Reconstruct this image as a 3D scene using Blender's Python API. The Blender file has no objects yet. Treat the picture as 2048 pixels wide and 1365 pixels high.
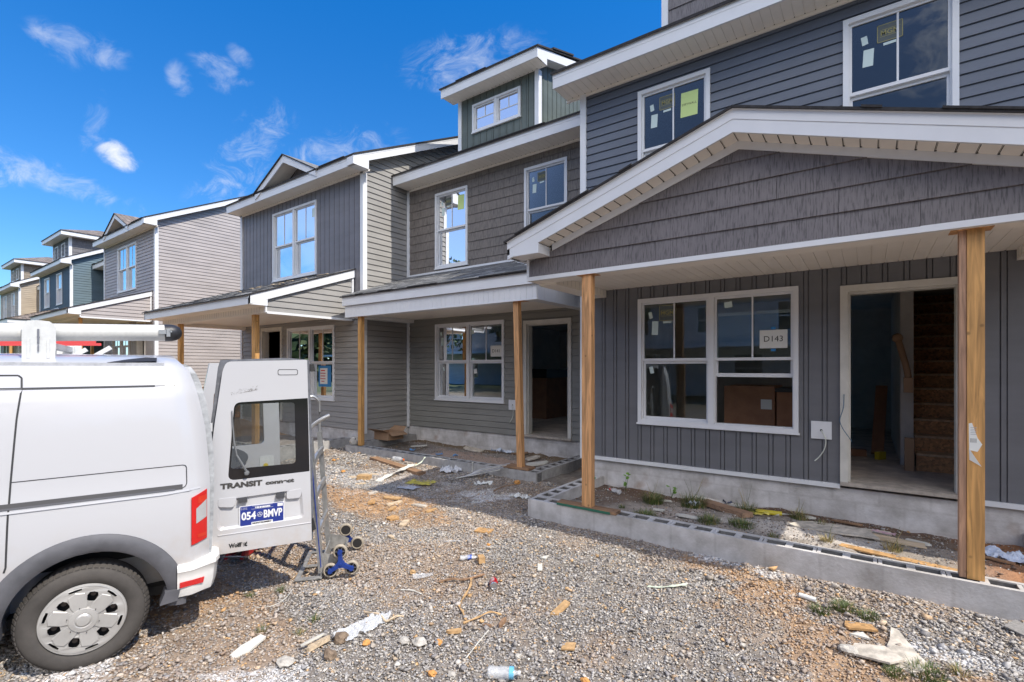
import bpy, bmesh, math, random
import numpy as np
from mathutils import Vector, Matrix
from mathutils.geometry import tessellate_polygon
random.seed(7)
S = bpy.context.scene
C = S.collection
PI = math.pi
H = 1.80            # all heights below are written relative to eye level; H lifts them to world z

# ------------------------------------------------------------------ camera
cd = bpy.data.cameras.new('camera')
cam = bpy.data.objects.new('camera', cd); C.objects.link(cam)
cam.location = (0, 0, H)
cam.rotation_euler = (math.radians(90), 0, math.radians(35.9))
cd.sensor_width = 36.0
cd.lens = 985.0 / 2048.0 * 36.0
cd.shift_y = 53.5 / 2048.0
cd.clip_start = 0.05
cd.clip_end = 3000
S.camera = cam
# ------------------------------------------------------------------ light
SUN_EL = 52.0
SUN_AZ_VEC = Vector((1.0, -0.012, 0)).normalized()     # from the right end of the row
w = bpy.data.worlds.new('World'); S.world = w; w.use_nodes = True
sd = bpy.data.lights.new('sun', 'SUN'); sun = bpy.data.objects.new('sun', sd); C.objects.link(sun)
sdir = Vector((SUN_AZ_VEC.x * math.cos(math.radians(SUN_EL)), SUN_AZ_VEC.y * math.cos(math.radians(SUN_EL)), math.sin(math.radians(SUN_EL))))
sun.rotation_euler = sdir.to_track_quat('Z', 'Y').to_euler()
sun.location = (30, 0, 60)
sd.energy = 3.3; sd.angle = math.radians(0.53); sd.color = (1.0, 0.93, 0.82)
S.view_settings.view_transform = 'Standard'
S.view_settings.look = 'None'
S.view_settings.gamma = 1.0
S.view_settings.exposure = 0.72
S.cycles.use_denoising = True
S.cycles.max_bounces = 10
S.cycles.transparent_max_bounces = 16
S.cycles.caustics_reflective = False
S.cycles.caustics_refractive = False
S.cycles.sample_clamp_indirect = 6.0

def build_world():
    nt = w.node_tree; N = nt.nodes; L = nt.links
    N.clear()
    out = N.new('ShaderNodeOutputWorld'); bg = N.new('ShaderNodeBackground')
    sky = N.new('ShaderNodeTexSky'); sky.sky_type = 'NISHITA'; sky.sun_disc = False
    sky.sun_elevation = math.radians(SUN_EL)
    sky.sun_rotation = math.atan2(SUN_AZ_VEC.x, SUN_AZ_VEC.y)
    sky.air_density = 1.0; sky.dust_density = 0.15; sky.ozone_density = 2.2; sky.altitude = 200
    hs = N.new('ShaderNodeHueSaturation'); hs.inputs['Saturation'].default_value = 1.1
    hs.inputs['Value'].default_value = 1.0
    L.new(sky.outputs[0], hs.inputs['Color'])
    tint = N.new('ShaderNodeMix'); tint.data_type = 'RGBA'; tint.blend_type = 'MULTIPLY'; tint.inputs['Factor'].default_value = 1.0
    L.new(hs.outputs[0], tint.inputs['A']); tcol = N.new('ShaderNodeValToRGB'); tcol.color_ramp.elements[0].position = .02; tcol.color_ramp.elements[0].color = (.42, .54, .64, 1); tcol.color_ramp.elements[1].position = .62; tcol.color_ramp.elements[1].color = (.06, .58, .97, 1)
    e_ = tcol.color_ramp.elements.new(.28); e_.color = (.24, .55, .80, 1)
    TINT = tcol
    tc = N.new('ShaderNodeTexCoord')
    sep = N.new('ShaderNodeSeparateXYZ'); L.new(tc.outputs['Generated'], sep.inputs[0])
    def M(op, a, b=None, c=None):
        n = N.new('ShaderNodeMath'); n.operation = op
        for i, v in enumerate((a, b, c)):
            if v is None: continue
            if isinstance(v, (int, float)): n.inputs[i].default_value = v
            else: L.new(v, n.inputs[i])
        return n.outputs[0]
    L.new(sep.outputs[2], TINT.inputs[0]); L.new(TINT.outputs[0], tint.inputs['B'])
    az = M('ARCTAN2', sep.outputs[1], sep.outputs[0]); el = M('ARCSINE', sep.outputs[2])
    n1 = N.new('ShaderNodeTexNoise'); n1.inputs['Scale'].default_value = 17; n1.inputs['Detail'].default_value = 8; n1.inputs['Roughness'].default_value = .62; n1.inputs['Distortion'].default_value = .5
    mp = N.new('ShaderNodeMapping'); mp.inputs['Scale'].default_value = (1, 1, 1.6); L.new(tc.outputs['Generated'], mp.inputs[0]); L.new(mp.outputs[0], n1.inputs['Vector'])
    n2 = N.new('ShaderNodeTexNoise'); n2.inputs['Scale'].default_value = 5; n2.inputs['Detail'].default_value = 10; n2.inputs['Roughness'].default_value = .68; n2.inputs['Distortion'].default_value = 1.2
    mp2 = N.new('ShaderNodeMapping'); mp2.inputs['Scale'].default_value = (1.0, 4.0, 5.0); mp2.inputs['Rotation'].default_value = (.5, .9, .3)
    L.new(tc.outputs['Generated'], mp2.inputs[0]); L.new(mp2.outputs[0], n2.inputs['Vector'])
    # az, el, half-axis1, half-axis2 (deg), tilt, density, puffy?
    clouds = [(164.3, 18.6, 1.7, 1.0, -15, 1.5, 1), (167.4, 26.0, 2.8, 1.4, 6, .42, 1), (156.4, 27.3, 2.2, 1.3, -12, .42, 1), (159.8, 26.0, 1.0, 1.2, 0, .35, 1), (154.8, 29.0, 1.0, .7, -30, .3, 0),
              (154.6, 20.2, 2.2, 6.0, -35, .62, 0), (145.2, 22.6, 6.0, 1.8, 20, .5, 0), (129.8, 31.5, 7.0, 2.6, 8, .5, 0), (168.8, 15.8, 5.5, 1.1, -14, .55, 0),
              (166.2, 20.6, .7, 2.4, -10, .3, 0), (172.5, 15.6, 1.8, 1.5, 0, .7, 0),
              (-44, 26, 34, 15, 3, .97, 2), (-118, 50, 44, 10, 4, .9, 2), (-118, 22, 46, 14, 0, .11, 2)]  # added banks and veil behind the camera: fill the shade, grey the panes
    tot = None
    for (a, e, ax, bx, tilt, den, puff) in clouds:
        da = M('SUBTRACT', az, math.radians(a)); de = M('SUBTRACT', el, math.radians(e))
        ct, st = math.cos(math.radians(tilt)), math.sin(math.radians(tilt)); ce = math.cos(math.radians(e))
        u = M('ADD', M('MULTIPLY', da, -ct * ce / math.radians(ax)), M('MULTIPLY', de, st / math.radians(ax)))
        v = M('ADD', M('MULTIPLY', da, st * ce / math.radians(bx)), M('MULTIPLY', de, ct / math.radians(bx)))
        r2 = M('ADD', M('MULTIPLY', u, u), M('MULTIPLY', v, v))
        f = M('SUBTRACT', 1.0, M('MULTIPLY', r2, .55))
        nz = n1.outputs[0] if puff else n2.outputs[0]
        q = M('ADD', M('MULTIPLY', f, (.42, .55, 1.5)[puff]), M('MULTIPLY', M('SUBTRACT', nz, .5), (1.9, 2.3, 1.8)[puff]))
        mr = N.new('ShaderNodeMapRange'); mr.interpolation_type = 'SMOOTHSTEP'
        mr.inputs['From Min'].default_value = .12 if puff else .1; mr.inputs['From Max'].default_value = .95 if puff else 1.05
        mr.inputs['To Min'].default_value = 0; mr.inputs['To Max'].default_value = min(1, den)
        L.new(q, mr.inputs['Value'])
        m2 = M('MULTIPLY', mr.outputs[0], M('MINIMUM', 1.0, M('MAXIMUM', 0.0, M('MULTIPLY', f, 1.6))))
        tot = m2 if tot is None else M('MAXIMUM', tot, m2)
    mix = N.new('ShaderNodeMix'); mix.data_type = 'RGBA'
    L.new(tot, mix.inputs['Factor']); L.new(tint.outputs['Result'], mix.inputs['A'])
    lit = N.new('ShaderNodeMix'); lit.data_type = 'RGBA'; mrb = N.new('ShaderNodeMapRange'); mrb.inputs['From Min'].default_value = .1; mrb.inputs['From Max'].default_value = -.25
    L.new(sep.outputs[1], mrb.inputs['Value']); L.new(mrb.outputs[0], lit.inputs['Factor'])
    lit.inputs['A'].default_value = (3.9, 4.05, 4.3, 1); lit.inputs['B'].default_value = (11.6, 11.2, 10.9, 1); L.new(lit.outputs['Result'], mix.inputs['B'])  # clouds behind the camera get extra brightness as added fill
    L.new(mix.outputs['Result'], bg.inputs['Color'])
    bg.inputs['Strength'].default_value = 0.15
    L.new(bg.outputs[0], out.inputs[0])
build_world()

# ------------------------------------------------------------------ materials
MATS = {}
def mat(name, col, rough=.6, metal=0, spec=.5, noise=None, bump=None, coat=0, build=None, scale=(1, 1, 1)):
    """noise=(scale, amount, detail), bump=(scale, strength, distance, stretch)"""
    if name in MATS: return MATS[name]
    m = bpy.data.materials.new(name); m.use_nodes = True; nt = m.node_tree; N = nt.nodes; L = nt.links
    b = N['Principled BSDF']
    b.inputs['Base Color'].default_value = (*col, 1); b.inputs['Roughness'].default_value = rough
    b.inputs['Metallic'].default_value = metal; b.inputs['Specular IOR Level'].default_value = spec
    if coat: b.inputs['Coat Weight'].default_value = coat; b.inputs['Coat Roughness'].default_value = .05
    tc = N.new('ShaderNodeTexCoord')
    mp = N.new('ShaderNodeMapping'); mp.inputs['Scale'].default_value = scale; L.new(tc.outputs['Object'], mp.inputs[0])
    if noise:
        n = N.new('ShaderNodeTexNoise'); n.inputs['Scale'].default_value = noise[0]; n.inputs['Detail'].default_value = noise[2] if len(noise) > 2 else 6
        n.inputs['Roughness'].default_value = .62
        L.new(mp.outputs[0], n.inputs['Vector'])
        r = N.new('ShaderNodeValToRGB'); a = noise[1]
        r.color_ramp.elements[0].position = .3; r.color_ramp.elements[1].position = .7
        r.color_ramp.elements[0].color = (*[c * (1 - a) for c in col], 1); r.color_ramp.elements[1].color = (*[min(1, c * (1 + a)) for c in col], 1)
        L.new(n.outputs[0], r.inputs[0]); L.new(r.outputs[0], b.inputs['Base Color'])
        rr = N.new('ShaderNodeMapRange'); rr.inputs['To Min'].default_value = max(0, rough - .1); rr.inputs['To Max'].default_value = min(1, rough + .1)
        L.new(n.outputs[0], rr.inputs['Value']); L.new(rr.outputs[0], b.inputs['Roughness'])
    if bump:
        n = N.new('ShaderNodeTexNoise'); n.inputs['Scale'].default_value = bump[0]; n.inputs['Detail'].default_value = 6
        mp2 = N.new('ShaderNodeMapping'); mp2.inputs['Scale'].default_value = bump[3] if len(bump) > 3 else (1, 1, 1)
        L.new(tc.outputs['Object'], mp2.inputs[0]); L.new(mp2.outputs[0], n.inputs['Vector'])
        bp = N.new('ShaderNodeBump'); bp.inputs['Strength'].default_value = bump[1]; bp.inputs['Distance'].default_value = bump[2]
        L.new(n.outputs[0], bp.inputs['Height']); L.new(bp.outputs[0], b.inputs['Normal'])
    if build: build(nt, b, tc)
    MATS[name] = m
    return m

def shake_build(dark):
    def f(nt, b, tc):
        N, L = nt.nodes, nt.links
        mp = N.new('ShaderNodeMapping'); mp.inputs['Scale'].default_value = (1, 1, .03); L.new(tc.outputs['Object'], mp.inputs[0])
        n = N.new('ShaderNodeTexNoise'); n.inputs['Scale'].default_value = 95; n.inputs['Detail'].default_value = 4; n.inputs['Roughness'].default_value = .6; n.inputs['Distortion'].default_value = .15
        L.new(mp.outputs[0], n.inputs['Vector'])
        big = N.new('ShaderNodeTexNoise'); big.inputs['Scale'].default_value = 2.3; big.inputs['Detail'].default_value = 3; L.new(tc.outputs['Object'], big.inputs['Vector'])
        r = N.new('ShaderNodeValToRGB')
        c = b.inputs['Base Color'].default_value[:3]
        e = r.color_ramp.elements
        e[0].position = .37; e[0].color = (*[x * dark for x in c], 1)
        e[1].position = .50; e[1].color = (*c, 1)
        e2 = r.color_ramp.elements.new(.75); e2.color = (*[x * 1.18 for x in c], 1)
        L.new(n.outputs[0], r.inputs[0])
        mx = N.new('ShaderNodeMix'); mx.data_type = 'RGBA'; mx.blend_type = 'MULTIPLY'; mx.inputs['Factor'].default_value = .35
        L.new(r.outputs[0], mx.inputs['A']); L.new(big.outputs[0], mx.inputs['B']); L.new(mx.outputs['Result'], b.inputs['Base Color'])
        bp = N.new('ShaderNodeBump'); bp.inputs['Strength'].default_value = .5; bp.inputs['Distance'].default_value = .002
        L.new(n.outputs[0], bp.inputs['Height']); L.new(bp.outputs[0], b.inputs['Normal'])
    return f
def wood_build(light, axis=2, sc=28):
    def f(nt, b, tc):
        N, L = nt.nodes, nt.links
        mp = N.new('ShaderNodeMapping'); s = [1, 1, 1]; s[axis] = .07; mp.inputs['Scale'].default_value = s; L.new(tc.outputs['Object'], mp.inputs[0])
        n = N.new('ShaderNodeTexNoise'); n.inputs['Scale'].default_value = sc; n.inputs['Detail'].default_value = 7; n.inputs['Distortion'].default_value = 1.2
        L.new(mp.outputs[0], n.inputs['Vector'])
        kn = N.new('ShaderNodeTexVoronoi'); kn.inputs['Scale'].default_value = 8; L.new(tc.outputs['Object'], kn.inputs['Vector'])
        k = N.new('ShaderNodeMapRange'); k.inputs['From Min'].default_value = .05; k.inputs['From Max'].default_value = .13; k.inputs['To Min'].default_value = .3; L.new(kn.outputs['Distance'], k.inputs['Value'])
        c = b.inputs['Base Color'].default_value[:3]
        r = N.new('ShaderNodeValToRGB'); r.color_ramp.elements[0].position = .3; r.color_ramp.elements[1].position = .65
        r.color_ramp.elements[0].color = (*[x * .58 for x in c], 1); r.color_ramp.elements[1].color = (*[min(1, x * light) for x in c], 1)
        L.new(n.outputs[0], r.inputs[0])
        mx = N.new('ShaderNodeMix'); mx.data_type = 'RGBA'; L.new(k.outputs[0], mx.inputs['Factor'])
        mx.inputs['A'].default_value = (*[x * .3 for x in c], 1); L.new(r.outputs[0], mx.inputs['B']); L.new(mx.outputs['Result'], b.inputs['Base Color'])
        bp = N.new('ShaderNodeBump'); bp.inputs['Strength'].default_value = .3; bp.inputs['Distance'].default_value = .002
        L.new(n.outputs[0], bp.inputs['Height']); L.new(bp.outputs[0], b.inputs['Normal'])
    return f
def osb_build(nt, b, tc):
    N, L = nt.nodes, nt.links
    v = N.new('ShaderNodeTexVoronoi'); v.inputs['Scale'].default_value = 42; L.new(tc.outputs['Object'], v.inputs['Vector'])
    c = b.inputs['Base Color'].default_value[:3]
    r = N.new('ShaderNodeValToRGB'); r.color_ramp.elements[0].color = (*[x * .55 for x in c], 1); r.color_ramp.elements[1].color = (*[x * 1.25 for x in c], 1)
    L.new(v.outputs['Color'], r.inputs[0]); L.new(r.outputs[0], b.inputs['Base Color'])
def shingle_build(nt, b, tc):
    N, L = nt.nodes, nt.links
    br = N.new('ShaderNodeTexBrick'); br.inputs['Scale'].default_value = 1; br.inputs['Brick Width'].default_value = .22; br.inputs['Row Height'].default_value = .13
    br.inputs['Mortar Size'].default_value = .006; br.offset = .37; br.inputs['Bias'].default_value = 0
    c = b.inputs['Base Color'].default_value[:3]
    br.inputs['Color1'].default_value = (*[x * .68 for x in c], 1); br.inputs['Color2'].default_value = (*[x * 1.3 for x in c], 1); br.inputs['Mortar'].default_value = (*[x * .35 for x in c], 1)
    L.new(tc.outputs['Object'], br.inputs['Vector'])
    n = N.new('ShaderNodeTexNoise'); n.inputs['Scale'].default_value = 300; L.new(tc.outputs['Object'], n.inputs['Vector'])
    mx = N.new('ShaderNodeMix'); mx.data_type = 'RGBA'; mx.blend_type = 'OVERLAY'; mx.inputs['Factor'].default_value = .7
    L.new(br.outputs[0], mx.inputs['A']); L.new(n.outputs[0], mx.inputs['B']); L.new(mx.outputs['Result'], b.inputs['Base Color'])
    bp = N.new('ShaderNodeBump'); bp.inputs['Strength'].default_value = .8; bp.inputs['Distance'].default_value = .006
    L.new(br.outputs['Fac'], bp.inputs['Height']); bp.invert = True; L.new(bp.outputs[0], b.inputs['Normal'])
def blockwall_build(nt, b, tc): concrete_build(nt, b, tc, 3.0)
def concrete_build(nt, b, tc, rowh=.203):
    N, L = nt.nodes, nt.links
    c = b.inputs['Base Color'].default_value[:3]
    n = N.new('ShaderNodeTexNoise'); n.inputs['Scale'].default_value = 3.5; n.inputs['Detail'].default_value = 9; n.inputs['Roughness'].default_value = .65; L.new(tc.outputs['Object'], n.inputs['Vector'])
    r = N.new('ShaderNodeValToRGB'); e = r.color_ramp.elements
    e[0].position = .3; e[0].color = (c[0] * .62, c[1] * .6, c[2] * .57, 1); e[1].position = .66; e[1].color = (*[min(1, x * 1.12) for x in c], 1)
    L.new(n.outputs[0], r.inputs[0])
    # block courses ghosting through the parging
    br = N.new('ShaderNodeTexBrick'); br.inputs['Scale'].default_value = 1; br.inputs['Brick Width'].default_value = .406; br.inputs['Row Height'].default_value = rowh
    br.inputs['Mortar Size'].default_value = .02; br.inputs['Mortar Smooth'].default_value = 1.0
    br.inputs['Color1'].default_value = (1, 1, 1, 1); br.inputs['Color2'].default_value = (.93, .93, .93, 1); br.inputs['Mortar'].default_value = (.84, .83, .82, 1)
    sp = N.new('ShaderNodeSeparateXYZ'); L.new(tc.outputs['Object'], sp.inputs[0])
    cb = N.new('ShaderNodeCombineXYZ')
    ad = N.new('ShaderNodeMath'); ad.operation = 'ADD'; L.new(sp.outputs[0], ad.inputs[0]); L.new(sp.outputs[1], ad.inputs[1]); L.new(ad.outputs[0], cb.inputs[0])
    az = N.new('ShaderNodeMath'); az.operation = 'ADD'; az.inputs[1].default_value = .11; L.new(sp.outputs[2], az.inputs[0]); L.new(az.outputs[0], cb.inputs[1])
    L.new(cb.outputs[0], br.inputs['Vector'])
    mx = N.new('ShaderNodeMix'); mx.data_type = 'RGBA'; mx.blend_type = 'MULTIPLY'; mx.inputs['Factor'].default_value = .75
    L.new(r.outputs[0], mx.inputs['A']); L.new(br.outputs[0], mx.inputs['B'])
    # rusty mud stains in spots
    n3 = N.new('ShaderNodeTexNoise'); n3.inputs['Scale'].default_value = 1.9; n3.inputs['Detail'].default_value = 6; L.new(tc.outputs['Object'], n3.inputs['Vector'])
    m3 = N.new('ShaderNodeMapRange'); m3.inputs['From Min'].default_value = .66; m3.inputs['From Max'].default_value = .76; m3.inputs['To Max'].default_value = .6; L.new(n3.outputs[0], m3.inputs['Value'])
    mx2 = N.new('ShaderNodeMix'); mx2.data_type = 'RGBA'; L.new(m3.outputs[0], mx2.inputs['Factor']); L.new(mx.outputs['Result'], mx2.inputs['A']); mx2.inputs['B'].default_value = (.30, .17, .09, 1)
    L.new(mx2.outputs['Result'], b.inputs['Base Color'])
    n2 = N.new('ShaderNodeTexNoise'); n2.inputs['Scale'].default_value = 45; n2.inputs['Detail'].default_value = 8; L.new(tc.outputs['Object'], n2.inputs['Vector'])
    bp = N.new('ShaderNodeBump'); bp.inputs['Strength'].default_value = .7; bp.inputs['Distance'].default_value = .006
    L.new(n2.outputs[0], bp.inputs['Height']); L.new(bp.outputs[0], b.inputs['Normal'])
def vinyl(nt, b, tc):
    N, L = nt.nodes, nt.links
    c = b.inputs['Base Color'].default_value[:3]
    mp = N.new('ShaderNodeMapping'); mp.inputs['Scale'].default_value = (.25, .25, 1); L.new(tc.outputs['Object'], mp.inputs[0])
    n = N.new('ShaderNodeTexNoise'); n.inputs['Scale'].default_value = 4; n.inputs['Detail'].default_value = 8; n.inputs['Roughness'].default_value = .6; L.new(mp.outputs[0], n.inputs['Vector'])
    r = N.new('ShaderNodeValToRGB'); r.color_ramp.elements[0].position = .3; r.color_ramp.elements[1].position = .72
    r.color_ramp.elements[0].color = (*[x * .86 for x in c], 1); r.color_ramp.elements[1].color = (*[x * 1.14 for x in c], 1)
    L.new(n.outputs[0], r.inputs[0]); L.new(r.outputs[0], b.inputs['Base Color'])
    mp2 = N.new('ShaderNodeMapping'); mp2.inputs['Scale'].default_value = (.15, .15, 1); L.new(tc.outputs['Object'], mp2.inputs[0])
    n2 = N.new('ShaderNodeTexNoise'); n2.inputs['Scale'].default_value = 190; n2.inputs['Detail'].default_value = 3; L.new(mp2.outputs[0], n2.inputs['Vector'])
    n3 = N.new('ShaderNodeTexNoise'); n3.inputs['Scale'].default_value = 1.6; n3.inputs['Detail'].default_value = 2; L.new(tc.outputs['Object'], n3.inputs['Vector'])
    b1 = N.new('ShaderNodeBump'); b1.inputs['Strength'].default_value = .25; b1.inputs['Distance'].default_value = .001; L.new(n2.outputs[0], b1.inputs['Height'])
    b2 = N.new('ShaderNodeBump'); b2.inputs['Strength'].default_value = .35; b2.inputs['Distance'].default_value = .03; L.new(n3.outputs[0], b2.inputs['Height']); L.new(b1.outputs[0], b2.inputs['Normal'])
    L.new(b2.outputs[0], b.inputs['Normal'])
def glass_build(tint, refl, rough=.0):
    def f(nt, b, tc):
        N, L = nt.nodes, nt.links
        out = N['Material Output']; N.remove(b)
        tr = N.new('ShaderNodeBsdfTransparent'); tr.inputs[0].default_value = (*tint, 1)
        gl = N.new('ShaderNodeBsdfGlossy'); gl.inputs['Roughness'].default_value = rough; gl.inputs['Color'].default_value = (.92, .95, 1, 1)
        fr = N.new('ShaderNodeFresnel'); fr.inputs['IOR'].default_value = 1.52
        n = N.new('ShaderNodeTexNoise'); n.inputs['Scale'].default_value = 1.3; L.new(tc.outputs['Object'], n.inputs['Vector'])
        bp = N.new('ShaderNodeBump'); bp.inputs['Strength'].default_value = .06; bp.inputs['Distance'].default_value = .02; L.new(n.outputs[0], bp.inputs['Height'])
        L.new(bp.outputs[0], gl.inputs['Normal'])
        mr = N.new('ShaderNodeMath'); mr.operation = 'MULTIPLY_ADD'; mr.inputs[1].default_value = 1.0; mr.inputs[2].default_value = refl; L.new(fr.outputs[0], mr.inputs[0])
        mc = N.new('ShaderNodeMath'); mc.operation = 'MINIMUM'; mc.inputs[1].default_value = .95; L.new(mr.outputs[0], mc.inputs[0])
        mx = N.new('ShaderNodeMixShader'); L.new(mc.outputs[0], mx.inputs[0]); L.new(tr.outputs[0], mx.inputs[1]); L.new(gl.outputs[0], mx.inputs[2])
        L.new(mx.outputs[0], out.inputs[0])
    return f
def attr_build(name, bump_scale=60, dist=.004):
    def f(nt, b, tc):
        N, L = nt.nodes, nt.links
        a = N.new('ShaderNodeAttribute'); a.attribute_name = name
        n = N.new('ShaderNodeTexNoise'); n.inputs['Scale'].default_value = bump_scale; n.inputs['Detail'].default_value = 8; L.new(tc.outputs['Object'], n.inputs['Vector'])
        mx = N.new('ShaderNodeMix'); mx.data_type = 'RGBA'; mx.blend_type = 'OVERLAY'; mx.inputs['Factor'].default_value = .55
        L.new(a.outputs['Color'], mx.inputs['A']); L.new(n.outputs[0], mx.inputs['B']); L.new(mx.outputs['Result'], b.inputs['Base Color'])
        bp = N.new('ShaderNodeBump'); bp.inputs['Strength'].default_value = .8; bp.inputs['Distance'].default_value = dist; L.new(n.outputs[0], bp.inputs['Height']); L.new(bp.outputs[0], b.inputs['Normal'])
    return f
def van_build(nt, b, tc):
    N, L = nt.nodes, nt.links
    n = N.new('ShaderNodeTexNoise'); n.inputs['Scale'].default_value = 3; n.inputs['Detail'].default_value = 10; n.inputs['Roughness'].default_value = .7; L.new(tc.outputs['Object'], n.inputs['Vector'])
    sp = N.new('ShaderNodeSeparateXYZ'); L.new(tc.outputs['Object'], sp.inputs[0])
    lo = N.new('ShaderNodeMapRange'); lo.inputs['From Min'].default_value = .95; lo.inputs['From Max'].default_value = .25; lo.inputs['To Min'].default_value = 0; lo.inputs['To Max'].default_value = .85
    L.new(sp.outputs[2], lo.inputs['Value'])
    nr = N.new('ShaderNodeMapRange'); nr.inputs['From Min'].default_value = .42; nr.inputs['From Max'].default_value = .72; L.new(n.outputs[0], nr.inputs['Value'])
    mu = N.new('ShaderNodeMath'); mu.operation = 'MULTIPLY'; L.new(lo.outputs[0], mu.inputs[0]); L.new(nr.outputs[0], mu.inputs[1])
    mx = N.new('ShaderNodeMix'); mx.data_type = 'RGBA'; L.new(mu.outputs[0], mx.inputs['Factor'])
    mx.inputs['A'].default_value = b.inputs['Base Color'].default_value; mx.inputs['B'].default_value = (.42, .31, .2, 1)
    L.new(mx.outputs['Result'], b.inputs['Base Color'])

white = mat('white_vinyl_trim', (.74, .75, .77), .42, noise=(2.2, .05), bump=(3, .1, .01))
soff = mat('white_soffit', (.88, .83, .76), .5, noise=(2, .05))
hole = mat('dark_gap', (.015, .015, .015), .9)
drywall = mat('drywall', (.66, .63, .59), .9, noise=(3, .12))
subfloor = mat('dusty_subfloor', (.52, .45, .39), .85, noise=(4, .35, 8))
glass = mat('window_glass', (.5, .5, .5), build=glass_build((.86, .90, .88), .02))
glass_up = mat('upper_window_glass', (.5, .5, .5), build=glass_build((.42, .52, .55), .02))
vanglass = mat('van_glass', (.5, .5, .5), build=glass_build((.74, .76, .76), .01))
concrete = mat('parged_block', (.64, .62, .61), .85, build=concrete_build)
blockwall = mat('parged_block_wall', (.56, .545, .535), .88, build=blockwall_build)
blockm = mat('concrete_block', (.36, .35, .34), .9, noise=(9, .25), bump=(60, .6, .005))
pine = mat('pine_post', (.60, .32, .14), .6, build=wood_build(1.25))
treated = mat('treated_post', (.56, .30, .10), .6, build=wood_build(1.25))
oldwood = mat('weathered_wood', (.27, .16, .09), .75, build=wood_build(1.3, 0))
paleply = mat('pale_wood', (.60, .47, .32), .7, build=wood_build(1.2, 0))
osb = mat('osb_board', (.40, .24, .10), .8, build=osb_build)
osbd = mat('stair_osb', (.62, .32, .15), .8, build=osb_build)
cardboard = mat('cardboard', (.32, .20, .12), .85, noise=(6, .15))
cardin = mat('cardboard_carton', (.30, .15, .085), .85, noise=(6, .2))
paper = mat('white_paper', (.72, .72, .68), .7)
green_paper = mat('lime_paper', (.60, .75, .30), .7)
pale_sticker = mat('pale_sticker', (.60, .72, .70), .7)
yellow_line = mat('yellow_sticker', (.34, .31, .12), .6)
ink = mat('black_ink', (.02, .02, .02), .7)
redink = mat('red_ink', (.6, .04, .03), .7)
bluepaper = mat('blue_poster', (.03, .20, .45), .6)
shingle_grey = mat('grey_shingles', (.19, .19, .19), .95, build=shingle_build)
shingle_brown = mat('brown_shingles', (.20, .165, .145), .95, build=shingle_build)
shingle_edge = mat('shingle_edge', (.035, .033, .034), .95, noise=(30, .5))
def siding(name, c, r=.5): return mat(name, c, r, build=vinyl)
sd_blue = siding('slate_blue_lap', (.115, .135, .175))
sd_char = siding('charcoal_board_and_batten', (.15, .152, .165))
sd_olive = siding('olive_grey_lap', (.235, .23, .21))
sd_grey = siding('mid_grey_lap', (.30, .29, .278))
sd_plum = siding('plum_grey_board_and_batten', (.19, .182, .195))
sd_green = siding('green_board_and_batten', (.115, .135, .118))
sd_taupe = siding('taupe_lap', (.38, .345, .335))
sd_navy = siding('navy_board_and_batten', (.045, .062, .092))
sd_teal = siding('teal_blue_lap', (.105, .16, .195))
sd_tan = siding('tan_lap', (.40, .33, .25))
sd_white = siding('pale_lap', (.55, .55, .56))
sh_plum = mat('plum_shake', (.205, .185, .190), .6, build=shake_build(.55))
sh_brown = mat('brown_shake', (.235, .205, .182), .6, build=shake_build(.5))
sh_grey = mat('grey_shake', (.20, .195, .205), .6, build=shake_build(.5))
sh_tan = mat('tan_shake', (.32, .27, .21), .6, build=shake_build(.5))

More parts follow.
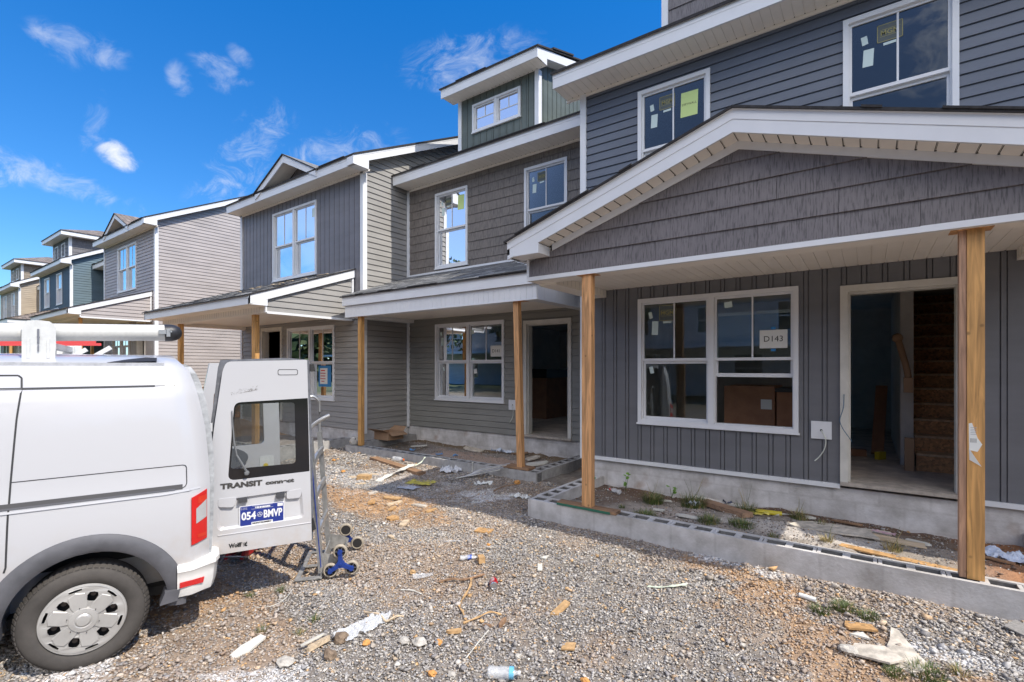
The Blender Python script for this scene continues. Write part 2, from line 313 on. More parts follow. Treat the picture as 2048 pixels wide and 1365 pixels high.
# ------------------------------------------------------------------ mesh builder
class Fr:
    """wall frame: u along the wall, n outwards, z up"""
    def __init__(s, U, N, O=(0, 0)): s.U, s.N, s.O = U, N, O
    def p(s, u, n, z): return (s.O[0] + s.U[0] * u + s.N[0] * n, s.O[1] + s.U[1] * u + s.N[1] * n, z)
def front(y): return Fr((1, 0), (0, -1), (0, y))
def side(x, sgn=1): return Fr((0, 1), (sgn, 0), (x, 0))
class MB:
    def __init__(s): s.v = []; s.f = []; s.m = []; s.cuts = []
    def face(s, pts, mi=0):
        k = len(s.v); s.v += [tuple(p) for p in pts]; s.f.append(tuple(range(k, k + len(pts)))); s.m.append(mi)
    def box(s, x0, x1, y0, y1, z0, z1, mi=0):
        s.hexa([(x0, y0, z0), (x1, y0, z0), (x1, y1, z0), (x0, y1, z0)], [(x0, y0, z1), (x1, y0, z1), (x1, y1, z1), (x0, y1, z1)], mi)
    def hexa(s, b, t, mi=0):
        k = len(s.v); n = len(b); s.v += [tuple(p) for p in b] + [tuple(p) for p in t]
        s.f.append(tuple(range(k + n - 1, k - 1, -1))); s.m.append(mi)
        s.f.append(tuple(range(k + n, k + 2 * n))); s.m.append(mi)
        for i in range(n):
            j = (i + 1) % n; s.f.append((k + i, k + j, k + n + j, k + n + i)); s.m.append(mi)
    def fbox(s, F, u0, u1, n0, n1, z0, z1, mi=0):
        s.hexa([F.p(u0, n0, z0), F.p(u1, n0, z0), F.p(u1, n1, z0), F.p(u0, n1, z0)], [F.p(u0, n0, z1), F.p(u1, n0, z1), F.p(u1, n1, z1), F.p(u0, n1, z1)], mi)
    def beam(s, a, b, w_, h_, mi=0, up=(0, 0, 1)):
        a, b = Vector(a), Vector(b); d = (b - a).normalized(); up = Vector(up)
        sx = d.cross(up)
        if sx.length < 1e-4: sx = d.cross(Vector((1, 0, 0)))
        sx.normalize(); sy = sx.cross(d).normalized()
        q = [(-w_ / 2, -h_ / 2), (w_ / 2, -h_ / 2), (w_ / 2, h_ / 2), (-w_ / 2, h_ / 2)]
        s.hexa([a + sx * x + sy * y for x, y in q], [b + sx * x + sy * y for x, y in q], mi)
    def tube(s, pts, r, seg=10, mi=0, cap=True):
        pts = [Vector(p) for p in pts]; rings = []
        for i, p in enumerate(pts):
            d = (pts[min(i + 1, len(pts) - 1)] - pts[max(i - 1, 0)]).normalized()
            a = d.cross(Vector((0, 0, 1)))
            if a.length < 1e-3: a = d.cross(Vector((1, 0, 0)))
            a.normalize(); b = a.cross(d)
            rr = r[i] if isinstance(r, (list, tuple)) else r
            k = len(s.v); s.v += [tuple(p + a * (rr * math.cos(2 * PI * j / seg)) + b * (rr * math.sin(2 * PI * j / seg))) for j in range(seg)]; rings.append(k)
        for i in range(len(rings) - 1):
            for j in range(seg):
                j2 = (j + 1) % seg; s.f.append((rings[i] + j, rings[i] + j2, rings[i + 1] + j2, rings[i + 1] + j)); s.m.append(mi)
        if cap:
            s.f.append(tuple(rings[0] + j for j in reversed(range(seg)))); s.m.append(mi)
            s.f.append(tuple(rings[-1] + j for j in range(seg))); s.m.append(mi)
    def lathe(s, prof, c, ax, seg=24, mi=0, ref=(0, 0, 1)):
        """prof: (r, t) along axis ax from point c"""
        ax = Vector(ax).normalized(); c = Vector(c); a = ax.cross(Vector(ref)).normalized(); b = a.cross(ax)
        k0 = len(s.v)
        for r, t in prof:
            for j in range(seg):
                th = 2 * PI * j / seg; s.v.append(tuple(c + ax * t + a * (r * math.cos(th)) + b * (r * math.sin(th))))
        for i in range(len(prof) - 1):
            for j in range(seg):
                j2 = (j + 1) % seg; s.f.append((k0 + i * seg + j, k0 + (i + 1) * seg + j, k0 + (i + 1) * seg + j2, k0 + i * seg + j2)); s.m.append(mi)
    def prism(s, poly, off, mi=0, holes=()):
        """poly: 3D outline (optionally with holes) extruded by vector off"""
        off = Vector(off); loops = [[Vector(p) for p in poly]] + [[Vector(p) for p in h] for h in holes]
        tri = tessellate_polygon(loops); flat = [p for l in loops for p in l]
        k = len(s.v); n = len(flat); s.v += [tuple(p) for p in flat] + [tuple(p + off) for p in flat]
        for t in tri:
            s.f.append((k + t[0], k + t[1], k + t[2])); s.m.append(mi); s.f.append((k + n + t[2], k + n + t[1], k + n + t[0])); s.m.append(mi)
        o = 0
        for l in loops:
            for i in range(len(l)):
                j = (i + 1) % len(l); s.f.append((k + o + i, k + o + j, k + n + o + j, k + n + o + i)); s.m.append(mi)
            o += len(l)
    def text(s, body, size, fn, mi=0, align='CENTER', bold=0):
        """flat lettering; fn maps (x, y) of the glyph plane to a 3D point"""
        cu = bpy.data.curves.new('t', 'FONT'); cu.body = body; cu.size = size; cu.align_x = align; cu.align_y = 'CENTER'; cu.offset = bold; cu.resolution_u = 3
        ob = bpy.data.objects.new('t', cu); C.objects.link(ob); dg = bpy.context.evaluated_depsgraph_get()
        me = bpy.data.meshes.new_from_object(ob.evaluated_get(dg)); k = len(s.v)
        s.v += [tuple(fn(v.co.x, v.co.y)) for v in me.vertices]
        for p in me.polygons: s.f.append(tuple(k + i for i in p.vertices)); s.m.append(mi)
        bpy.data.objects.remove(ob); bpy.data.curves.remove(cu); bpy.data.meshes.remove(me)
    def build(s, name, mats, parent=None, smooth=None, jitter=0, label=None):
        me = bpy.data.meshes.new(name)
        vs = [(a, b, c + H) for a, b, c in s.v]
        if parent is not None:
            l = parent['_o']; vs = [(a - l[0], b - l[1], c - l[2]) for a, b, c in vs]
            off = Vector(l)
        else: off = Vector((0, 0, 0))
        me.from_pydata(vs, [], s.f)
        me.polygons.foreach_set('material_index', s.m)
        if s.cuts or True:
            bm = bmesh.new(); bm.from_mesh(me)
            for co, no in s.cuts:
                co = Vector((co[0], co[1], co[2] + H)) - off
                bmesh.ops.bisect_plane(bm, geom=bm.verts[:] + bm.edges[:] + bm.faces[:], plane_co=co, plane_no=Vector(no), clear_outer=True)
            if smooth is not None: bmesh.ops.remove_doubles(bm, verts=bm.verts, dist=1e-5)
            bm.to_mesh(me); bm.free()
        for m_ in (mats if isinstance(mats, (list, tuple)) else [mats]): me.materials.append(m_)
        if smooth is not None:
            me.polygons.foreach_set('use_smooth', [True] * len(me.polygons)); me.set_sharp_from_angle(angle=math.radians(smooth))
        o = bpy.data.objects.new(name, me); C.objects.link(o)
        if parent is not None:
            o.parent = parent['_r']
            if parent.get('_sub'): o.matrix_parent_inverse = Matrix.Identity(4)
        if label: o['label'] = label
        return o
def boxes(name, m, T, *bs):
    for b in bs:
        q = MB(); q.box(*b); q.build(name, m, T)
def sub(obj, T):
    """parent handle for sub-parts of a part that sits unmoved under thing T"""
    return {'_o': T['_o'], '_r': obj}
def thing(name, label, cat, loc, group=None):
    o = bpy.data.objects.new(name, None); C.objects.link(o); o.location = (loc[0], loc[1], loc[2] + H); o.empty_display_size = .2
    o['label'] = label; o['category'] = cat
    if group: o['group'] = group
    return {'_o': (loc[0], loc[1], loc[2] + H), '_r': o}
def recenter(o):
    """put the origin of a one-mesh thing at its base"""
    me = o.data; n = len(me.vertices); a = np.empty(n * 3, np.float32); me.vertices.foreach_get('co', a); a = a.reshape(-1, 3)
    c = np.array([(a[:, 0].min() + a[:, 0].max()) / 2, (a[:, 1].min() + a[:, 1].max()) / 2, a[:, 2].min()])
    a -= c; me.vertices.foreach_set('co', a.ravel().astype(np.float32)); o.location = c
    return o
def tag(o, label, cat, group=None):
    recenter(o); o['label'] = label; o['category'] = cat
    if group: o['group'] = group
    return o

# ------------------------------------------------------------------ siding
def cells(u0, u1, z0, z1, ops):
    us = sorted({u0, u1, *[min(max(a, u0), u1) for o in ops for a in o[:2]]}); zs = sorted({z0, z1, *[min(max(a, z0), z1) for o in ops for a in o[2:4]]})
    for i in range(len(us) - 1):
        for j in range(len(zs) - 1):
            cu, cz = (us[i] + us[i + 1]) / 2, (zs[j] + zs[j + 1]) / 2
            if us[i + 1] - us[i] < 1e-5 or zs[j + 1] - zs[j] < 1e-5: continue
            if any(o[0] < cu < o[1] and o[2] < cz < o[3] for o in ops): continue
            yield us[i], us[i + 1], zs[j], zs[j + 1]
def lap(mb, F, u0, u1, z0, z1, ops=(), e=.1143, t=.016, mi=0, ph=None):
    ph = z0 if ph is None else ph
    for a, b, c, d in cells(u0, u1, z0, z1, ops):
        k = math.floor((c - ph) / e + 1e-6); z = ph + k * e
        while z < d - 1e-5:
            lo, hi = max(c, z), min(d, z + e)
            if hi - lo > 1e-4:
                g = .007 if hi > z + e - 1e-6 else 0; top = max(lo + 1e-4, hi - g)
                n0 = t * (1 - (lo - z) / e); n1 = t * (1 - (top - z) / e)
                mb.face([F.p(a, n0, lo), F.p(b, n0, lo), F.p(b, n1, top), F.p(a, n1, top)], mi)
                if g: mb.face([F.p(a, n1, top), F.p(b, n1, top), F.p(b, -.011, top), F.p(a, -.011, top)], mi); mb.face([F.p(a, -.011, top), F.p(b, -.011, top), F.p(b, -.011, hi), F.p(a, -.011, hi)], mi)
                if lo == z: mb.face([F.p(a, -.011, lo), F.p(b, -.011, lo), F.p(b, n0, lo), F.p(a, n0, lo)], mi)
            z += e
def bnb(mb, F, u0, u1, z0, z1, ops=(), e=.174, bw=.054, t=.005, mi=0, ph=None):
    ph = u0 if ph is None else ph
    for a, b, c, d in cells(u0, u1, z0, z1, ops):
        k = math.floor((a - ph) / e + 1e-6); u = ph + k * e
        while u < b - 1e-5:
            # groove, batten, groove, board
            for s0, s1, n in ((0, .010, -.018), (.010, bw - .010, t), (bw - .010, bw, -.018), (bw, e, 0.0)):
                lo, hi = max(a, u + s0), min(b, u + s1)
                if hi - lo > 1e-4:
                    mb.face([F.p(lo, n, c), F.p(hi, n, c), F.p(hi, n, d), F.p(lo, n, d)], mi)
                    if lo == u + s0:
                        pn = {0: 0.0, .010: -.018, bw - .010: t, bw: -.018}[s0]
                        mb.face([F.p(lo, pn, c), F.p(lo, n, c), F.p(lo, n, d), F.p(lo, pn, d)], mi)
            u += e
def shake(mb, F, u0, u1, z0, z1, ops=(), e=.195, t=.02, mi=0, ph=None, seed=1, wmin=.14, wmax=.32):
    rnd = random.Random(seed); ph = z0 if ph is None else ph
    rows = {}
    k = math.floor((z0 - ph) / e + 1e-6); kk = k
    while ph + kk * e < z1:
        us = [u0 - .2]; 
        while us[-1] < u1: us.append(us[-1] + rnd.uniform(wmin, wmax))
        rows[kk] = [(us[i], us[i + 1], rnd.uniform(-.0015, .0015)) for i in range(len(us) - 1)]
        kk += 1
    for a, b, c, d in cells(u0, u1, z0, z1, ops):
        k = math.floor((c - ph) / e + 1e-6)
        while ph + k * e < d - 1e-5:
            z = ph + k * e; lo, hi = max(c, z), min(d, z + e)
            if hi - lo > 1e-4:
                mb.face([F.p(a, -.003, lo), F.p(b, -.003, lo), F.p(b, -.003, hi), F.p(a, -.003, hi)], mi)
                for s0, s1, j in rows[k]:
                    x0, x1 = max(a, s0 + .0015), min(b, s1 - .0015)
                    if x1 - x0 < .004: continue
                    n0 = (t + j) * (1 - .8 * (lo - z) / e); n1 = (t + j) * (1 - .8 * (hi - z) / e)
                    mb.face([F.p(x0, n0, lo), F.p(x1, n0, lo), F.p(x1, n1, hi), F.p(x0, n1, hi)], mi)
                    if lo == z: mb.face([F.p(x0, -.003, lo), F.p(x1, -.003, lo), F.p(x1, n0, lo), F.p(x0, n0, lo)], mi)
                    for xx in (x0, x1): mb.face([F.p(xx, -.003, lo), F.p(xx, n0, lo), F.p(xx, n1, hi), F.p(xx, -.003, hi)], mi)
            k += 1
def backing(mb, F, u0, u1, z0, z1, ops=(), mi=1, th=.12):
    for a, b, c, d in cells(u0, u1, z0, z1, ops): mb.fbox(F, a, b, -th, -.024, c, d, mi)
def wall(T, F, kind, m, u0, u1, z0, z1, ops=(), cuts=(), name='wall', back=True, **kw):
    mb = MB(); {'lap': lap, 'bnb': bnb, 'shake': shake}[kind](mb, F, u0, u1, z0, z1, ops, **kw)
    if back: backing(mb, F, u0, u1, z0, z1, ops)
    mb.cuts = list(cuts)
    return mb.build(name, [m, drywall], T)
def soffit(mb, F, u0, u1, n0, n1, z, mi=0, e=.1, dots=None, dm=1):
    """grooved soffit panel at height z (panel ribs run across n)"""
    u = u0
    while u < u1 - 1e-4:
        b = min(u + e, u1)
        mb.face([F.p(u + .004, n0, z), F.p(b, n0, z), F.p(b, n1, z), F.p(u + .004, n1, z)], mi)
        mb.face([F.p(u, n0, z + .006), F.p(u + .004, n0, z + .006), F.p(u + .004, n1, z + .006), F.p(u, n1, z + .006)], mi)
        for x in (u, u + .004): mb.face([F.p(x, n0, z), F.p(x, n1, z), F.p(x, n1, z + .006), F.p(x, n0, z + .006)], mi)
        if dots is not None: mb.fbox(F, u - .002, u + .008, dots, dots + .014, z - .0015, z + .001, dm)
        u += e
# ------------------------------------------------------------------ windows
def window(T, F, u0, u1, z0, z1, units=1, g=None, trim=.05, mull=.07, lift=(), mun='top', stickers=(), signs=(), name='window', single=False):
    """double-hung unit(s): flat casing, frames, sashes; panes and stickers are sub-parts"""
    g = g or glass
    mb = MB(); pn = MB()
    # casing ring
    for a, b, c, d in ((u0, u1, z1 - trim, z1), (u0, u1, z0, z0 + trim), (u0, u0 + trim, z0 + trim, z1 - trim), (u1 - trim, u1, z0 + trim, z1 - trim)):
        mb.fbox(F, a, b, -.09, .030, c, d)
    mb.fbox(F, u0 - .012, u1 + .012, .0, .044, z0 - .012, z0 + .010)
    iu0, iu1, iz0, iz1 = u0 + trim, u1 - trim, z0 + trim, z1 - trim
    w_ = (iu1 - iu0 - mull * (units - 1)) / units
    for k in range(units):
        a = iu0 + k * (w_ + mull); b = a + w_
        if k: mb.fbox(F, a - mull, a, -.09, .027, iz0, iz1)
        mid = (iz0 + iz1) / 2
        if single:
            fr = .03
            for p, q, r, s_ in ((a, b, iz0, iz0 + fr), (a, b, iz1 - fr, iz1), (a, a + fr, iz0 + fr, iz1 - fr), (b - fr, b, iz0 + fr, iz1 - fr)): mb.fbox(F, p, q, -.06, .0, r, s_)
            pn.fbox(F, a + fr, b - fr, -.034, -.028, iz0 + fr, iz1 - fr)
            mb.fbox(F, (a + b) / 2 - .009, (a + b) / 2 + .009, -.027, -.020, mid, iz1 - fr); mb.fbox(F, a + fr, b - fr, -.027, -.0205, mid - .009, mid + .009)
            continue
        fr = .028; up = lift[k] if k < len(lift) else 0
        # upper sash
        for p, q, r, s_ in ((a, b, mid, mid + .034), (a, b, iz1 - fr, iz1), (a, a + fr, mid + .034, iz1 - fr), (b - fr, b, mid + .034, iz1 - fr)): mb.fbox(F, p, q, -.04, -.004, r, s_)
        pn.fbox(F, a + fr, b - fr, -.026, -.020, mid + .034, iz1 - fr)
        if mun: mb.fbox(F, (a + b) / 2 - .009, (a + b) / 2 + .009, -.018, -.012, mid + .034, iz1 - fr)
        # lower sash (set back)
        l0, l1 = iz0 + up, mid + up
        if up: l1 = mid + up
        for p, q, r, s_ in ((a, b, l0, l0 + .045), (a, b, l1 - .034, l1 + .002), (a, a + fr + .006, l0 + .045, l1 - .034), (b - fr - .006, b, l0 + .045, l1 - .034)): mb.fbox(F, p, q, -.078, -.043, r, s_)
        pn.fbox(F, a + fr + .006, b - fr - .006, -.066, -.060, l0 + .045, l1 - .034)
        mb.fbox(F, a, a + .012, -.078, -.006, iz0, mid); mb.fbox(F, b - .012, b, -.078, -.006, iz0, mid); mb.fbox(F, a + .012, b - .012, -.078, -.006, iz0, iz0 + .012)
    wo = mb.build(name, white, T); sT = sub(wo, T)
    pn.build('pane', g, sT)
    for (su, sz, sw, sh_, rot, m_, txt) in stickers:
        q = MB(); c_, s_ = math.cos(rot), math.sin(rot)
        def P(x, y, n, su=su, sz=sz): return F.p(su + x * c_ - y * s_, n, sz + x * s_ + y * c_)
        nn = -.0185 if sz > (z0 + z1) / 2 else -.0585
        if txt == 'MGM':
            t_ = .006
            for x0, x1, y0, y1 in ((-sw / 2, sw / 2, -sh_ / 2, -sh_ / 2 + t_), (-sw / 2, sw / 2, sh_ / 2 - t_, sh_ / 2), (-sw / 2, -sw / 2 + t_, -sh_ / 2, sh_ / 2), (sw / 2 - t_, sw / 2, -sh_ / 2, sh_ / 2)):
                q.face([P(x0, y0, nn), P(x1, y0, nn), P(x1, y1, nn), P(x0, y1, nn)], 1)
            q.face([P(-sw / 2, -sh_ / 2, nn - .001), P(sw / 2, -sh_ / 2, nn - .001), P(sw / 2, sh_ / 2, nn - .001), P(-sw / 2, sh_ / 2, nn - .001)], 0)
            fx, fy = sw * .38, sh_ * .2
            for x0, x1, y0, y1 in ((-fx, fx, -fy, -fy + .004), (-fx, fx, fy - .004, fy)): q.face([P(x0, y0, nn + .0005), P(x1, y0, nn + .0005), P(x1 + (.01 if y0 > 0 else 0), y1, nn + .0005), P(x0, y1, nn + .0005)], 1)
            q.text('MGM', sh_ * .38, lambda x, y: P(x, y, nn + .0005), 1, bold=.001)
            q.build('sticker', [mat('dark_sticker', (.10, .12, .12), .6), yellow_line], sT)
        else:
            q.face([P(-sw / 2, -sh_ / 2, nn), P(sw / 2, -sh_ / 2, nn), P(sw / 2, sh_ / 2, nn), P(-sw / 2, sh_ / 2, nn)], 0)
            if txt: q.text(txt, sw / max(1, len(txt)) * 1.3, lambda x, y: P(x, y, nn + .0006), 1)
            q.build('sticker' if not txt else 'paper_sign', [m_, ink], sT)
    return wo, sT
def opening_frame(T, F, u0, u1, z0, z1, m_=None, name='door_frame', trim=.07, depth=.14, sill=True):
    mb = MB()
    mb.fbox(F, u0 - trim, u0, -depth, .028, z0, z1 + trim); mb.fbox(F, u1, u1 + trim, -depth, .028, z0, z1 + trim); mb.fbox(F, u0, u1, -depth, .026, z1, z1 + trim)
    mb.fbox(F, u0, u0 + .02, -depth, -.02, z0, z1, 0); mb.fbox(F, u1 - .02, u1, -depth, -.02, z0, z1, 0); mb.fbox(F, u0 + .02, u1 - .02, -depth, -.02, z1 - .02, z1, 0)
    if sill: mb.fbox(F, u0 - trim, u1 + trim, -.30, .045, z0 - .035, z0 + .004, 1)
    return mb.build(name, [m_ or mat('primed_wood_frame', (.62, .60, .55), .55, noise=(5, .1)), mat('dusty_sill', (.42, .37, .32), .8, noise=(12, .3))], T)
def outlet(T, F, u, z, s=.19):
    mb = MB(); mb.fbox(F, u - s / 2, u + s / 2, 0, .028, z - s / 2, z + s / 2); mb.fbox(F, u - s * .37, u + s * .37, .028, .031, z - s * .37, z + s * .37)
    o = mb.build('mounting_block', white, T); sT = sub(o, T)
    h_ = MB(); h_.lathe([(0, .034), (.012, .034), (.012, .02)], F.p(u, 0, z), (F.N[0], F.N[1], 0), 12); h_.build('cable_hole', hole, sT)
    c = MB(); pts = [F.p(u, .03, z), F.p(u + .02, .07, z - .03), F.p(u + .045, .075, z - .10), F.p(u + .03, .06, z - .2), F.p(u - .02, .05, z - .29), F.p(u - .06, .05, z - .335)]
    c.tube(smoothpts(pts), .0055, 8); c.build('cable', mat('white_cable', (.66, .68, .6), .4), sT)
def smoothpts(p, n=5):
    p = [Vector(q) for q in p]; out = []
    for i in range(len(p) - 1):
        p0, p1, p2, p3 = p[max(i - 1, 0)], p[i], p[i + 1], p[min(i + 2, len(p) - 1)]
        for k in range(n):
            t = k / n; out.append(.5 * ((2 * p1) + (p2 - p0) * t + (2 * p0 - 5 * p1 + 4 * p2 - p3) * t * t + (3 * p1 - p0 - 3 * p2 + p3) * t ** 3))
    out.append(p[-1]); return out
def interior(T, x0, x1, y0, y1, zf=-1.245, zm=1.45, zt=4.0, name='interior_walls', rear=False):
    mb = MB()
    for a, b in ((zf, zm - .25), (zm, zt)):
        if rear and a == zf:      # unseen rear opening, added to brighten the rooms from behind
            mb.box(x0 + .10, rear[0], y1, y1 + .08, a, b, 0); mb.box(rear[1], x1 - .10, y1, y1 + .08, a, b, 0); mb.box(rear[0], rear[1], y1, y1 + .08, .9, b, 0)
        else: mb.box(x0 + .10, x1 - .10, y1, y1 + .08, a, b, 0)
        mb.box(x0 + .02, x0 + .10, y0 + .12, y1, a, b, 0); mb.box(x1 - .10, x1 - .02, y0 + .12, y1, a, b, 0)
    mb.box(x0 + .02, x1 - .02, y0 + .12, y1, zf - .1, zf, 1); mb.box(x0 + .02, x1 - .02, y0 + .12, y1, zm - .25, zm, 0); mb.box(x0 + .02, x1 - .02, y0 + .12, y1, zt, zt + .05, 0)
    return mb.build(name, [drywall, subfloor], T)
def hiproof_poly(mb, pts, th=.03, mi=0, mi_e=1):
    """sloped roof sheet: top polygon with thickness th, dark edge"""
    k = len(mb.v); n = len(pts); mb.v += [tuple(p) for p in pts] + [(p[0], p[1], p[2] - th) for p in pts]
    mb.f.append(tuple(range(k, k + n))); mb.m.append(mi); mb.f.append(tuple(range(k + 2 * n - 1, k + n - 1, -1))); mb.m.append(mi_e)
    for i in range(n):
        j = (i + 1) % n; mb.f.append((k + i, k + n + i, k + n + j, k + j)); mb.m.append(mi_e)
def post(T, x, y, z0, z1, a=.05, b=.09, m1=pine, m2=pine, pad=True, lean=0, name='porch_post', dd=.09):
    """temporary post: narrow stud nailed beside a wider one"""
    mb = MB()
    if a: mb.hexa([(x, y, z0), (x + a, y, z0), (x + a, y + dd, z0), (x, y + dd, z0)], [(x + lean, y, z1), (x + a + lean, y, z1), (x + a + lean, y + dd, z1), (x + lean, y + dd, z1)], 0)
    x2 = x + a + .002
    mb.hexa([(x2, y - .012, z0), (x2 + b, y - .012, z0), (x2 + b, y + dd - .02, z0), (x2, y + dd - .02, z0)], [(x2 + lean, y - .012, z1), (x2 + b + lean, y - .012, z1), (x2 + b + lean, y + dd - .02, z1), (x2 + lean, y + dd - .02, z1)], 1)
    o = mb.build(name, [m1, m2], T); sT = sub(o, T)
    if pad:
        q = MB(); q.box(x - .05, x + a + b + .05, y - .03, y + dd + .03, z1, z1 + .014); q.build('cap_board', pine, sT)
    return o, sT
def block_row(mb, x0, x1, y0, y1, z0, z1, along='x'):
    """course of hollow blocks, cells open on top"""
    L_ = .406; a, b = (x0, x1) if along == 'x' else (y0, y1); k = a
    tm = .038
    def bx(u0, u1, v0, v1, za, zb, mi=0):
        if along == 'x': mb.box(u0, u1, v0, v1, za, zb, mi)
        else: mb.box(v0, v1, u0, u1, za, zb, mi)
    v0, v1 = (y0, y1) if along == 'x' else (x0, x1)
    bx(a + .001, b - .001, v0 + tm, v1 - tm, z0, z1 - .19, 1)  # cell floor, shade of the open cells put into its dark colour
    bx(a, b, v0, v0 + tm, z0, z1); bx(a, b, v1 - tm, v1, z0, z1)
    bx(a + .002, b - .002, v0 + tm, v0 + tm + .003, z1 - .19, z1 - .008, 2); bx(a + .002, b - .002, v1 - tm - .003, v1 - tm, z1 - .19, z1 - .008, 2)  # raw inner faces, coloured darker for the shade inside the cells
    rnd = random.Random(int(x0 * 100))
    while k < b - .05:
        e = min(k + L_, b)
        for c0, c1 in ((k, k + .032), (k + (e - k) / 2 - .03, k + (e - k) / 2 + .03), (e - .032, e)):
            zt_ = z1 - .002 - rnd.random() * .004
            bx(c0 + .002, c1 - .002, v0 + tm + .001, v1 - tm - .001, z1 - .19, zt_ - .012, 2); bx(c0 + .0035, c1 - .0035, v0 + tm + .001, v1 - tm - .001, zt_ - .012, zt_)
        k += L_

# ------------------------------------------------------------------ ground
def sst(t): t = np.clip(t, 0, 1); return t * t * (3 - 2 * t)
rng = np.random.default_rng(11)
class Noise:
    def __init__(s, seed): s.t = np.random.default_rng(seed).random((256, 256))
    def __call__(s, x, y, f):
        x = np.asarray(x) * f; y = np.asarray(y) * f; xi = np.floor(x).astype(int); yi = np.floor(y).astype(int); fx = x - xi; fy = y - yi
        fx = fx * fx * (3 - 2 * fx); fy = fy * fy * (3 - 2 * fy); g_ = lambda a, b: s.t[a % 256, b % 256]
        return (g_(xi, yi) * (1 - fx) + g_(xi + 1, yi) * fx) * (1 - fy) + (g_(xi, yi + 1) * (1 - fx) + g_(xi + 1, yi + 1) * fx) * fy
    def fbm(s, x, y, f, o=5):
        a, r, t = 1., 0., 0.
        for i in range(o): r = r + a * s(x + i * 7.3, y + i * 3.1, f); t += a; a *= .55; f *= 2.03
        return r / t
nz = Noise(3)
def gz0(x, y):
    """height of the gravel yard (relative to eye level)"""
    x = np.asarray(x, float); y = np.asarray(y, float)
    z = -1.72 + .03 * (np.minimum(np.maximum(y, -6), 4.7) - 4.6)
    z = z + np.where(x < -3.3, .08 * sst((y - 4.7) / 1.1) * sst((-3.3 - x) / .3), 0)
    z = z + .62 * sst((-x - 10.5) / 6.0)
    return z
def gz(x, y): return gz0(x, y) + (nz.fbm(x, y, 1.3) - .5) * .07 + (nz.fbm(x, y, 5.0) - .5) * .025
def blob(x, y, cx, cy, rx, ry, ang=0, k=.35, f=2.2):
    c, s_ = math.cos(ang), math.sin(ang); dx, dy = x - cx, y - cy
    u = (dx * c + dy * s_) / rx; v = (-dx * s_ + dy * c) / ry
    d = np.sqrt(u * u + v * v) + (nz.fbm(x, y, f) - .5) * 2 * k * 2
    return sst((1.15 - d) / .45)
def clay(x, y):
    m = blob(x, y, -5.3, 4.1, 1.35, .42, -.02)
    m = np.maximum(m, .6 * blob(x, y, -4.3, 3.9, .8, .3, .1))
    m = np.maximum(m, .4 * blob(x, y, -4.4, 2.3, .8, .45, .3))
    m = np.maximum(m, .7 * blob(x, y, -4.4, 1.7, .8, .35, .3))
    m = np.maximum(m, .35 * blob(x, y, -3.4, 1.6, .5, .25, .2))
    m = np.maximum(m, .62 * blob(x, y, -.30, 3.75, 1.0, .30, -.75, .7, 4))
    m = np.maximum(m, .7 * blob(x, y, -.75, 4.42, .65, .18, -.2, .7, 4))
    m = np.maximum(m, .5 * blob(x, y, .2, 3.3, .4, .8, .3, .7, 4))
    m = np.maximum(m, .22 * sst((nz.fbm(x + 4, y + 8, 1.1) - .5) / .12))
    m = np.maximum(m, .3 * blob(x, y, -3.4, 3.0, 1.2, .6, .2))
    m = np.maximum(m, .3 * blob(x, y, -3.7, 1.2, .9, .5, .2))
    m = np.maximum(m, sst((-x - 8.7) / 1.5) * .85 * sst((y - 2) / 2))
    return m
def powder(x, y):
    p = .9 * blob(x, y, -4.1, 5.05, .42, .2, .2, .8, 5)
    p = np.maximum(p, .8 * blob(x, y, -3.75, .78, .55, .22, .2, .8, 5))
    p = np.maximum(p, .75 * blob(x, y, -2.8, 1.5, .38, .10, .4, .8, 5))
    p = np.maximum(p, .7 * blob(x, y, -.95, 4.62, .35, .08, -.1, .8, 6))
    p = np.maximum(p, .7 * blob(x, y, .42, 3.95, .18, .1, .2, .8, 6))
    p = np.maximum(p, .35 * blob(x, y, -6.3, 4.75, 1.5, .5, .1, .8, 4))
    return p
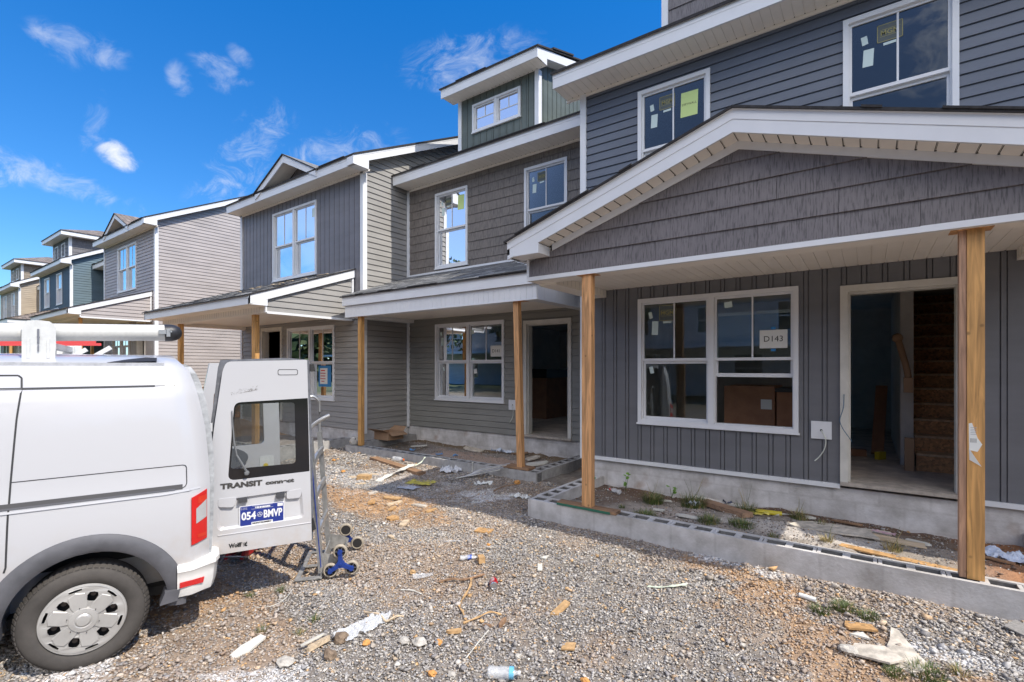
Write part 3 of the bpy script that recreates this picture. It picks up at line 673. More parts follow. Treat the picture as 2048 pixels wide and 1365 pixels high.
def build_ground():
    def axis(a0, a1, st, far):
        core = list(np.arange(a0, a1 + 1e-6, st)); lo, hi = [], []; d = st; p = a0
        while p > -far: d *= 1.35; p -= d; lo.append(p)
        d = st; p = a1
        while p < far: d *= 1.35; p += d; hi.append(p)
        return np.array(lo[::-1] + core + hi)
    X = axis(-7.5, 2.2, .03, 900); Y = axis(.2, 7.4, .03, 900)
    gx, gy = np.meshgrid(X, Y, indexing='ij'); nx, ny = gx.shape
    z = gz0(gx, gy); inner = (np.abs(gx) < 12) & (np.abs(gy) < 12)
    z = z + np.where(inner, (nz.fbm(gx, gy, 1.3) - .5) * .07 + (nz.fbm(gx, gy, 5.0) - .5) * .025 + (nz.fbm(gx, gy, 14) - .5) * .02, 0)
    # under the houses the yard stays below the floors; ramp it flat far away
    n1, n2, n3 = nz.fbm(gx, gy, 3), nz.fbm(gx + 9, gy, 11), nz.fbm(gx, gy + 5, 30)
    base = np.stack([.20 + .2 * (n3 - .5), .175 + .2 * (n3 - .5), .15 + .18 * (n3 - .5)], -1) * (.6 + .8 * n1)[..., None]
    cl = clay(gx, gy)[..., None]; cc = np.stack([.43 + .4 * (n2 - .5), .265 + .3 * (n2 - .5), .14 + .2 * (n2 - .5)], -1)
    col = base * (1 - cl) + cc * cl
    pw = (powder(gx, gy) * sst((n3 - .35) / .25))[..., None]; col = col * (1 - pw) + np.array([.75, .75, .76]) * pw
    far = sst((np.hypot(gx + 2, gy - 3) - 14) / 12)[..., None]; grass = np.array([.09, .11, .05]) * (.7 + .6 * n1)[..., None]
    col = col * (1 - far) + grass * far
    co = np.stack([gx, gy, z + H], -1).reshape(-1, 3)
    idx = np.arange(nx * ny).reshape(nx, ny)
    q = np.stack([idx[:-1, :-1], idx[1:, :-1], idx[1:, 1:], idx[:-1, 1:]], -1).reshape(-1, 4)
    me = bpy.data.meshes.new('ground'); me.vertices.add(len(co)); me.vertices.foreach_set('co', co.ravel())
    me.loops.add(q.size); me.loops.foreach_set('vertex_index', q.ravel()); me.polygons.add(len(q)); me.polygons.foreach_set('loop_start', np.arange(0, q.size, 4)); me.polygons.foreach_set('loop_total', np.full(len(q), 4))
    me.update(calc_edges=True)
    at = me.color_attributes.new('col', 'FLOAT_COLOR', 'POINT'); at.data.foreach_set('color', np.concatenate([col.reshape(-1, 3), np.ones((len(co), 1))], 1).ravel().astype(np.float32))
    me.polygons.foreach_set('use_smooth', [True] * len(me.polygons))
    me.materials.append(mat('gravel_ground', (.3, .28, .25), .95, build=attr_build('col', 90, .012)))
    o = bpy.data.objects.new('ground', me); C.objects.link(o); o['kind'] = 'structure'
build_ground()
def stones(name, label, pts, sizes, cols, zfun, seed=5, flat=.62, matname='gravel_stone'):
    r = np.random.default_rng(seed); n = len(pts)
    # template rocks: convex hulls of a few random points
    T = []
    for k in range(10):
        bm = bmesh.new()
        for _ in range(9):
            v = r.normal(size=3); v /= np.linalg.norm(v); v *= r.uniform(.75, 1.1); bm.verts.new((v[0], v[1] * r.uniform(.7, 1), v[2] * flat))
        bmesh.ops.convex_hull(bm, input=bm.verts); bmesh.ops.delete(bm, geom=[v for v in bm.verts if not v.link_faces], context='VERTS')
        bmesh.ops.triangulate(bm, faces=bm.faces)
        T.append((np.array([v.co[:] for v in bm.verts]), np.array([[v.index for v in f.verts] for f in (bm.verts.index_update(), bm.faces)[1]]))); bm.free()
    V, Fc, Cc = [], [], []; base = 0
    kind = r.integers(0, 10, n); a = r.uniform(0, 2 * PI, n); b = r.normal(0, .35, n); zz = zfun(pts[:, 0], pts[:, 1])
    for k in range(10):
        s_ = np.where(kind == k)[0]
        if not len(s_): continue
        tv, tf = T[k]; ca, sa = np.cos(a[s_]), np.sin(a[s_]); cb, sb = np.cos(b[s_]), np.sin(b[s_])
        x, y, z = tv[None, :, 0], tv[None, :, 1], tv[None, :, 2]
        y2 = y * cb[:, None] - z * sb[:, None]; z2 = y * sb[:, None] + z * cb[:, None]
        x3 = x * ca[:, None] - y2 * sa[:, None]; y3 = x * sa[:, None] + y2 * ca[:, None]
        sc = sizes[s_][:, None]
        P = np.stack([x3 * sc + pts[s_, 0][:, None], y3 * sc + pts[s_, 1][:, None], z2 * sc + (zz[s_] + sizes[s_] * r.uniform(.15, .8, len(s_)))[:, None] + H], -1)
        m_ = len(tv); V.append(P.reshape(-1, 3)); Fc.append((tf[None] + (base + np.arange(len(s_)) * m_)[:, None, None]).reshape(-1, 3)); Cc.append(np.repeat(cols[s_], m_, 0)); base += len(s_) * m_
    V = np.concatenate(V); Fc = np.concatenate(Fc); Cc = np.concatenate(Cc)
    me = bpy.data.meshes.new(name); me.vertices.add(len(V)); me.vertices.foreach_set('co', V.ravel()); me.loops.add(Fc.size); me.loops.foreach_set('vertex_index', Fc.ravel())
    me.polygons.add(len(Fc)); me.polygons.foreach_set('loop_start', np.arange(0, Fc.size, 3)); me.polygons.foreach_set('loop_total', np.full(len(Fc), 3)); me.update(calc_edges=True)
    at = me.color_attributes.new('col', 'FLOAT_COLOR', 'POINT'); at.data.foreach_set('color', np.concatenate([Cc, np.ones((len(V), 1))], 1).ravel().astype(np.float32))
    me.materials.append(mat(matname, (.3, .3, .3), .9, build=attr_build('col', 130, .003)))
    o = bpy.data.objects.new(name, me); C.objects.link(o); o['kind'] = 'stuff'; o['label'] = label
    return o
PAL = np.array([1.22, 1.18, 1.13]) * np.array([[.26, .25, .245], [.33, .32, .31], [.20, .195, .20], [.40, .385, .36], [.30, .27, .235], [.42, .34, .25], [.44, .29, .15], [.50, .48, .45], [.36, .26, .17]])
PW = np.array([.25, .22, .16, .12, .13, .06, .018, .018, .02])
def scatter_gravel():
    r = np.random.default_rng(21)
    P, Sz = [], []
    # denser and finer where the yard is close
    for (x0, x1, y0, y1, n, s0, s1) in ((-4.2, 1.3, 1.2, 4.72, 98000, .0065, .0135), (-4.6, -2.0, -.3, 1.25, 16000, .009, .016), (-6.6, -3.2, 2.2, 6.0, 46000, .008, .0145), (-10.5, -6.0, 2.5, 6.6, 24000, .011, .020), (-6.5, -4.0, -.6, 2.4, 16000, .009, .015)):
        p = np.stack([r.uniform(x0, x1, n), r.uniform(y0, y1, n)], 1); P.append(p); Sz.append(r.uniform(s0, s1, n) * np.where(r.random(n) < .05, r.uniform(1.5, 2.3, n), 1))
    P = np.concatenate(P); Sz = np.concatenate(Sz); cl = clay(P[:, 0], P[:, 1])
    keep = r.random(len(P)) > cl * .55
    keep &= ~((P[:, 0] > -3.20) & (P[:, 1] > 4.70)); keep &= ~((P[:, 1] > 5.9) & (P[:, 0] > -8.4) & (P[:, 0] < -3.8))
    P, Sz, cl = P[keep], Sz[keep], cl[keep]; n = len(P)
    near_wall = (P[:, 1] > 4.0) & (P[:, 0] > -1.2); Sz = Sz * np.where(near_wall & (r.random(n) < .3), 1.5, 1)
    col = PAL[r.choice(len(PAL), n, p=PW / PW.sum())] * r.uniform(.8, 1.2, (n, 1))
    oc = np.array([.50, .27, .10]) * r.uniform(.7, 1.2, (n, 1)); k = (np.clip(cl * 1.1, 0, .85) * r.random(n))[:, None]; col = col * (1 - k) + oc * k
    pw = (powder(P[:, 0], P[:, 1]) * r.random(n))[:, None]; col = col * (1 - pw) + .78 * pw
    stones('gravel', 'loose grey and tan crushed stone covering the yard', P, Sz, col, gz)
scatter_gravel()

# ------------------------------------------------------------------ houses
def fascia_box(mb, F, u0, u1, n0, n1, z0, z1):
    mb.fbox(F, u0, u1, n0, n1, z0, z1)
    mb.fbox(F, u0, u1, n1, n1 + .004, z0 + (z1 - z0) * .66, z1)      # the small step of the drip edge
def main_eave(T, yw, x0, x1, zf, fh=.2, oh=.42, ends=(1, 1), roofpitch=.49, depth=5.2, rm=shingle_grey, clipx=None):
    """front eave: fascia, soffit, and the main roof behind it"""
    F = front(yw); mb = MB()
    fascia_box(mb, F, x0, x1, oh - .025, oh, zf, zf + fh)
    mb.build('fascia', white, T)
    mb = MB(); soffit(mb, F, x0, x1, -.05, oh - .025, zf + .012, dots=.03); mb.fbox(F, x0, x1, .0, .03, zf - .03, zf + .008, 0)
    mb.build('soffit', [soff, hole], T)
    mb = MB(); y0 = yw - oh - .03; y1 = yw + depth; zt = zf + fh + .02; zr = zt + roofpitch * (y1 - y0)
    hiproof_poly(mb, [(x0 - .02, y0, zt), (x1 + .02, y0, zt), (x1 + .02, y1, zr), (x0 - .02, y1, zr)], .035)
    hiproof_poly(mb, [(x0 - .02, y1, zr), (x1 + .02, y1, zr), (x1 + .02, y1 + 5.2, zt + .1), (x0 - .02, y1 + 5.2, zt + .1)], .035)
    # ragged shingle tabs along the eave
    r = random.Random(int(x0 * 10)); u = x0
    while u < x1 - .3:
        L_ = r.uniform(.35, .9)
        if r.random() < .55: mb.box(u, min(u + L_, x1), y0 - .012, y0 + .1, zt - .005, zt + .012, 1)
        u += L_
    mb.build('roof', [rm, shingle_edge], T)
    return zt, zr, y0, y1
def side_rake(T, x, sgn, yw, zt, zr, y0, y1, oh=.2, fh=.17, name='rake_board', wallx=None):
    """sloped white board and soffit along the gable end"""
    mb = MB(); F = side(x, sgn)
    k = (zr - zt) / (y1 - y0)
    def slab(n0, n1, za, zb, mi=0):
        mb.hexa([F.p(y0, n0, zt + za), F.p(y1, n0, zr + za), F.p(y1, n1, zr + za), F.p(y0, n1, zt + za)], [F.p(y0, n0, zt + zb), F.p(y1, n0, zr + zb), F.p(y1, n1, zr + zb), F.p(y0, n1, zt + zb)], mi)
    y0s, y0 = y0, y0 + .003
    slab(oh - .025, oh, -fh - .04, -.035); slab(oh, oh + .004, -fh * .45, -.036)
    slab(0, oh - .025, -.10, -.085); slab(.0, .02, -.16, -.10)
    # boxed return at the foot
    y0 = y0s - .002; oh += .003
    mb.hexa([F.p(y0, .0, zt - fh - .04), F.p(yw - .02, .0, zt - fh - .04), F.p(yw - .02, oh, zt - fh - .04), F.p(y0, oh, zt - fh - .04)], [F.p(y0, 0, zt - .05), F.p(yw - .02, 0, zt - .05 + k * (yw - y0) * .6), F.p(yw - .02, oh, zt - .05 + k * (yw - y0) * .6), F.p(y0, oh, zt - .05)])
    mb.build(name, white, T)
def corner_trim(T, mbx, x0, x1, y0, y1, z0, z1): mbx.box(x0, x1, y0, y1, z0, z1)
def foundation(T, x0, x1, yf, yb, zt, zb, sides=(1, 1), name='foundation'):
    mb = MB(); mb.box(x0, x1, yf + .02, yf + .22, zb, zt)
    if sides[0]: mb.box(x0, x0 + .2, yf + .22, yb, zb, zt)
    if sides[1]: mb.box(x1 - .2, x1, yf + .22, yb, zb, zt)
    return mb.build(name, concrete, T)

MG = [None]
def std_stickers(u0, z1, s=1.0): # the stickers that come with new windows
    return [(u0 + .13 * s, z1 - .22 * s, .05 * s, .085 * s, .15, pale_sticker, ''), (u0 + .16 * s, z1 - .40 * s, .085 * s, .17 * s, -.05, pale_sticker, ''), (u0 + .33 * s, z1 - .20 * s, .20 * s, .17 * s, 0, None, 'MGM'), (u0 + .33 * s, z1 - .31 * s, .10 * s, .025 * s, .03, pale_sticker, '')]

# --- the near unit: slate blue above, charcoal board and batten below, gabled porch
def house_near():
    Yw = 6.32; X0, X1 = -3.34, 1.52; ZB = -1.25
    T = thing('townhouse', 'near townhouse with slate blue lap siding above a gabled porch, window paper reading D143', 'townhouse', (X0, Yw, -1.72), 'townhouses in a row under construction')
    F = front(Yw)
    win = (-2.49, -.63, -.735, .91); door = (-.175, .70, -1.215, .80)
    wall(T, F, 'bnb', sd_char, X0 + .06, X1 - .06, ZB, 1.08, [win, (door[0] - .07, door[1] + .07, ZB - .1, door[3] + .07)], ph=X0 - .03, name='lower_wall')
    w2 = (-2.49, -1.57, 2.06, 3.67); w3 = (-.22, .70, 2.06, 3.68)
    wall(T, F, 'lap', sd_blue, X0 + .06, X1 - .06, 1.08, 3.93, [w2, w3], ph=1.08, name='upper_wall')
    # left and right outer side walls (slate lap)
    for x, sg in ((X0, -1), (X1, 1)):
        wall(T, side(x, sg), 'lap', sd_blue, Yw, Yw + 10, ZB, 4.02, [], name='side_wall', back=False)
    boxes('corner_board', white, T, *[(x - .008, x + .083, Yw - .032, Yw + .09, ZB - .04, 3.93) for x in (X0, X1 - .075)])
    mb = MB(); mb.box(X0 + .083, door[0] - .07, Yw - .03, Yw + .01, ZB - .035, ZB + .012); mb.box(door[1] + .07, X1 - .09, Yw - .03, Yw + .01, ZB - .035, ZB + .012); mb.build('starter_strip', white, T)
    foundation(T, X0, X1, Yw, Yw + 10, ZB - .035, -2.1)
    window(T, F, *win, units=2, lift=(0, .575), stickers=[(-2.33, .69, .045, .085, .2, pale_sticker, ''), (-2.27, .52, .085, .18, -.04, pale_sticker, ''), (-2.11, .71, .21, .20, 0, None, 'MGM'), (-2.11, .59, .11, .025, .03, pale_sticker, ''), (-2.33, -.03, .05, .09, .2, pale_sticker, ''), (-1.37, .76, .09, .07, .1, pale_sticker, ''),
                                                        (-.885, .33, .285, .21, 0, paper, 'D143'), (-.885, .455, .05, .03, 0, bluepaper, ''), (-.885, .205, .05, .03, 0, bluepaper, '')])
    window(T, F, *w2, units=1, g=glass_up, stickers=std_stickers(-2.44, 3.64, 1.0) + [(-1.83, 3.33, .21, .31, -.03, green_paper, 'DRYWALL')])
    window(T, F, *w3, units=1, g=glass_up, stickers=std_stickers(-.17, 3.65, 1.05))
    opening_frame(T, F, door[0], door[1], door[2], door[3])
    outlet(T, F, -.415, -.677)
    wire = MB(); wire.tube(smoothpts([(-.21, Yw - .04, -.28), (-.215, Yw - .06, -.42), (-.245, Yw - .07, -.55), (-.22, Yw - .07, -.64), (-.17, Yw - .09, -.72), (-.14, Yw - .08, -.77)]), .004, 6); wire.build('blue_wire', mat('blue_wire_m', (.08, .16, .24), .5), T)
    zt, zr, y0, y1 = main_eave(T, Yw, X0 - .23, X1 + .23, 3.89, .2, .42)
    # roof dormer in shake
    mb = MB(); DF = front(7.0); 
    shake(mb, DF, -2.33, .9, 4.5, 6.3); backing(mb, DF, -2.33, .9, 4.3, 6.3)
    for sx, sg in ((-2.33, -1), (.9, 1)): shake(mb, side(sx, sg), 7.0, 9.6, 4.5, 6.3, seed=4)
    mb.build('dormer', [sh_plum, drywall], T)
    boxes('dormer_trim', white, T, (-2.40, -2.31, 6.965, 7.08, 4.45, 6.3), (.86, .95, 6.965, 7.08, 4.45, 6.3))
    mb = MB(); hiproof_poly(mb, [(-2.7, 6.6, 6.45), (1.3, 6.6, 6.45), (1.3, 10, 6.9), (-2.7, 10, 6.9)], .18); mb.build('dormer_roof', [shingle_grey, white], T)
    interior(T, X0, X1, Yw, Yw + 6.2, rear=(-3.1, -1.1))
    mb = MB(); mb.box(-3.24, -.75, 9.9, 10.0, -1.24, 1.19); mb.build('added_partition', drywall, T)  # added to hide the rear opening from the front window
    # ---- porch
    XL, XR, YF = -3.19, 1.33, 4.72; AX = -.93
    G = front(YF); k = .328; apex = 1.945; zb = .995
    mb = MB(); shake(mb, G, XL + .03, XR - .03, zb + .045, 2.05, e=.197, t=.022, ph=zb + .045, seed=12, wmin=.5, wmax=1.1)
    n_ = Vector((-k, 0, 1)).normalized(); 
    mb.cuts = [((AX, 0, apex), (-k, 0, 1)), ((AX, 0, apex), (k, 0, 1))]
    mb.build('gable_wall', [sh_plum], T)
    mb = MB(); mb.hexa([(XL + .03, YF + .012, zb + .05), (XR - .03, YF + .012, zb + .05), (XR - .03, YF + .1, zb + .05), (XL + .03, YF + .1, zb + .05)], [(XL + .03, YF + .012, apex - k * 2.2), (XR - .03, YF + .012, apex - k * 2.2), (XR - .03, YF + .1, apex - k * 2.2), (XL + .03, YF + .1, apex - k * 2.2)])
    mb.prism([(XL + .1, YF + .012, apex - k * 2.2), (XR - .1, YF + .012, apex - k * 2.2), (AX, YF + .012, apex - .01)], (0, .08, 0)); mb.build('gable_sheathing', osb, T)
    mb = MB()
    mb.box(XL, XR, YF - .022, YF + .03, zb, zb + .048); mb.box(XL, XL + .032, YF - .024, YF + .03, zb + .05, 1.24); mb.box(XR - .032, XR, YF - .024, YF + .03, zb + .05, 1.24)
    # frieze under the rake soffit
    for sg in (-1, 1):
        mb.hexa([(AX, YF - .026, apex - .012), (AX + sg * 1.92, YF - .026, apex - .012 - k * 1.92), (AX + sg * 1.92, YF + .01, apex - .012 - k * 1.92), (AX, YF + .01, apex - .012)], [(AX, YF - .026, apex + .058), (AX + sg * 1.92, YF - .026, apex + .058 - k * 1.92), (AX + sg * 1.92, YF + .01, apex + .058 - k * 1.92), (AX, YF + .01, apex + .058)])
    mb.build('gable_trim', white, T)
    # porch beams: front beam and both side beams, clad white
    mb = MB(); mb.box(XL, XR, YF + .03, YF + .24, zb + .002, 1.20)
    for a, b in ((XL, XL + .24), (XR - .24, XR)): 
        mb.box(a, b, YF + .24, Yw - .01, zb - .02, 1.20)
        u = YF + .3
        while u < Yw - .1:
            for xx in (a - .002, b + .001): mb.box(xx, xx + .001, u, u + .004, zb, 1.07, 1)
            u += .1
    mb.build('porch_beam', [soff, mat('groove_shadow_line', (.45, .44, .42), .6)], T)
    mb = MB(); soffit(mb, F, XL + .24, XR - .24, .0, Yw - YF - .24, 1.075, e=.11, dots=.02); mb.build('porch_ceiling', [soff, hole], T)
    # rakes: fascia board, sloping soffit, boxed returns
    YR = 4.47; ov = 2.37
    for sg, nm in ((-1, 'rake_board'), (1, 'rake_board')):
        mb = MB(); q = lambda x, y, z: (AX + sg * x, y, z)
        def sl(x0, x1, y0_, y1_, dz0, dz1, mi=0, cut=None):
            mb.hexa([q(x0, y0_, 2.02 + dz0 - k * x0), q(x1, y0_, 2.02 + dz0 - k * x1), q(x1, y1_, 2.02 + dz0 - k * x1), q(x0, y1_, 2.02 + dz0 - k * x0)], [q(x0, y0_, 2.02 + dz1 - k * x0), q(x1, y0_, 2.02 + dz1 - k * x1), q(x1, y1_, 2.02 + dz1 - k * x1), q(x0, y1_, 2.02 + dz1 - k * x0)], mi)
        sl(0, ov, YR, YR + .025, -.025, .175); sl(0, ov, YR - .006, YR, .085, .165); sl(0, ov + .005, YR - .02, YR, .165, .178)
        # end return: level box
        zlo = 1.243
        mb.box(*sorted((AX + sg * 1.955, AX + sg * (ov + .0))), YR + .002, YF - .001, zlo, 1.345)
        mb.prism([q(1.955, YR - .001, zlo), q(ov, YR - .001, zlo), q(ov, YR - .001, 2.02 - k * ov + .02), q(1.955, YR - .001, 2.02 - k * 1.955 + .01)], (0, .003, 0))
        mb.box(*sorted((AX + sg * (ov - .03), AX + sg * ov)), YR, Yw, 1.243, 2.02 + .16 - k * ov)
        mb.build('rake_board', white, T)
        mb = MB(); u = 0.0
        while u < 1.95:
            b = u + .105; z_ = lambda x: 2.004 - k * x
            mb.face([q(u + .005, YR + .025, z_(u + .005)), q(b, YR + .025, z_(b)), q(b, YF, z_(b)), q(u + .005, YF, z_(u + .005))], 0)
            mb.face([q(u, YR + .025, z_(u) + .008), q(u + .005, YR + .025, z_(u) + .008), q(u + .005, YF, z_(u) + .008), q(u, YF, z_(u) + .008)], 0)
            c0, c1 = (AX + sg * (u - .002)), (AX + sg * (u + .010))
            if u > .05: mb.box(min(c0, c1), max(c0, c1), YF - .046, YF - .031, z_(u) - .004, z_(u) - .0005, 1)
            u += .11
        mb.build('rake_soffit', [soff, hole], T)
    mb = MB()
    for sg in (-1, 1):
        p = [(AX, YR - .035, 2.21), (AX + sg * (ov + .03), YR - .035, 2.21 - k * (ov + .03)), (AX + sg * (ov + .03), Yw, 2.21 - k * (ov + .03)), (AX, Yw, 2.21)]
        hiproof_poly(mb, p if sg < 0 else p[::-1], .022)
        r = random.Random(5); u = .05
        while u < ov - .2:
            L_ = r.uniform(.12, .34)
            if r.random() < .6: mb.hexa([(AX + sg * u, YR - .045, 2.205 - k * u), (AX + sg * (u + L_), YR - .045, 2.205 - k * (u + L_)), (AX + sg * (u + L_), YR + .1, 2.205 - k * (u + L_)), (AX + sg * u, YR + .1, 2.205 - k * u)], [(AX + sg * u, YR - .045, 2.222 - k * u), (AX + sg * (u + L_), YR - .045, 2.222 - k * (u + L_)), (AX + sg * (u + L_), YR + .1, 2.222 - k * (u + L_)), (AX + sg * u, YR + .1, 2.222 - k * u)], 1)
            u += L_
    mb.build('porch_roof', [shingle_grey, shingle_edge], T)
    # posts
    o, sT = post(T, -2.50, 4.735, -1.487, .993, .038, .078, pine, pine, lean=.0)
    pad = MB(); pad.hexa([(-2.80, 4.715, -1.515), (-2.10, 4.71, -1.515), (-2.10, 4.84, -1.515), (-2.80, 4.83, -1.515)], [(-2.80, 4.715, -1.480), (-2.10, 4.71, -1.486), (-2.10, 4.84, -1.486), (-2.80, 4.83, -1.480)]); pad.hexa([(-2.80, 4.708, -1.515), (-2.16, 4.703, -1.515), (-2.16, 4.714, -1.515), (-2.80, 4.714, -1.515)], [(-2.80, 4.708, -1.492), (-2.16, 4.703, -1.492), (-2.16, 4.714, -1.492), (-2.80, 4.714, -1.492)], 1)
    pad.build('post_shim', [oldwood, mat('green_wood_paint', (.03, .14, .09), .7)], sT)
    o, sT = post(T, .534, 4.80, -1.515, .993, .038, .094, mat('reddish_stud', (.46, .27, .17), .65, build=wood_build(1.2)), treated, dd=.085)
    q = MB(); q.prism([(0.583, 4.7865, -.40), (.60, 4.7865, -.395), (0.629, 4.7865, -.50), (0.654, 4.7865, -.545), (0.629, 4.7865, -.60), (0.585, 4.7865, -.59)], (0, .0015, 0)); q.prism([(0.583, 4.783, -.575), (.60, 4.770, -.61), (0.648, 4.765, -.70), (0.586, 4.783, -.66)], (0, .001, 0))
    for i in range(6): q.box(0.591 + .006 * i, 0.593 + .006 * i, 4.7862, 4.7868, -.535, -.505, 1)
    for i in range(5): q.box(0.592, 0.625 - .004 * (i % 2), 4.7862, 4.7868, -.43 - .012 * i, -.426 - .012 * i, 2)
    q.build('torn_tag', [paper, ink, mat('grey_print', (.4, .4, .4), .7)], sT)
    # block walls round the porch
    mb = MB(); block_row(mb, XL, XR, YF, YF + .195, -1.80, -1.515); block_row(mb, XL, XL + .195, YF + .197, 6.33, -1.80, -1.51, 'y'); block_row(mb, XR - .195, XR, YF + .197, 6.33, -1.80, -1.50, 'y')
    r = random.Random(9)
    mb.build('porch_block_wall', [blockwall, mat('cell_fill_shade', (.07, .06, .055), .95), mat('raw_cell_shade', (.15, .145, .14), .95, noise=(30, .3))], T)
    # indoors: stairs, newel, stub wall
    mb = MB()
    for i in range(13):
        z = -1.245 + .19 * i; y = 7.70 + .255 * i; mb.box(.47, 1.40, y, y + .03, z, z + .185); mb.box(.47, 1.40, y - .025, y + .28, z + .186, z + .212, 1)
    mb.build('staircase', [osbd, mat('stair_tread', (.62, .42, .26), .7, noise=(20, .3))], T)
    mb = MB(); mb.box(.33, .46, 8.0, 11.2, -1.24, 1.19); mb.build('stub_wall', drywall, T)
    mb = MB(); c = (.40, 7.66, -1.245); ax = (-.02, .0, 1)
    mb.box(.355, .445, 7.615, 7.705, -1.245, -.85); mb.box(.345, .435, 7.615, 7.705, -.30, -.12)
    mb.lathe([(.03, .39), (.042, .42), (.03, .46), (.026, .60), (.034, .85), (.04, .93), (.045, .945)], c, (0, 0, 1), 14)
    mb.tube(smoothpts([(.39, 7.66, -.12), (.37, 7.68, .02), (.33, 7.72, .20), (.30, 7.76, .34)]), [.035] * 16, 10); mb.lathe([(0, -.06), (.05, -.03), (.06, 0), (.05, .03), (0, .06)], (.29, 7.77, .37), (0, 1, .2), 12)
    mb.build('newel_post', mat('raw_newel_wood', (.42, .25, .14), .6), T, 40)
    return T
TN = house_near()

def hip_porch(T, XL, XR, YF, Yw, ztop, zfb, zbb, pitch, rm, hipR=True, hipL=False, ceil=True):
    """hipped porch roof with a fascia and a ribbed white band below"""
    mb = MB(); F = front(YF)
    mb.fbox(F, XL, XR, .0, .03, zfb, ztop - .012); mb.fbox(F, XL, XR, .03, .034, ztop - .055, ztop - .012)
    mb.box(XR - .03, XR, YF, Yw, zfb, ztop - .012); mb.box(XL, XL + .03, YF, Yw, zfb, ztop - .012); mb.build('fascia', white, T)
    mb = MB()
    for (u0, u1, FF) in ((XL + .02, XR - .03, front(YF + .02)), (YF + .02, Yw, side(XR - .03, 1)), (YF + .02, Yw, side(XL + .02, -1))):
        u = u0
        while u < u1 - 1e-3:
            b = min(u + .1, u1); mb.face([FF.p(u + .004, .0, zbb), FF.p(b, .0, zbb), FF.p(b, 0, zfb), FF.p(u + .004, 0, zfb)]); mb.face([FF.p(u, -.006, zbb), FF.p(u + .004, -.006, zbb), FF.p(u + .004, -.006, zfb), FF.p(u, -.006, zfb)])
            for x in (u, u + .004): mb.face([FF.p(x, 0, zbb), FF.p(x, -.006, zbb), FF.p(x, -.006, zfb), FF.p(x, 0, zfb)])
            u += .1
        mb.fbox(FF, u0, u1, .0, .004, zbb - .004, zbb + .016)
    mb.box(XL + .03, XR - .04, YF + .03, YF + .22, zbb, zbb + .12); mb.box(XL + .03, XL + .22, YF + .22, Yw - .02, zbb, zbb + .12); mb.box(XR - .22, XR - .04, YF + .22, Yw - .02, zbb, zbb + .12)
    mb.build('porch_beam', white, T)
    mb = MB(); soffit(mb, front(Yw), XL + .22, XR - .22, 0, Yw - YF - .22, zbb + .07, e=.11); mb.build('porch_ceiling', [soff, hole], T)
    o_ = .04; y0 = YF - .06; zr = ztop + pitch * (Yw - y0); d = Yw - y0; mb = MB()
    xl, xr = XL - o_, XR + o_
    if hipR: hiproof_poly(mb, [(xl, y0, ztop), (xr, y0, ztop), (xr - d, Yw, zr), (xl + (d if hipL else 0), Yw, zr)]); hiproof_poly(mb, [(xr, y0, ztop), (xr, Yw, ztop), (xr - d, Yw, zr)])
    if hipL: hiproof_poly(mb, [(xl, Yw, ztop), (xl, y0, ztop), (xl + d, Yw, zr)])
    mb.cuts = []
    r = random.Random(2); u = xl
    while u < xr:
        L_ = r.uniform(.2, .5)
        if r.random() < .5: mb.box(u, min(u + L_, xr), y0 - .012, y0 + .1, ztop - .008, ztop + .008, 1)
        u += L_
    # step-like shingle courses
    n = int(d / .13)
    for i in range(n):
        yy = y0 + .13 * i + .05; zz = ztop + pitch * (yy - y0); xe = xr - (yy - y0) if hipR else xr; xs = xl + ((yy - y0) if hipL else 0); u = xs
        while u < xe - .05:
            L_ = r.uniform(.12, .3); v = min(u + L_, xe)
            if r.random() < .8: mb.hexa([(u, yy, zz + .001), (v, yy, zz + .001), (v, yy + .13, zz + .13 * pitch + .001), (u, yy + .13, zz + .13 * pitch + .001)], [(u, yy, zz + .009), (v, yy, zz + .009), (v, yy + .13, zz + .13 * pitch + .003), (u, yy + .13, zz + .13 * pitch + .003)], 0 if r.random() < .6 else 2)
            u = v
    c = [x * .6 for x in (.19, .19, .19)] if rm == shingle_grey else [.13, .105, .09]
    mb.build('porch_roof', [rm, shingle_edge, mat('shingle_dark_' + rm.name, tuple(c), .95, noise=(200, .3))], T)
    mb = MB(); mb.box(xl + (d if hipL else 0), xr - (d if hipR else 0), Yw - .02, Yw - .008, zr - .005, zr + .035); mb.hexa([(xr - d, Yw - .02, zr), (xr, Yw - .02, ztop), (xr, Yw - .008, ztop), (xr - d, Yw - .008, zr)], [(xr - d, Yw - .02, zr + .035), (xr, Yw - .02, ztop + .035), (xr, Yw - .008, ztop + .035), (xr - d, Yw - .008, zr + .035)])
    mb.build('roof_flashing', white, T)

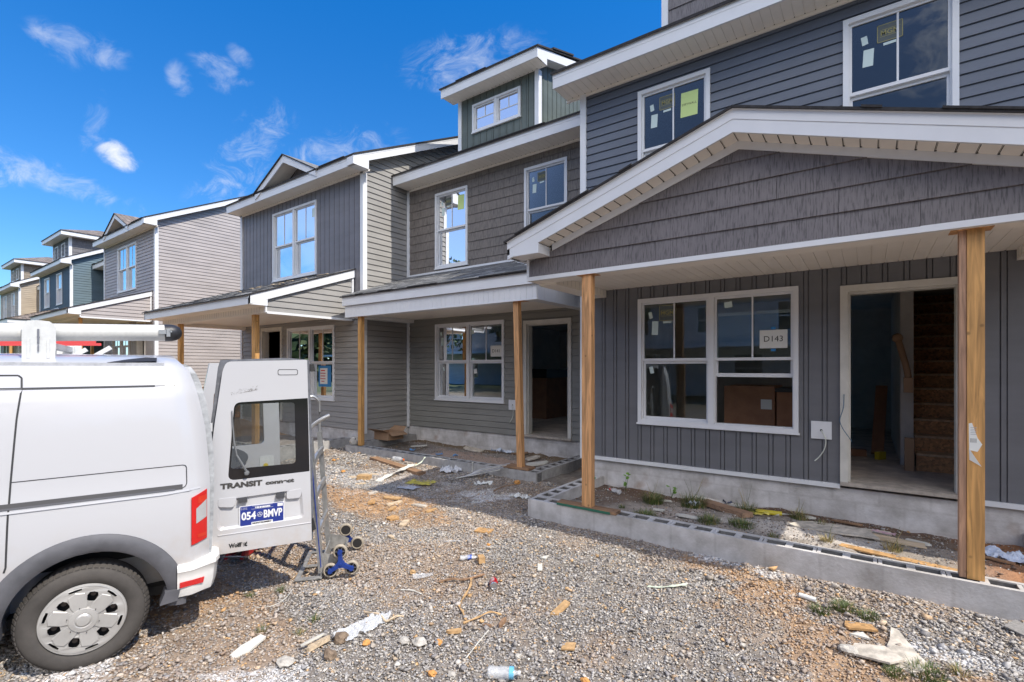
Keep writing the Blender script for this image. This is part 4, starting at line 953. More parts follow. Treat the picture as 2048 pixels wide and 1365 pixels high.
def shed_dormer(T, X0, X1, Y, zb, zt, m, kind, ov=.22, oh=.36, rise=.34, depth=3.2, win=None, hip=False, rm=shingle_grey):
    F = front(Y); mb = MB(); fn = {'lap': lap, 'bnb': bnb, 'shake': shake}[kind]
    ops = [win] if win else []
    fn(mb, F, X0, X1, zb, zt, ops); backing(mb, F, X0, X1, zb, zt, ops)
    for x, sg in ((X0, -1), (X1, 1)):
        fn(mb, side(x, sg), Y, Y + depth, zb, zt + (0 if hip else rise * depth * .9), [])
    if not hip: mb.cuts = [((0, Y - oh, zt + .06), (0, -rise, 1))]
    mb.build('dormer_wall', [m, drywall], T)
    mb = MB()
    for a in (X0 - .03, X1 - .06): mb.box(a, a + .09, Y - .025, Y + .09, zb, zt)
    y0 = Y - oh; xa, xb = X0 - ov, X1 + ov; fh = .185
    F0 = front(y0 + .0)
    mb.fbox(F0, xa, xb, -.025, 0, zt - .01, zt + fh); mb.fbox(F0, xa, xb, 0, .004, zt + fh * .68, zt + fh)
    if hip:
        for a in (xa, xb - .025): mb.box(a, a + .025, y0 + .025, Y + depth, zt - .01, zt + fh)
        mb.box(xa + .02, xb - .02, y0 + .02, Y + depth, zt - .004, zt + .006)
    else:
        for a in (xa, xb - .025):
            mb.hexa([(a, y0 + .025, zt + .02), (a + .025, y0 + .025, zt + .02), (a + .025, Y + depth, zt + .02 + rise * depth), (a, Y + depth, zt + .02 + rise * depth)], [(a, y0 + .025, zt + fh), (a + .025, y0 + .025, zt + fh), (a + .025, Y + depth, zt + fh + rise * depth), (a, Y + depth, zt + fh + rise * depth)])
        mb.prism([(xb - .012, y0 + .026, zt - .01), (xb - .012, Y - .02, zt - .01), (xb - .012, Y - .02, zt + .14), (xb - .012, y0 + .026, zt + .05)], (.012, 0, 0))
        for a, b in ((xa + .025, X0), (X1, xb - .025)):
            mb.hexa([(a, Y - .02, zt + .1), (b, Y - .02, zt + .1), (b, Y + depth, zt + .08 + rise * depth), (a, Y + depth, zt + .08 + rise * depth)], [(a, Y - .02, zt + .11), (b, Y - .02, zt + .11), (b, Y + depth, zt + .1 + rise * depth), (a, Y + depth, zt + .1 + rise * depth)])
    mb.build('dormer_trim', white, T)
    mb = MB(); soffit(mb, F, xa + .03, xb - .03, 0, oh - .025, zt, dots=.03); mb.build('dormer_soffit', [soff, hole], T)
    mb = MB(); zz = zt + fh + .012
    if hip:
        h = (xb - xa) / 2 * .36; xm = (xa + xb) / 2; hw = (xb - xa) / 2; D_ = Y + depth
        hiproof_poly(mb, [(xa - .03, y0 - .03, zz), (xb + .03, y0 - .03, zz), (xm, y0 + hw, zz + h)]); hiproof_poly(mb, [(xb + .03, y0 - .03, zz), (xb + .03, D_, zz), (xm, D_, zz + h), (xm, y0 + hw, zz + h)]); hiproof_poly(mb, [(xa - .03, D_, zz), (xa - .03, y0 - .03, zz), (xm, y0 + hw, zz + h), (xm, D_, zz + h)])
    else:
        hiproof_poly(mb, [(xa - .03, y0 - .03, zz), (xb + .03, y0 - .03, zz), (xb + .03, Y + depth, zz + rise * (depth + oh)), (xa - .03, Y + depth, zz + rise * (depth + oh))], .03)
        mb.box(xa + .45, xb - 1.2, y0 - .04, y0 + .1, zz, zz + .014, 1); mb.hexa([(xb - .2, y0 + .5, zz + rise * .53), (xb + .05, y0 + .5, zz + rise * .53), (xb + .05, y0 + 1.3, zz + rise * 1.33), (xb - .2, y0 + 1.3, zz + rise * 1.33)], [(xb - .2, y0 + .5, zz + rise * .53 + .03), (xb + .05, y0 + .5, zz + rise * .53 + .03), (xb + .05, y0 + 1.3, zz + rise * 1.33 + .03), (xb - .2, y0 + 1.3, zz + rise * 1.33 + .03)], 1)
    mb.build('dormer_roof', [rm, shingle_edge], T)

# --- recessed unit between the near and the grey one
def house_middle():
    Yw = 7.55; X0, X1 = -8.34, -3.36; ZB = -1.27
    T = thing('townhouse', 'recessed townhouse with brown shake upper wall and green dormer, window paper reading D141', 'townhouse', (X0, Yw, -1.64), 'townhouses in a row under construction')
    F = front(Yw); win = (-7.47, -5.64, -.675, .92); door = (-5.12, -4.25, -1.235, .80)
    wall(T, F, 'lap', sd_olive, X0, X1, ZB, 1.10, [win, (door[0] - .07, door[1] + .07, ZB - .1, door[3] + .07)], ph=ZB, name='lower_wall')
    w2 = (-7.47, -6.56, 2.09, 3.69); w3 = (-5.17, -4.26, 2.09, 3.69)
    wall(T, F, 'shake', sh_brown, X0, X1, 1.10, 3.98, [w2, w3], e=.18, t=.016, ph=1.10, name='upper_wall', wmin=.1, wmax=.26)
    boxes('corner_board', white, T, (X0, X0 + .075, Yw - .03, Yw - .001, ZB - .04, 3.93), (X1 - .06, X1 + .012, Yw - .03, Yw - .001, ZB - .04, 3.93))
    foundation(T, X0 + .002, X1 - .002, Yw, Yw + 9.9, ZB - .01, -2.0, (0, 0))
    window(T, F, *win, units=2, stickers=[(-7.33, .71, .05, .08, .2, pale_sticker, ''), (-7.29, .55, .075, .17, 0, pale_sticker, ''), (-6.46, .72, .07, .09, .1, pale_sticker, ''), (-5.86, .325, .275, .215, 0, paper, 'D141'), (-7.29, -.03, .04, .08, .25, pale_sticker, ''), (-6.42, -.07, .08, .09, .1, paper, '')])
    window(T, F, *w2, units=1, g=glass_up, stickers=std_stickers(-7.42, 3.67, .95) + [(-6.77, 3.40, .17, .3, -.05, green_paper, '')]); window(T, F, *w3, units=1, g=glass_up, stickers=std_stickers(-5.12, 3.67, .95))
    opening_frame(T, F, *door); outlet(T, F, -5.43, -.70, .19)
    main_eave(T, Yw, X0 + .012, X1 - .012, 3.93, .2, .44)
    shed_dormer(T, -7.17, -5.16, 7.98, 4.45, 5.745, sd_green, 'bnb', win=(-6.80, -5.56, 4.96, 5.56))
    window(T, front(7.98), -6.80, -5.56, 4.96, 5.56, units=2, g=glass_up, single=True, trim=.045)
    interior(T, X0, X1, Yw, Yw + 6.5, zf=-1.25, rear=(-4.7, -3.5))
    hip_porch(T, -8.335, -3.80, 5.88, Yw, 1.392, 1.205, .985, .36, shingle_grey)
    post(T, -8.00, 5.98, -1.50, .983, 0, .09, treated, treated, name='porch_post'); post(T, -4.22, 5.96, -1.47, .983, .0, .09, pine, pine, name='porch_post', lean=-.07)
    mb = MB(); mb.box(-4.47, -4.0, 5.93, 6.12, -1.50, -1.465); mb.build('post_shim', oldwood, T)
    mb = MB(); block_row(mb, -8.25, -3.83, 5.87, 6.065, -1.75, -1.50); block_row(mb, -4.025, -3.83, 6.067, 7.53, -1.75, -1.495, 'y'); block_row(mb, -8.25, -8.055, 6.067, 7.53, -1.75, -1.46, 'y'); mb.build('porch_block_wall', [blockm, mat('cell_fill_shade', (.07, .06, .055), .95), mat('raw_cell_shade', (.15, .145, .14), .95, noise=(30, .3))], T)
    return T
TM = house_middle()

def deco_gable(T, ax, Y, zb, hw=1.27, h=.62, rm=shingle_grey, depth=1.5):
    """small open gablet standing on the eave"""
    k = h / hw; mb = MB()
    for sg in (-1, 1):
        q = lambda x, y, z: (ax + sg * x, y, z)
        mb.hexa([q(0, Y, zb + h - .17), q(hw, Y, zb - .17 + .02), q(hw, Y + .025, zb - .17 + .02), q(0, Y + .025, zb + h - .17)], [q(0, Y, zb + h), q(hw, Y, zb + .0), q(hw, Y + .025, zb + .0), q(0, Y + .025, zb + h)])
    mb.build('gablet_trim', white, T)
    mb = MB(); z0 = zb + h - .12
    for sg in (-1, 1):
        q = lambda x, y, z: (ax + sg * x, y, z); mb.face([q(0, Y + .025, z0), q(hw, Y + .025, z0 - h), q(hw, Y + .4, z0 - h), q(0, Y + .4, z0)])
    mb.prism([(ax - hw * .9, Y + .4, zb - .12), (ax + hw * .9, Y + .4, zb - .12), (ax, Y + .4, zb + h - .13)], (0, .03, 0), 1); mb.build('gablet_soffit', [soff, sh_plum], T)
    mb = MB()
    for sg in (-1, 1):
        p = [(ax, Y - .03, zb + h + .02), (ax + sg * (hw + .06), Y - .03, zb - .01), (ax + sg * (hw + .06), Y + .4, zb + .0), (ax + sg * .1, Y + depth, zb + h + .02), (ax, Y + depth, zb + h + .02)]
        hiproof_poly(mb, p if sg < 0 else p[::-1], .025)
    mb.build('gablet_roof', [rm, shingle_edge], T)
def shed_porch(T, XL, XR, YF, Yw, z0, z1, m, kind='lap', fh=.165, zc=.985, rm=shingle_grey, posts=()):
    """lean-to porch roof with a sided triangular end"""
    k = (z1 - z0) / (Yw - YF); mb = MB(); oh = .33
    mb.box(XL, XR, YF, YF + .025, z0 - fh, z0 - .012); mb.box(XL, XR, YF - .004, YF, z0 - .06, z0 - .012)
    for x, a in ((XR, XR - .025), (XL + .025, XL)):
        mb.hexa([(a, YF, z0 - fh), (a + .025, YF, z0 - fh), (a + .025, Yw, z1 - fh), (a, Yw, z1 - fh)], [(a, YF, z0 - .012), (a + .025, YF, z0 - .012), (a + .025, Yw, z1 - .012), (a, Yw, z1 - .012)])
    mb.prism([(XR - .02, YF + .026, z0 - fh), (XR - .02, YF + oh, z0 - fh), (XR - .02, YF + oh, z0 + k * oh - fh + .02)], (.018, 0, 0))
    mb.box(XR - .07, XR - .02, YF + oh - .03, YF + oh, zc, z0 + k * oh - .1); mb.box(XR - .07, XR - .02, YF + oh, Yw - .02, zc - .02, zc + .02); mb.box(XR - .075, XR - .02, Yw - .05, Yw - .015, zc - .02, z1 - .1)
    mb.build('porch_trim', white, T)
    mb = MB(); lap(mb, side(XR - .06, 1), YF + oh, Yw - .03, zc, z1, []); mb.cuts = [((0, YF, z0 - fh + .02), (0, -k, 1))]; mb.build('porch_end_wall', [m], T)
    mb = MB(); mb.box(XL + .1, XR - .3, YF + oh, YF + oh + .2, zc, zc + .22); mb.box(XL + .1, XL + .3, YF + oh + .2, Yw - .02, zc - .0, zc + .2); mb.box(XR - .28, XR - .08, YF + oh, Yw - .02, zc, zc + .2)
    mb.box(XL + .02, XR - .03, YF + .026, YF + oh, z0 - fh, z0 - fh + .01); mb.box(XL + .1, XR - .1, YF + oh + .2, Yw - .02, zc + .08, zc + .1)
    u = XL + .15
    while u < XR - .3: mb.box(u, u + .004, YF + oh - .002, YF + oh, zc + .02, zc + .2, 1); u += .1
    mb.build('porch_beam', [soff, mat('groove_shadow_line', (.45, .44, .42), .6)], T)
    mb = MB(); y0 = YF - .04; hiproof_poly(mb, [(XL - .03, y0, z0), (XR + .02, y0, z0), (XR + .02, Yw, z1 + .02), (XL - .03, Yw, z1 + .02)], .022)
    r = random.Random(3)
    for i in range(int((Yw - YF) / .13)):
        yy = YF + .13 * i; zz = z0 + k * (yy - y0); u = XL
        while u < XR - .1:
            v = min(u + r.uniform(.15, .4), XR)
            if r.random() < .6: mb.hexa([(u, yy, zz), (v, yy, zz), (v, yy + .13, zz + .13 * k), (u, yy + .13, zz + .13 * k)], [(u, yy, zz + .012), (v, yy, zz + .012), (v, yy + .13, zz + .13 * k + .003), (u, yy + .13, zz + .13 * k + .003)], 0 if r.random() < .6 else 1)
            u = v
    for i in range(14):   # chips of offcut left lying on the slope
        u = r.uniform(XL + .8, XR - .6); yy = r.uniform(YF + .9, Yw - .2); zz = z0 + k * (yy - y0) + .015; mb.box(u, u + r.uniform(.08, .25), yy, yy + .05, zz, zz + .012, 2)
    mb.build('porch_roof', [rm, shingle_edge, paleply], T)
    for (px, py, zz) in posts: post(T, px, py, zz, zc - .002, 0, .125, treated, treated, pad=False)

def gable_unit(name_label, X0, X1, Yw, dz, mats_, loc, gx, porch_m, win, gwin, gdoor, posts, upper='bnb', rm=shingle_grey, group='townhouses in a row under construction', extra=None, lowkind='lap', lstick=True, zg=-1.64):
    T = thing('townhouse', name_label, 'townhouse', loc, group)
    F = front(Yw); ZB = -1.28 + dz; lo_m, up_m, side_m = mats_
    ops = [gwin, (gdoor[0] - .07, gdoor[1] + .07, ZB - .1, gdoor[3] + .07)] + ([(extra[0] - .05, extra[1] + .05, ZB - .1, extra[3] + .05)] if extra else [])
    wall(T, F, lowkind, lo_m, X0 + .05, X1 - .06, ZB, 1.1 + dz, ops, name='lower_wall')
    wall(T, F, upper, up_m, X0 + .05, X1 - .06, 1.1 + dz, 4.0 + dz, [win], name='upper_wall')
    zt, zr, y0, y1 = main_eave(T, Yw, X0 - .05, X1 + .2, 4.0 + dz, .185, .36, rm=rm)
    k = .49
    wall(T, side(X1, 1), 'lap', side_m, Yw, Yw + 9.2, ZB, 8.0 + dz, [], cuts=[((0, y0, zt - .10), (0, -k, 1)), ((0, y1, zr - .1), (0, .49, 1))], name='side_wall', back=False)
    mb = MB(); mb.box(X0 + .02, X0 + .10, Yw + .0, Yw + 9.2, ZB, 4.0 + dz); mb.box(X1 - .13, X1 - .02, Yw + .13, Yw + 9.2, ZB, 4.0 + dz)
    mb.prism([(X1 - .13, y0 + .4, zt), (X1 - .13, y1 + 4.6, zt), (X1 - .13, y1, zr - .16)], (.1, 0, 0)); mb.build('party_wall', drywall, T)
    side_rake(T, X1, 1, Yw, zt, zr, y0, y1, .2, .165)
    boxes('corner_board', white, T, (X1 - .07, X1 + .024, Yw - .03, Yw + .075, ZB - .07, 4.0 + dz), (X0 - .01, X0 + .07, Yw - .03, Yw + .05, ZB - .07, 4.0 + dz))
    foundation(T, X0 + .004, X1 - .004, Yw, Yw + 9.1, ZB - .01, -2.2)
    window(T, F, *win, units=2, g=glass_up, stickers=[(win[1] - .16, win[3] - .25, .12, .2, 0, pale_sticker, '')] if lstick else ())
    window(T, F, *gwin, units=2)
    opening_frame(T, F, *gdoor)
    if extra: opening_frame(T, F, *extra)
    deco_gable(T, gx, Yw - .36 - .028, 4.185 + dz + .01, rm=rm)
    interior(T, X0, X1, Yw, Yw + 8.8, zf=ZB + .02, zm=1.45 + dz, zt=4.0 + dz)
    return T
def house_grey():
    T = gable_unit('grey townhouse with plum board and batten upper wall, small gablet and sunlit grey side wall', -13.45, -8.36, 6.37, 0, (sd_grey, sd_plum, sd_grey), (-13.45, 6.37, -1.64), -10.72, sd_grey,
                   (-11.85, -10.0, 2.10, 3.76), (-11.2, -9.33, -.71, .93), (-12.35, -11.5, -1.25, .92), [])
    shed_porch(T, -13.45, -8.62, 4.20, 6.36, 1.262, 2.04, sd_grey, posts=[(-9.31, 4.60, -1.5), (-12.66, 4.60, -1.2)])
    mb = MB(); block_row(mb, -13.2, -8.75, 4.55, 4.75, -1.75, -1.47); block_row(mb, -8.95, -8.75, 4.75, 6.35, -1.75, -1.46, 'y'); mb.build('porch_block_wall', [blockm, mat('cell_fill_shade', (.07, .06, .055), .95), mat('raw_cell_shade', (.15, .145, .14), .95, noise=(30, .3))], T)
    q = MB(); F = front(6.37)
    # blue framed notice taped in the right lower sash
    a, b, c, d = -10.03, -9.55, -.42, .05
    q.face([F.p(a, -.058, c), F.p(b, -.058, c), F.p(b, -.058, d), F.p(a, -.058, d)], 1); q.face([F.p(a + .06, -.057, c + .06), F.p(b - .14, -.057, c + .06), F.p(b - .14, -.057, d - .06), F.p(a + .06, -.057, d - .06)], 0)
    for i, (wd, m_) in enumerate(((.16, 2), (.2, 3), (.18, 3), (.2, 3), (.12, 3))): q.face([F.p(-9.86 - wd / 2, -.056, -.075 - .06 * i), F.p(-9.86 + wd / 2, -.056, -.075 - .06 * i), F.p(-9.86 + wd / 2, -.056, -.05 - .06 * i), F.p(-9.86 - wd / 2, -.056, -.05 - .06 * i)], m_)
    q.build('taped_notice', [paper, bluepaper, redink, mat('red_text', (.55, .2, .2), .7)], T)
    return T
TG = house_grey()
def house_taupe():
    dz = .68
    T = gable_unit('taupe lap-sided townhouse with a sunlit side wall and small gablet, beyond the van roof', -24.35, -19.15, 6.3, dz, (sd_taupe, sd_taupe, sd_taupe), (-24.35, 6.3, -1.0), -21.75, sd_taupe,
                   (-22.8, -20.88, 2.10 + dz, 3.76 + dz), (-23.4, -21.6, -.71 + dz, .93 + dz), (-20.75, -20.1, -1.25 + dz, .9 + dz), [], upper='lap', rm=shingle_brown, lowkind='bnb', lstick=False, zg=-1)
    shed_porch(T, -24.0, -19.4, 4.12, 6.29, 1.79, 2.57, sd_taupe, zc=1.55, rm=shingle_brown, posts=[(-19.9, 4.5, -.9), (-23.7, 4.5, -.9)])
    return T
house_taupe()
def recess_unit(label, X0, X1, dz, m_up, m_lo, Yw=7.6, pin=.03):
    T = thing('townhouse', label, 'townhouse', (X0, Yw, -1.64 + dz), 'townhouses in a row under construction'); F = front(Yw)
    win = (X0 + .9, X0 + 2.7, -.71 + dz, .93 + dz); door = (X1 - 1.9, X1 - 1.0, -1.24 + dz, .85 + dz)
    wall(T, F, 'lap', m_lo, X0, X1, -1.28 + dz, 1.1 + dz, [win, (door[0] - .07, door[1] + .07, -1.4 + dz, door[3] + .07)], name='lower_wall')
    w2 = (X0 + .9, X0 + 1.8, 2.1 + dz, 3.7 + dz); w3 = (X1 - 1.9, X1 - 1.0, 2.1 + dz, 3.7 + dz)
    wall(T, F, 'lap', m_up, X0, X1, 1.1 + dz, 4.0 + dz, [w2, w3], name='upper_wall')
    foundation(T, X0 + .01, X1 - .01, Yw, Yw + 9, -1.29 + dz, -2.2, (0, 0))
    window(T, F, *win, units=2); window(T, F, *w2, units=1, g=glass_up); window(T, F, *w3, units=1, g=glass_up); opening_frame(T, F, *door)
    main_eave(T, Yw, X0 + .02, X1 - .02, 3.93 + dz, .2, .44, rm=shingle_brown)
    hip_porch(T, X0 + pin, X1 - .03, Yw - 1.7, Yw, 1.39 + dz, 1.2 + dz, .99 + dz, .36, shingle_brown)
    interior(T, X0, X1, Yw, Yw + 8, zf=-1.26 + dz, zm=1.45 + dz, zt=4 + dz)
    post(T, X0 + .4, Yw - 1.6, -1.5 + dz, .98 + dz, 0, .13, treated, treated, pad=False); post(T, X1 - .5, Yw - 1.6, -1.5 + dz, .98 + dz, 0, .13, treated, treated, pad=False)
    return T
recess_unit('dark navy recessed townhouse half hidden between the taupe and the navy one', -29.45, -24.4, .68, sd_navy, sd_navy)
recess_unit('tan recessed townhouse hidden between the navy and the tan one', -40.0, -35.15, .68, sd_tan, sd_tan)
recess_unit('slate townhouse at the right end of the row beside the near one', 1.56, 6.5, 0.0, sd_blue, sd_olive, 7.05, .28)
def dormer_unit(label, X0, X1, dz, m_f, kind, m_s, m_d, rm=shingle_brown):
    T = thing('townhouse', label, 'townhouse', (X0, 6.4, -1.0), 'townhouses in a row under construction'); Yw = 6.4; F = front(Yw)
    c = X0 - (-35.1)
    w2 = (-34.15 + c, -33.2 + c, 2.3 + dz, 3.8 + dz); w3 = (-31.85 + c, -30.9 + c, 2.3 + dz, 3.8 + dz); win = (X0 + 1.0, X0 + 2.8, -.71 + dz, .93 + dz); door = (X1 - 2, X1 - 1.1, -1.24 + dz, .85 + dz)
    wall(T, F, kind, m_f, X0 + .05, X1 - .05, 1.1 + dz, 4.0 + dz, [w2, w3], name='upper_wall'); wall(T, F, kind, m_f, X0 + .05, X1 - .05, -1.28 + dz, 1.1 + dz, [win, (door[0] - .07, door[1] + .07, -1.4 + dz, door[3] + .07)], name='lower_wall')
    foundation(T, X0 + .01, X1 - .01, Yw, Yw + 9, -1.29 + dz, -2.2)
    for w_ in (w2, w3): window(T, F, *w_, units=1, g=glass_up)
    window(T, F, *win, units=2); opening_frame(T, F, *door)
    zt, zr, y0, y1 = main_eave(T, Yw, X0 - .05, X1 + .2, 4.0 + dz, .185, .36, rm=rm)
    wall(T, side(X1, 1), 'lap', m_s, Yw, Yw + 8.8, -1.28 + dz, 8 + dz, [], cuts=[((0, y0, zt - .10), (0, -.49, 1)), ((0, y1, zr - .1), (0, .49, 1))], name='side_wall', back=False)
    side_rake(T, X1, 1, Yw, zt, zr, y0, y1, .2, .165)
    boxes('corner_board', white, T, (X1 - .07, X1 + .024, Yw - .03, Yw + .075, -1.3 + dz, 4.0 + dz), (X0 - .01, X0 + .07, Yw - .03, Yw + .05, -1.3 + dz, 4.0 + dz))
    shed_dormer(T, X0 + 1.0, X0 + 3.9, 6.72, 4.5 + dz, 5.6 + dz, m_d, 'shake', hip=True, ov=.38, oh=.38, rm=rm, depth=2.6)
    for a in (X0 + 1.35, X0 + 2.6): window(T, front(6.72), a, a + .62, 4.72 + dz, 5.42 + dz, units=1, g=glass_up, mun=None)
    hip_porch(T, X0 + .1, X1 - .1, 4.4, Yw, 1.39 + dz, 1.2 + dz, .99 + dz, .36, rm, hipL=True)
    post(T, X0 + .5, 4.5, -1.5 + dz, .98 + dz, 0, .13, treated, treated, pad=False); post(T, X1 - .6, 4.5, -1.5 + dz, .98 + dz, 0, .13, treated, treated, pad=False)
    interior(T, X0, X1, Yw, Yw + 8, zf=-1.26 + dz, zm=1.45 + dz, zt=4 + dz)
    return T
dormer_unit('navy townhouse with grey shake dormer and teal sunlit side wall, beyond the taupe one', -35.1, -29.5, .72, sd_navy, 'bnb', sd_teal, sh_grey)
dormer_unit('tan townhouse with tan shake dormer, farthest to the left', -45.3, -40.05, .68, sd_tan, 'lap', sd_tan, sh_tan)

# --- across the yard, seen only mirrored in the windows
def far_side_house(x, y, m_, label, rm=shingle_brown):
    T = thing('house', label, 'house', (x, y, -1.9), 'pale houses across the yard'); F = Fr((-1, 0), (0, 1), (x + 7, y))
    mb = MB(); ops = [(1, 2.6, -.9, .8), (4.6, 6.2, -.9, .8), (10, 11.6, -.9, .8), (1.4, 2.4, 2, 3.6), (3.0, 4.0, 2, 3.6), (7.2, 8.2, 2, 3.6), (11, 12, 2, 3.6)]
    lap(mb, F, 0, 14, -1.6, 4.1, ops, e=.2); backing(mb, F, 0, 14, -1.6, 4.1, ops); mb.build('wall', [m_, drywall], T)
    mb = MB(); mb.box(x - 7, x + 7, y - 9, y - .2, -1.7, 4.1); mb.build('rear_mass', m_, T)
    for o in ops: window(T, F, *o, units=1, g=glass_up)
    mb = MB(); hiproof_poly(mb, [(x - 7.4, y + .5, 4.1), (x + 7.4, y + .5, 4.1), (x + 7.4, y - 4.5, 6.6), (x - 7.4, y - 4.5, 6.6)][::-1]); hiproof_poly(mb, [(x - 7.4, y - 9.5, 4.1), (x + 7.4, y - 9.5, 4.1), (x + 7.4, y - 4.5, 6.6), (x - 7.4, y - 4.5, 6.6)])
    for gx in (x - 3.4, x + 3): mb.prism([(gx - 1.8, y + .55, 4.1), (gx + 1.8, y + .55, 4.1), (gx, y + .55, 5.3)], (0, -2, 0), 1)
    mb.build('roof', [rm, shingle_edge], T)
    mb = MB(); mb.box(x - 7.4, x + 7.4, y + .48, y + .52, 3.95, 4.1); mb.box(x - 7, x + 7, y + .1, y + 2.0, 1.1, 1.3); mb.build('trim', white, T)
far_side_house(-7, -17, sd_white, 'pale grey lap-sided house opposite, mirrored in the near window')
far_side_house(9, -18, sd_white, 'pale lap-sided house opposite, behind the camera to the right')
far_side_house(-23, -16, sd_white, 'pale lap-sided house opposite, far left behind the camera')
leafm = mat('tree_leaf', (.055, .085, .03), .7, noise=(1.2, .5)); bark = mat('bark', (.12, .09, .065), .9, noise=(8, .3))
def tree(x, y, h, r, label, n=3500, seed=1):
    T = thing('tree', label, 'tree', (x, y, -1.9), 'trees beyond the yard'); R_ = random.Random(seed); mb = MB()
    mb.tube([(x, y, -1.9), (x + .1, y, -1.9 + h * .3), (x - .1, y + .1, -1.9 + h * .6)], [.22, .16, .07], 8)
    cl = []
    for i in range(14):
        a = R_.uniform(0, 2 * PI); q = R_.uniform(.2, 1) * r; zz = -1.9 + h * R_.uniform(.35, .98); q *= 1 - .55 * max(0, (zz + 1.9) / h - .5); c = (x + q * math.cos(a), y + q * math.sin(a), zz); cl.append((c, R_.uniform(.25, .5) * r)); mb.tube([(x, y, -1.9 + h * .35), c], [.07, .02], 5)
    mb.build('trunk', bark, T); mb = MB()
    for i in range(n):
        c, rr = R_.choice(cl); d = Vector((R_.gauss(0, 1), R_.gauss(0, 1), R_.gauss(0, .8))).normalized() * rr * R_.uniform(.5, 1.1); p = Vector(c) + d
        a = Vector((R_.gauss(0, 1), R_.gauss(0, 1), R_.gauss(0, 1))).normalized() * .16; b = a.cross(Vector((R_.gauss(0, 1), R_.gauss(0, 1), R_.gauss(0, 1)))).normalized() * .1
        mb.face([p - a, p + b, p + a, p - b])
    mb.build('crown', leafm, T)
def distant_wood():
    R_ = random.Random(8); mb = MB()
    for i in range(26000):
        a = R_.uniform(math.radians(188), math.radians(385)); d = R_.uniform(48, 70); hh = (7 + 4 * nz(np.array(a * 9.), np.array(1.), 1) + 2 * nz(np.array(a * 40.), np.array(2.), 1)); z = -2.2 + hh * R_.random() ** .7
        p = Vector((d * math.cos(a), d * math.sin(a), z)); u = Vector((R_.gauss(0, 1), R_.gauss(0, 1), R_.gauss(0, 1))).normalized() * .75; v = u.cross(Vector((R_.gauss(0, 1), R_.gauss(0, 1), R_.gauss(0, 1)))).normalized() * .5
        mb.face([p - u, p + v, p + u, p - v])
    o = mb.build('distant_wood', leafm); o['kind'] = 'stuff'; o['label'] = 'belt of dark trees around the far side of the yard'
distant_wood()
far_side_house(-40, -19, sd_white, 'pale lap-sided house opposite, farthest left of the row behind the camera')
for i, (x, y, h, r) in enumerate([(-16, -8, 8, 2.5), (-19, -11, 10, 3), (-12.5, -13, 9, 3), (-15, -17, 11, 3.5), (1.5, -15, 9, 3), (17, -12, 9, 3), (-22, -6, 7, 2.4), (-27, -13, 10, 3)]):
    tree(x, y, h, r, ['broad dark tree behind the camera to the far left', 'tall tree mirrored left in the recessed unit window', 'round tree mirrored in the middle window', 'tallest dark tree standing past the pale house', 'tree between the two pale houses opposite', 'tree right of the pale houses opposite', 'small tree nearest the van side of the yard', 'tree farthest left across the yard'][i], 2200, i + 3)

# ------------------------------------------------------------------ the van
VA = math.radians(71.5); GV = -1.86
VU = Vector((math.cos(VA), math.sin(VA), 0)); VN = Vector((math.sin(VA), -math.cos(VA), 0))
VP = Vector((-3.87, .90, 0)) + VN * .03
def vp(s, h, n=0.0):
    """van frame: s rearwards from the rear hub, h above the tyres' contact, n outwards from the left flank"""
    q = VP + VU * s + VN * n; return (q.x, q.y, GV + h)
HW = .8975
SEC = [(.30, -.10), (.36, -.045), (.50, -.012), (.75, .0), (1.03, .0), (1.085, -.012), (1.2, -.022), (1.45, -.045), (1.65, -.072), (1.735, -.088), (1.755, -.104), (1.83, -.122), (1.885, -.165), (1.915, -.24), (1.94, -.40), (1.955, -.65), (1.96, -HW)]
def sec_n(h):
    for (h0, n0), (h1, n1) in zip(SEC, SEC[1:]):
        if h <= h1: t = max(0, (h - h0) / (h1 - h0)); return n0 + (n1 - n0) * t
    return SEC[-1][1]
REAR = [(.30, .64), (.50, .655), (1.08, .66), (1.36, .648), (1.58, .615), (1.82, .555), (1.90, .49), (1.96, .44)]
def rear_s(h):
    for (h0, n0), (h1, n1) in zip(REAR, REAR[1:]):
        if h <= h1: t = max(0, (h - h0) / (h1 - h0)); return n0 + (n1 - n0) * t
    return REAR[-1][1]
def van_n(s, h):
    n = sec_n(h); d = rear_s(h) - s
    if d < .14: n -= .075 * (1 - d / .14) ** 2
    f = -s - 2.2
    if f > 0: n -= .03 * f * f
    f2 = -s - 3.2
    if f2 > 0: n -= .45 * f2 * f2
    return n
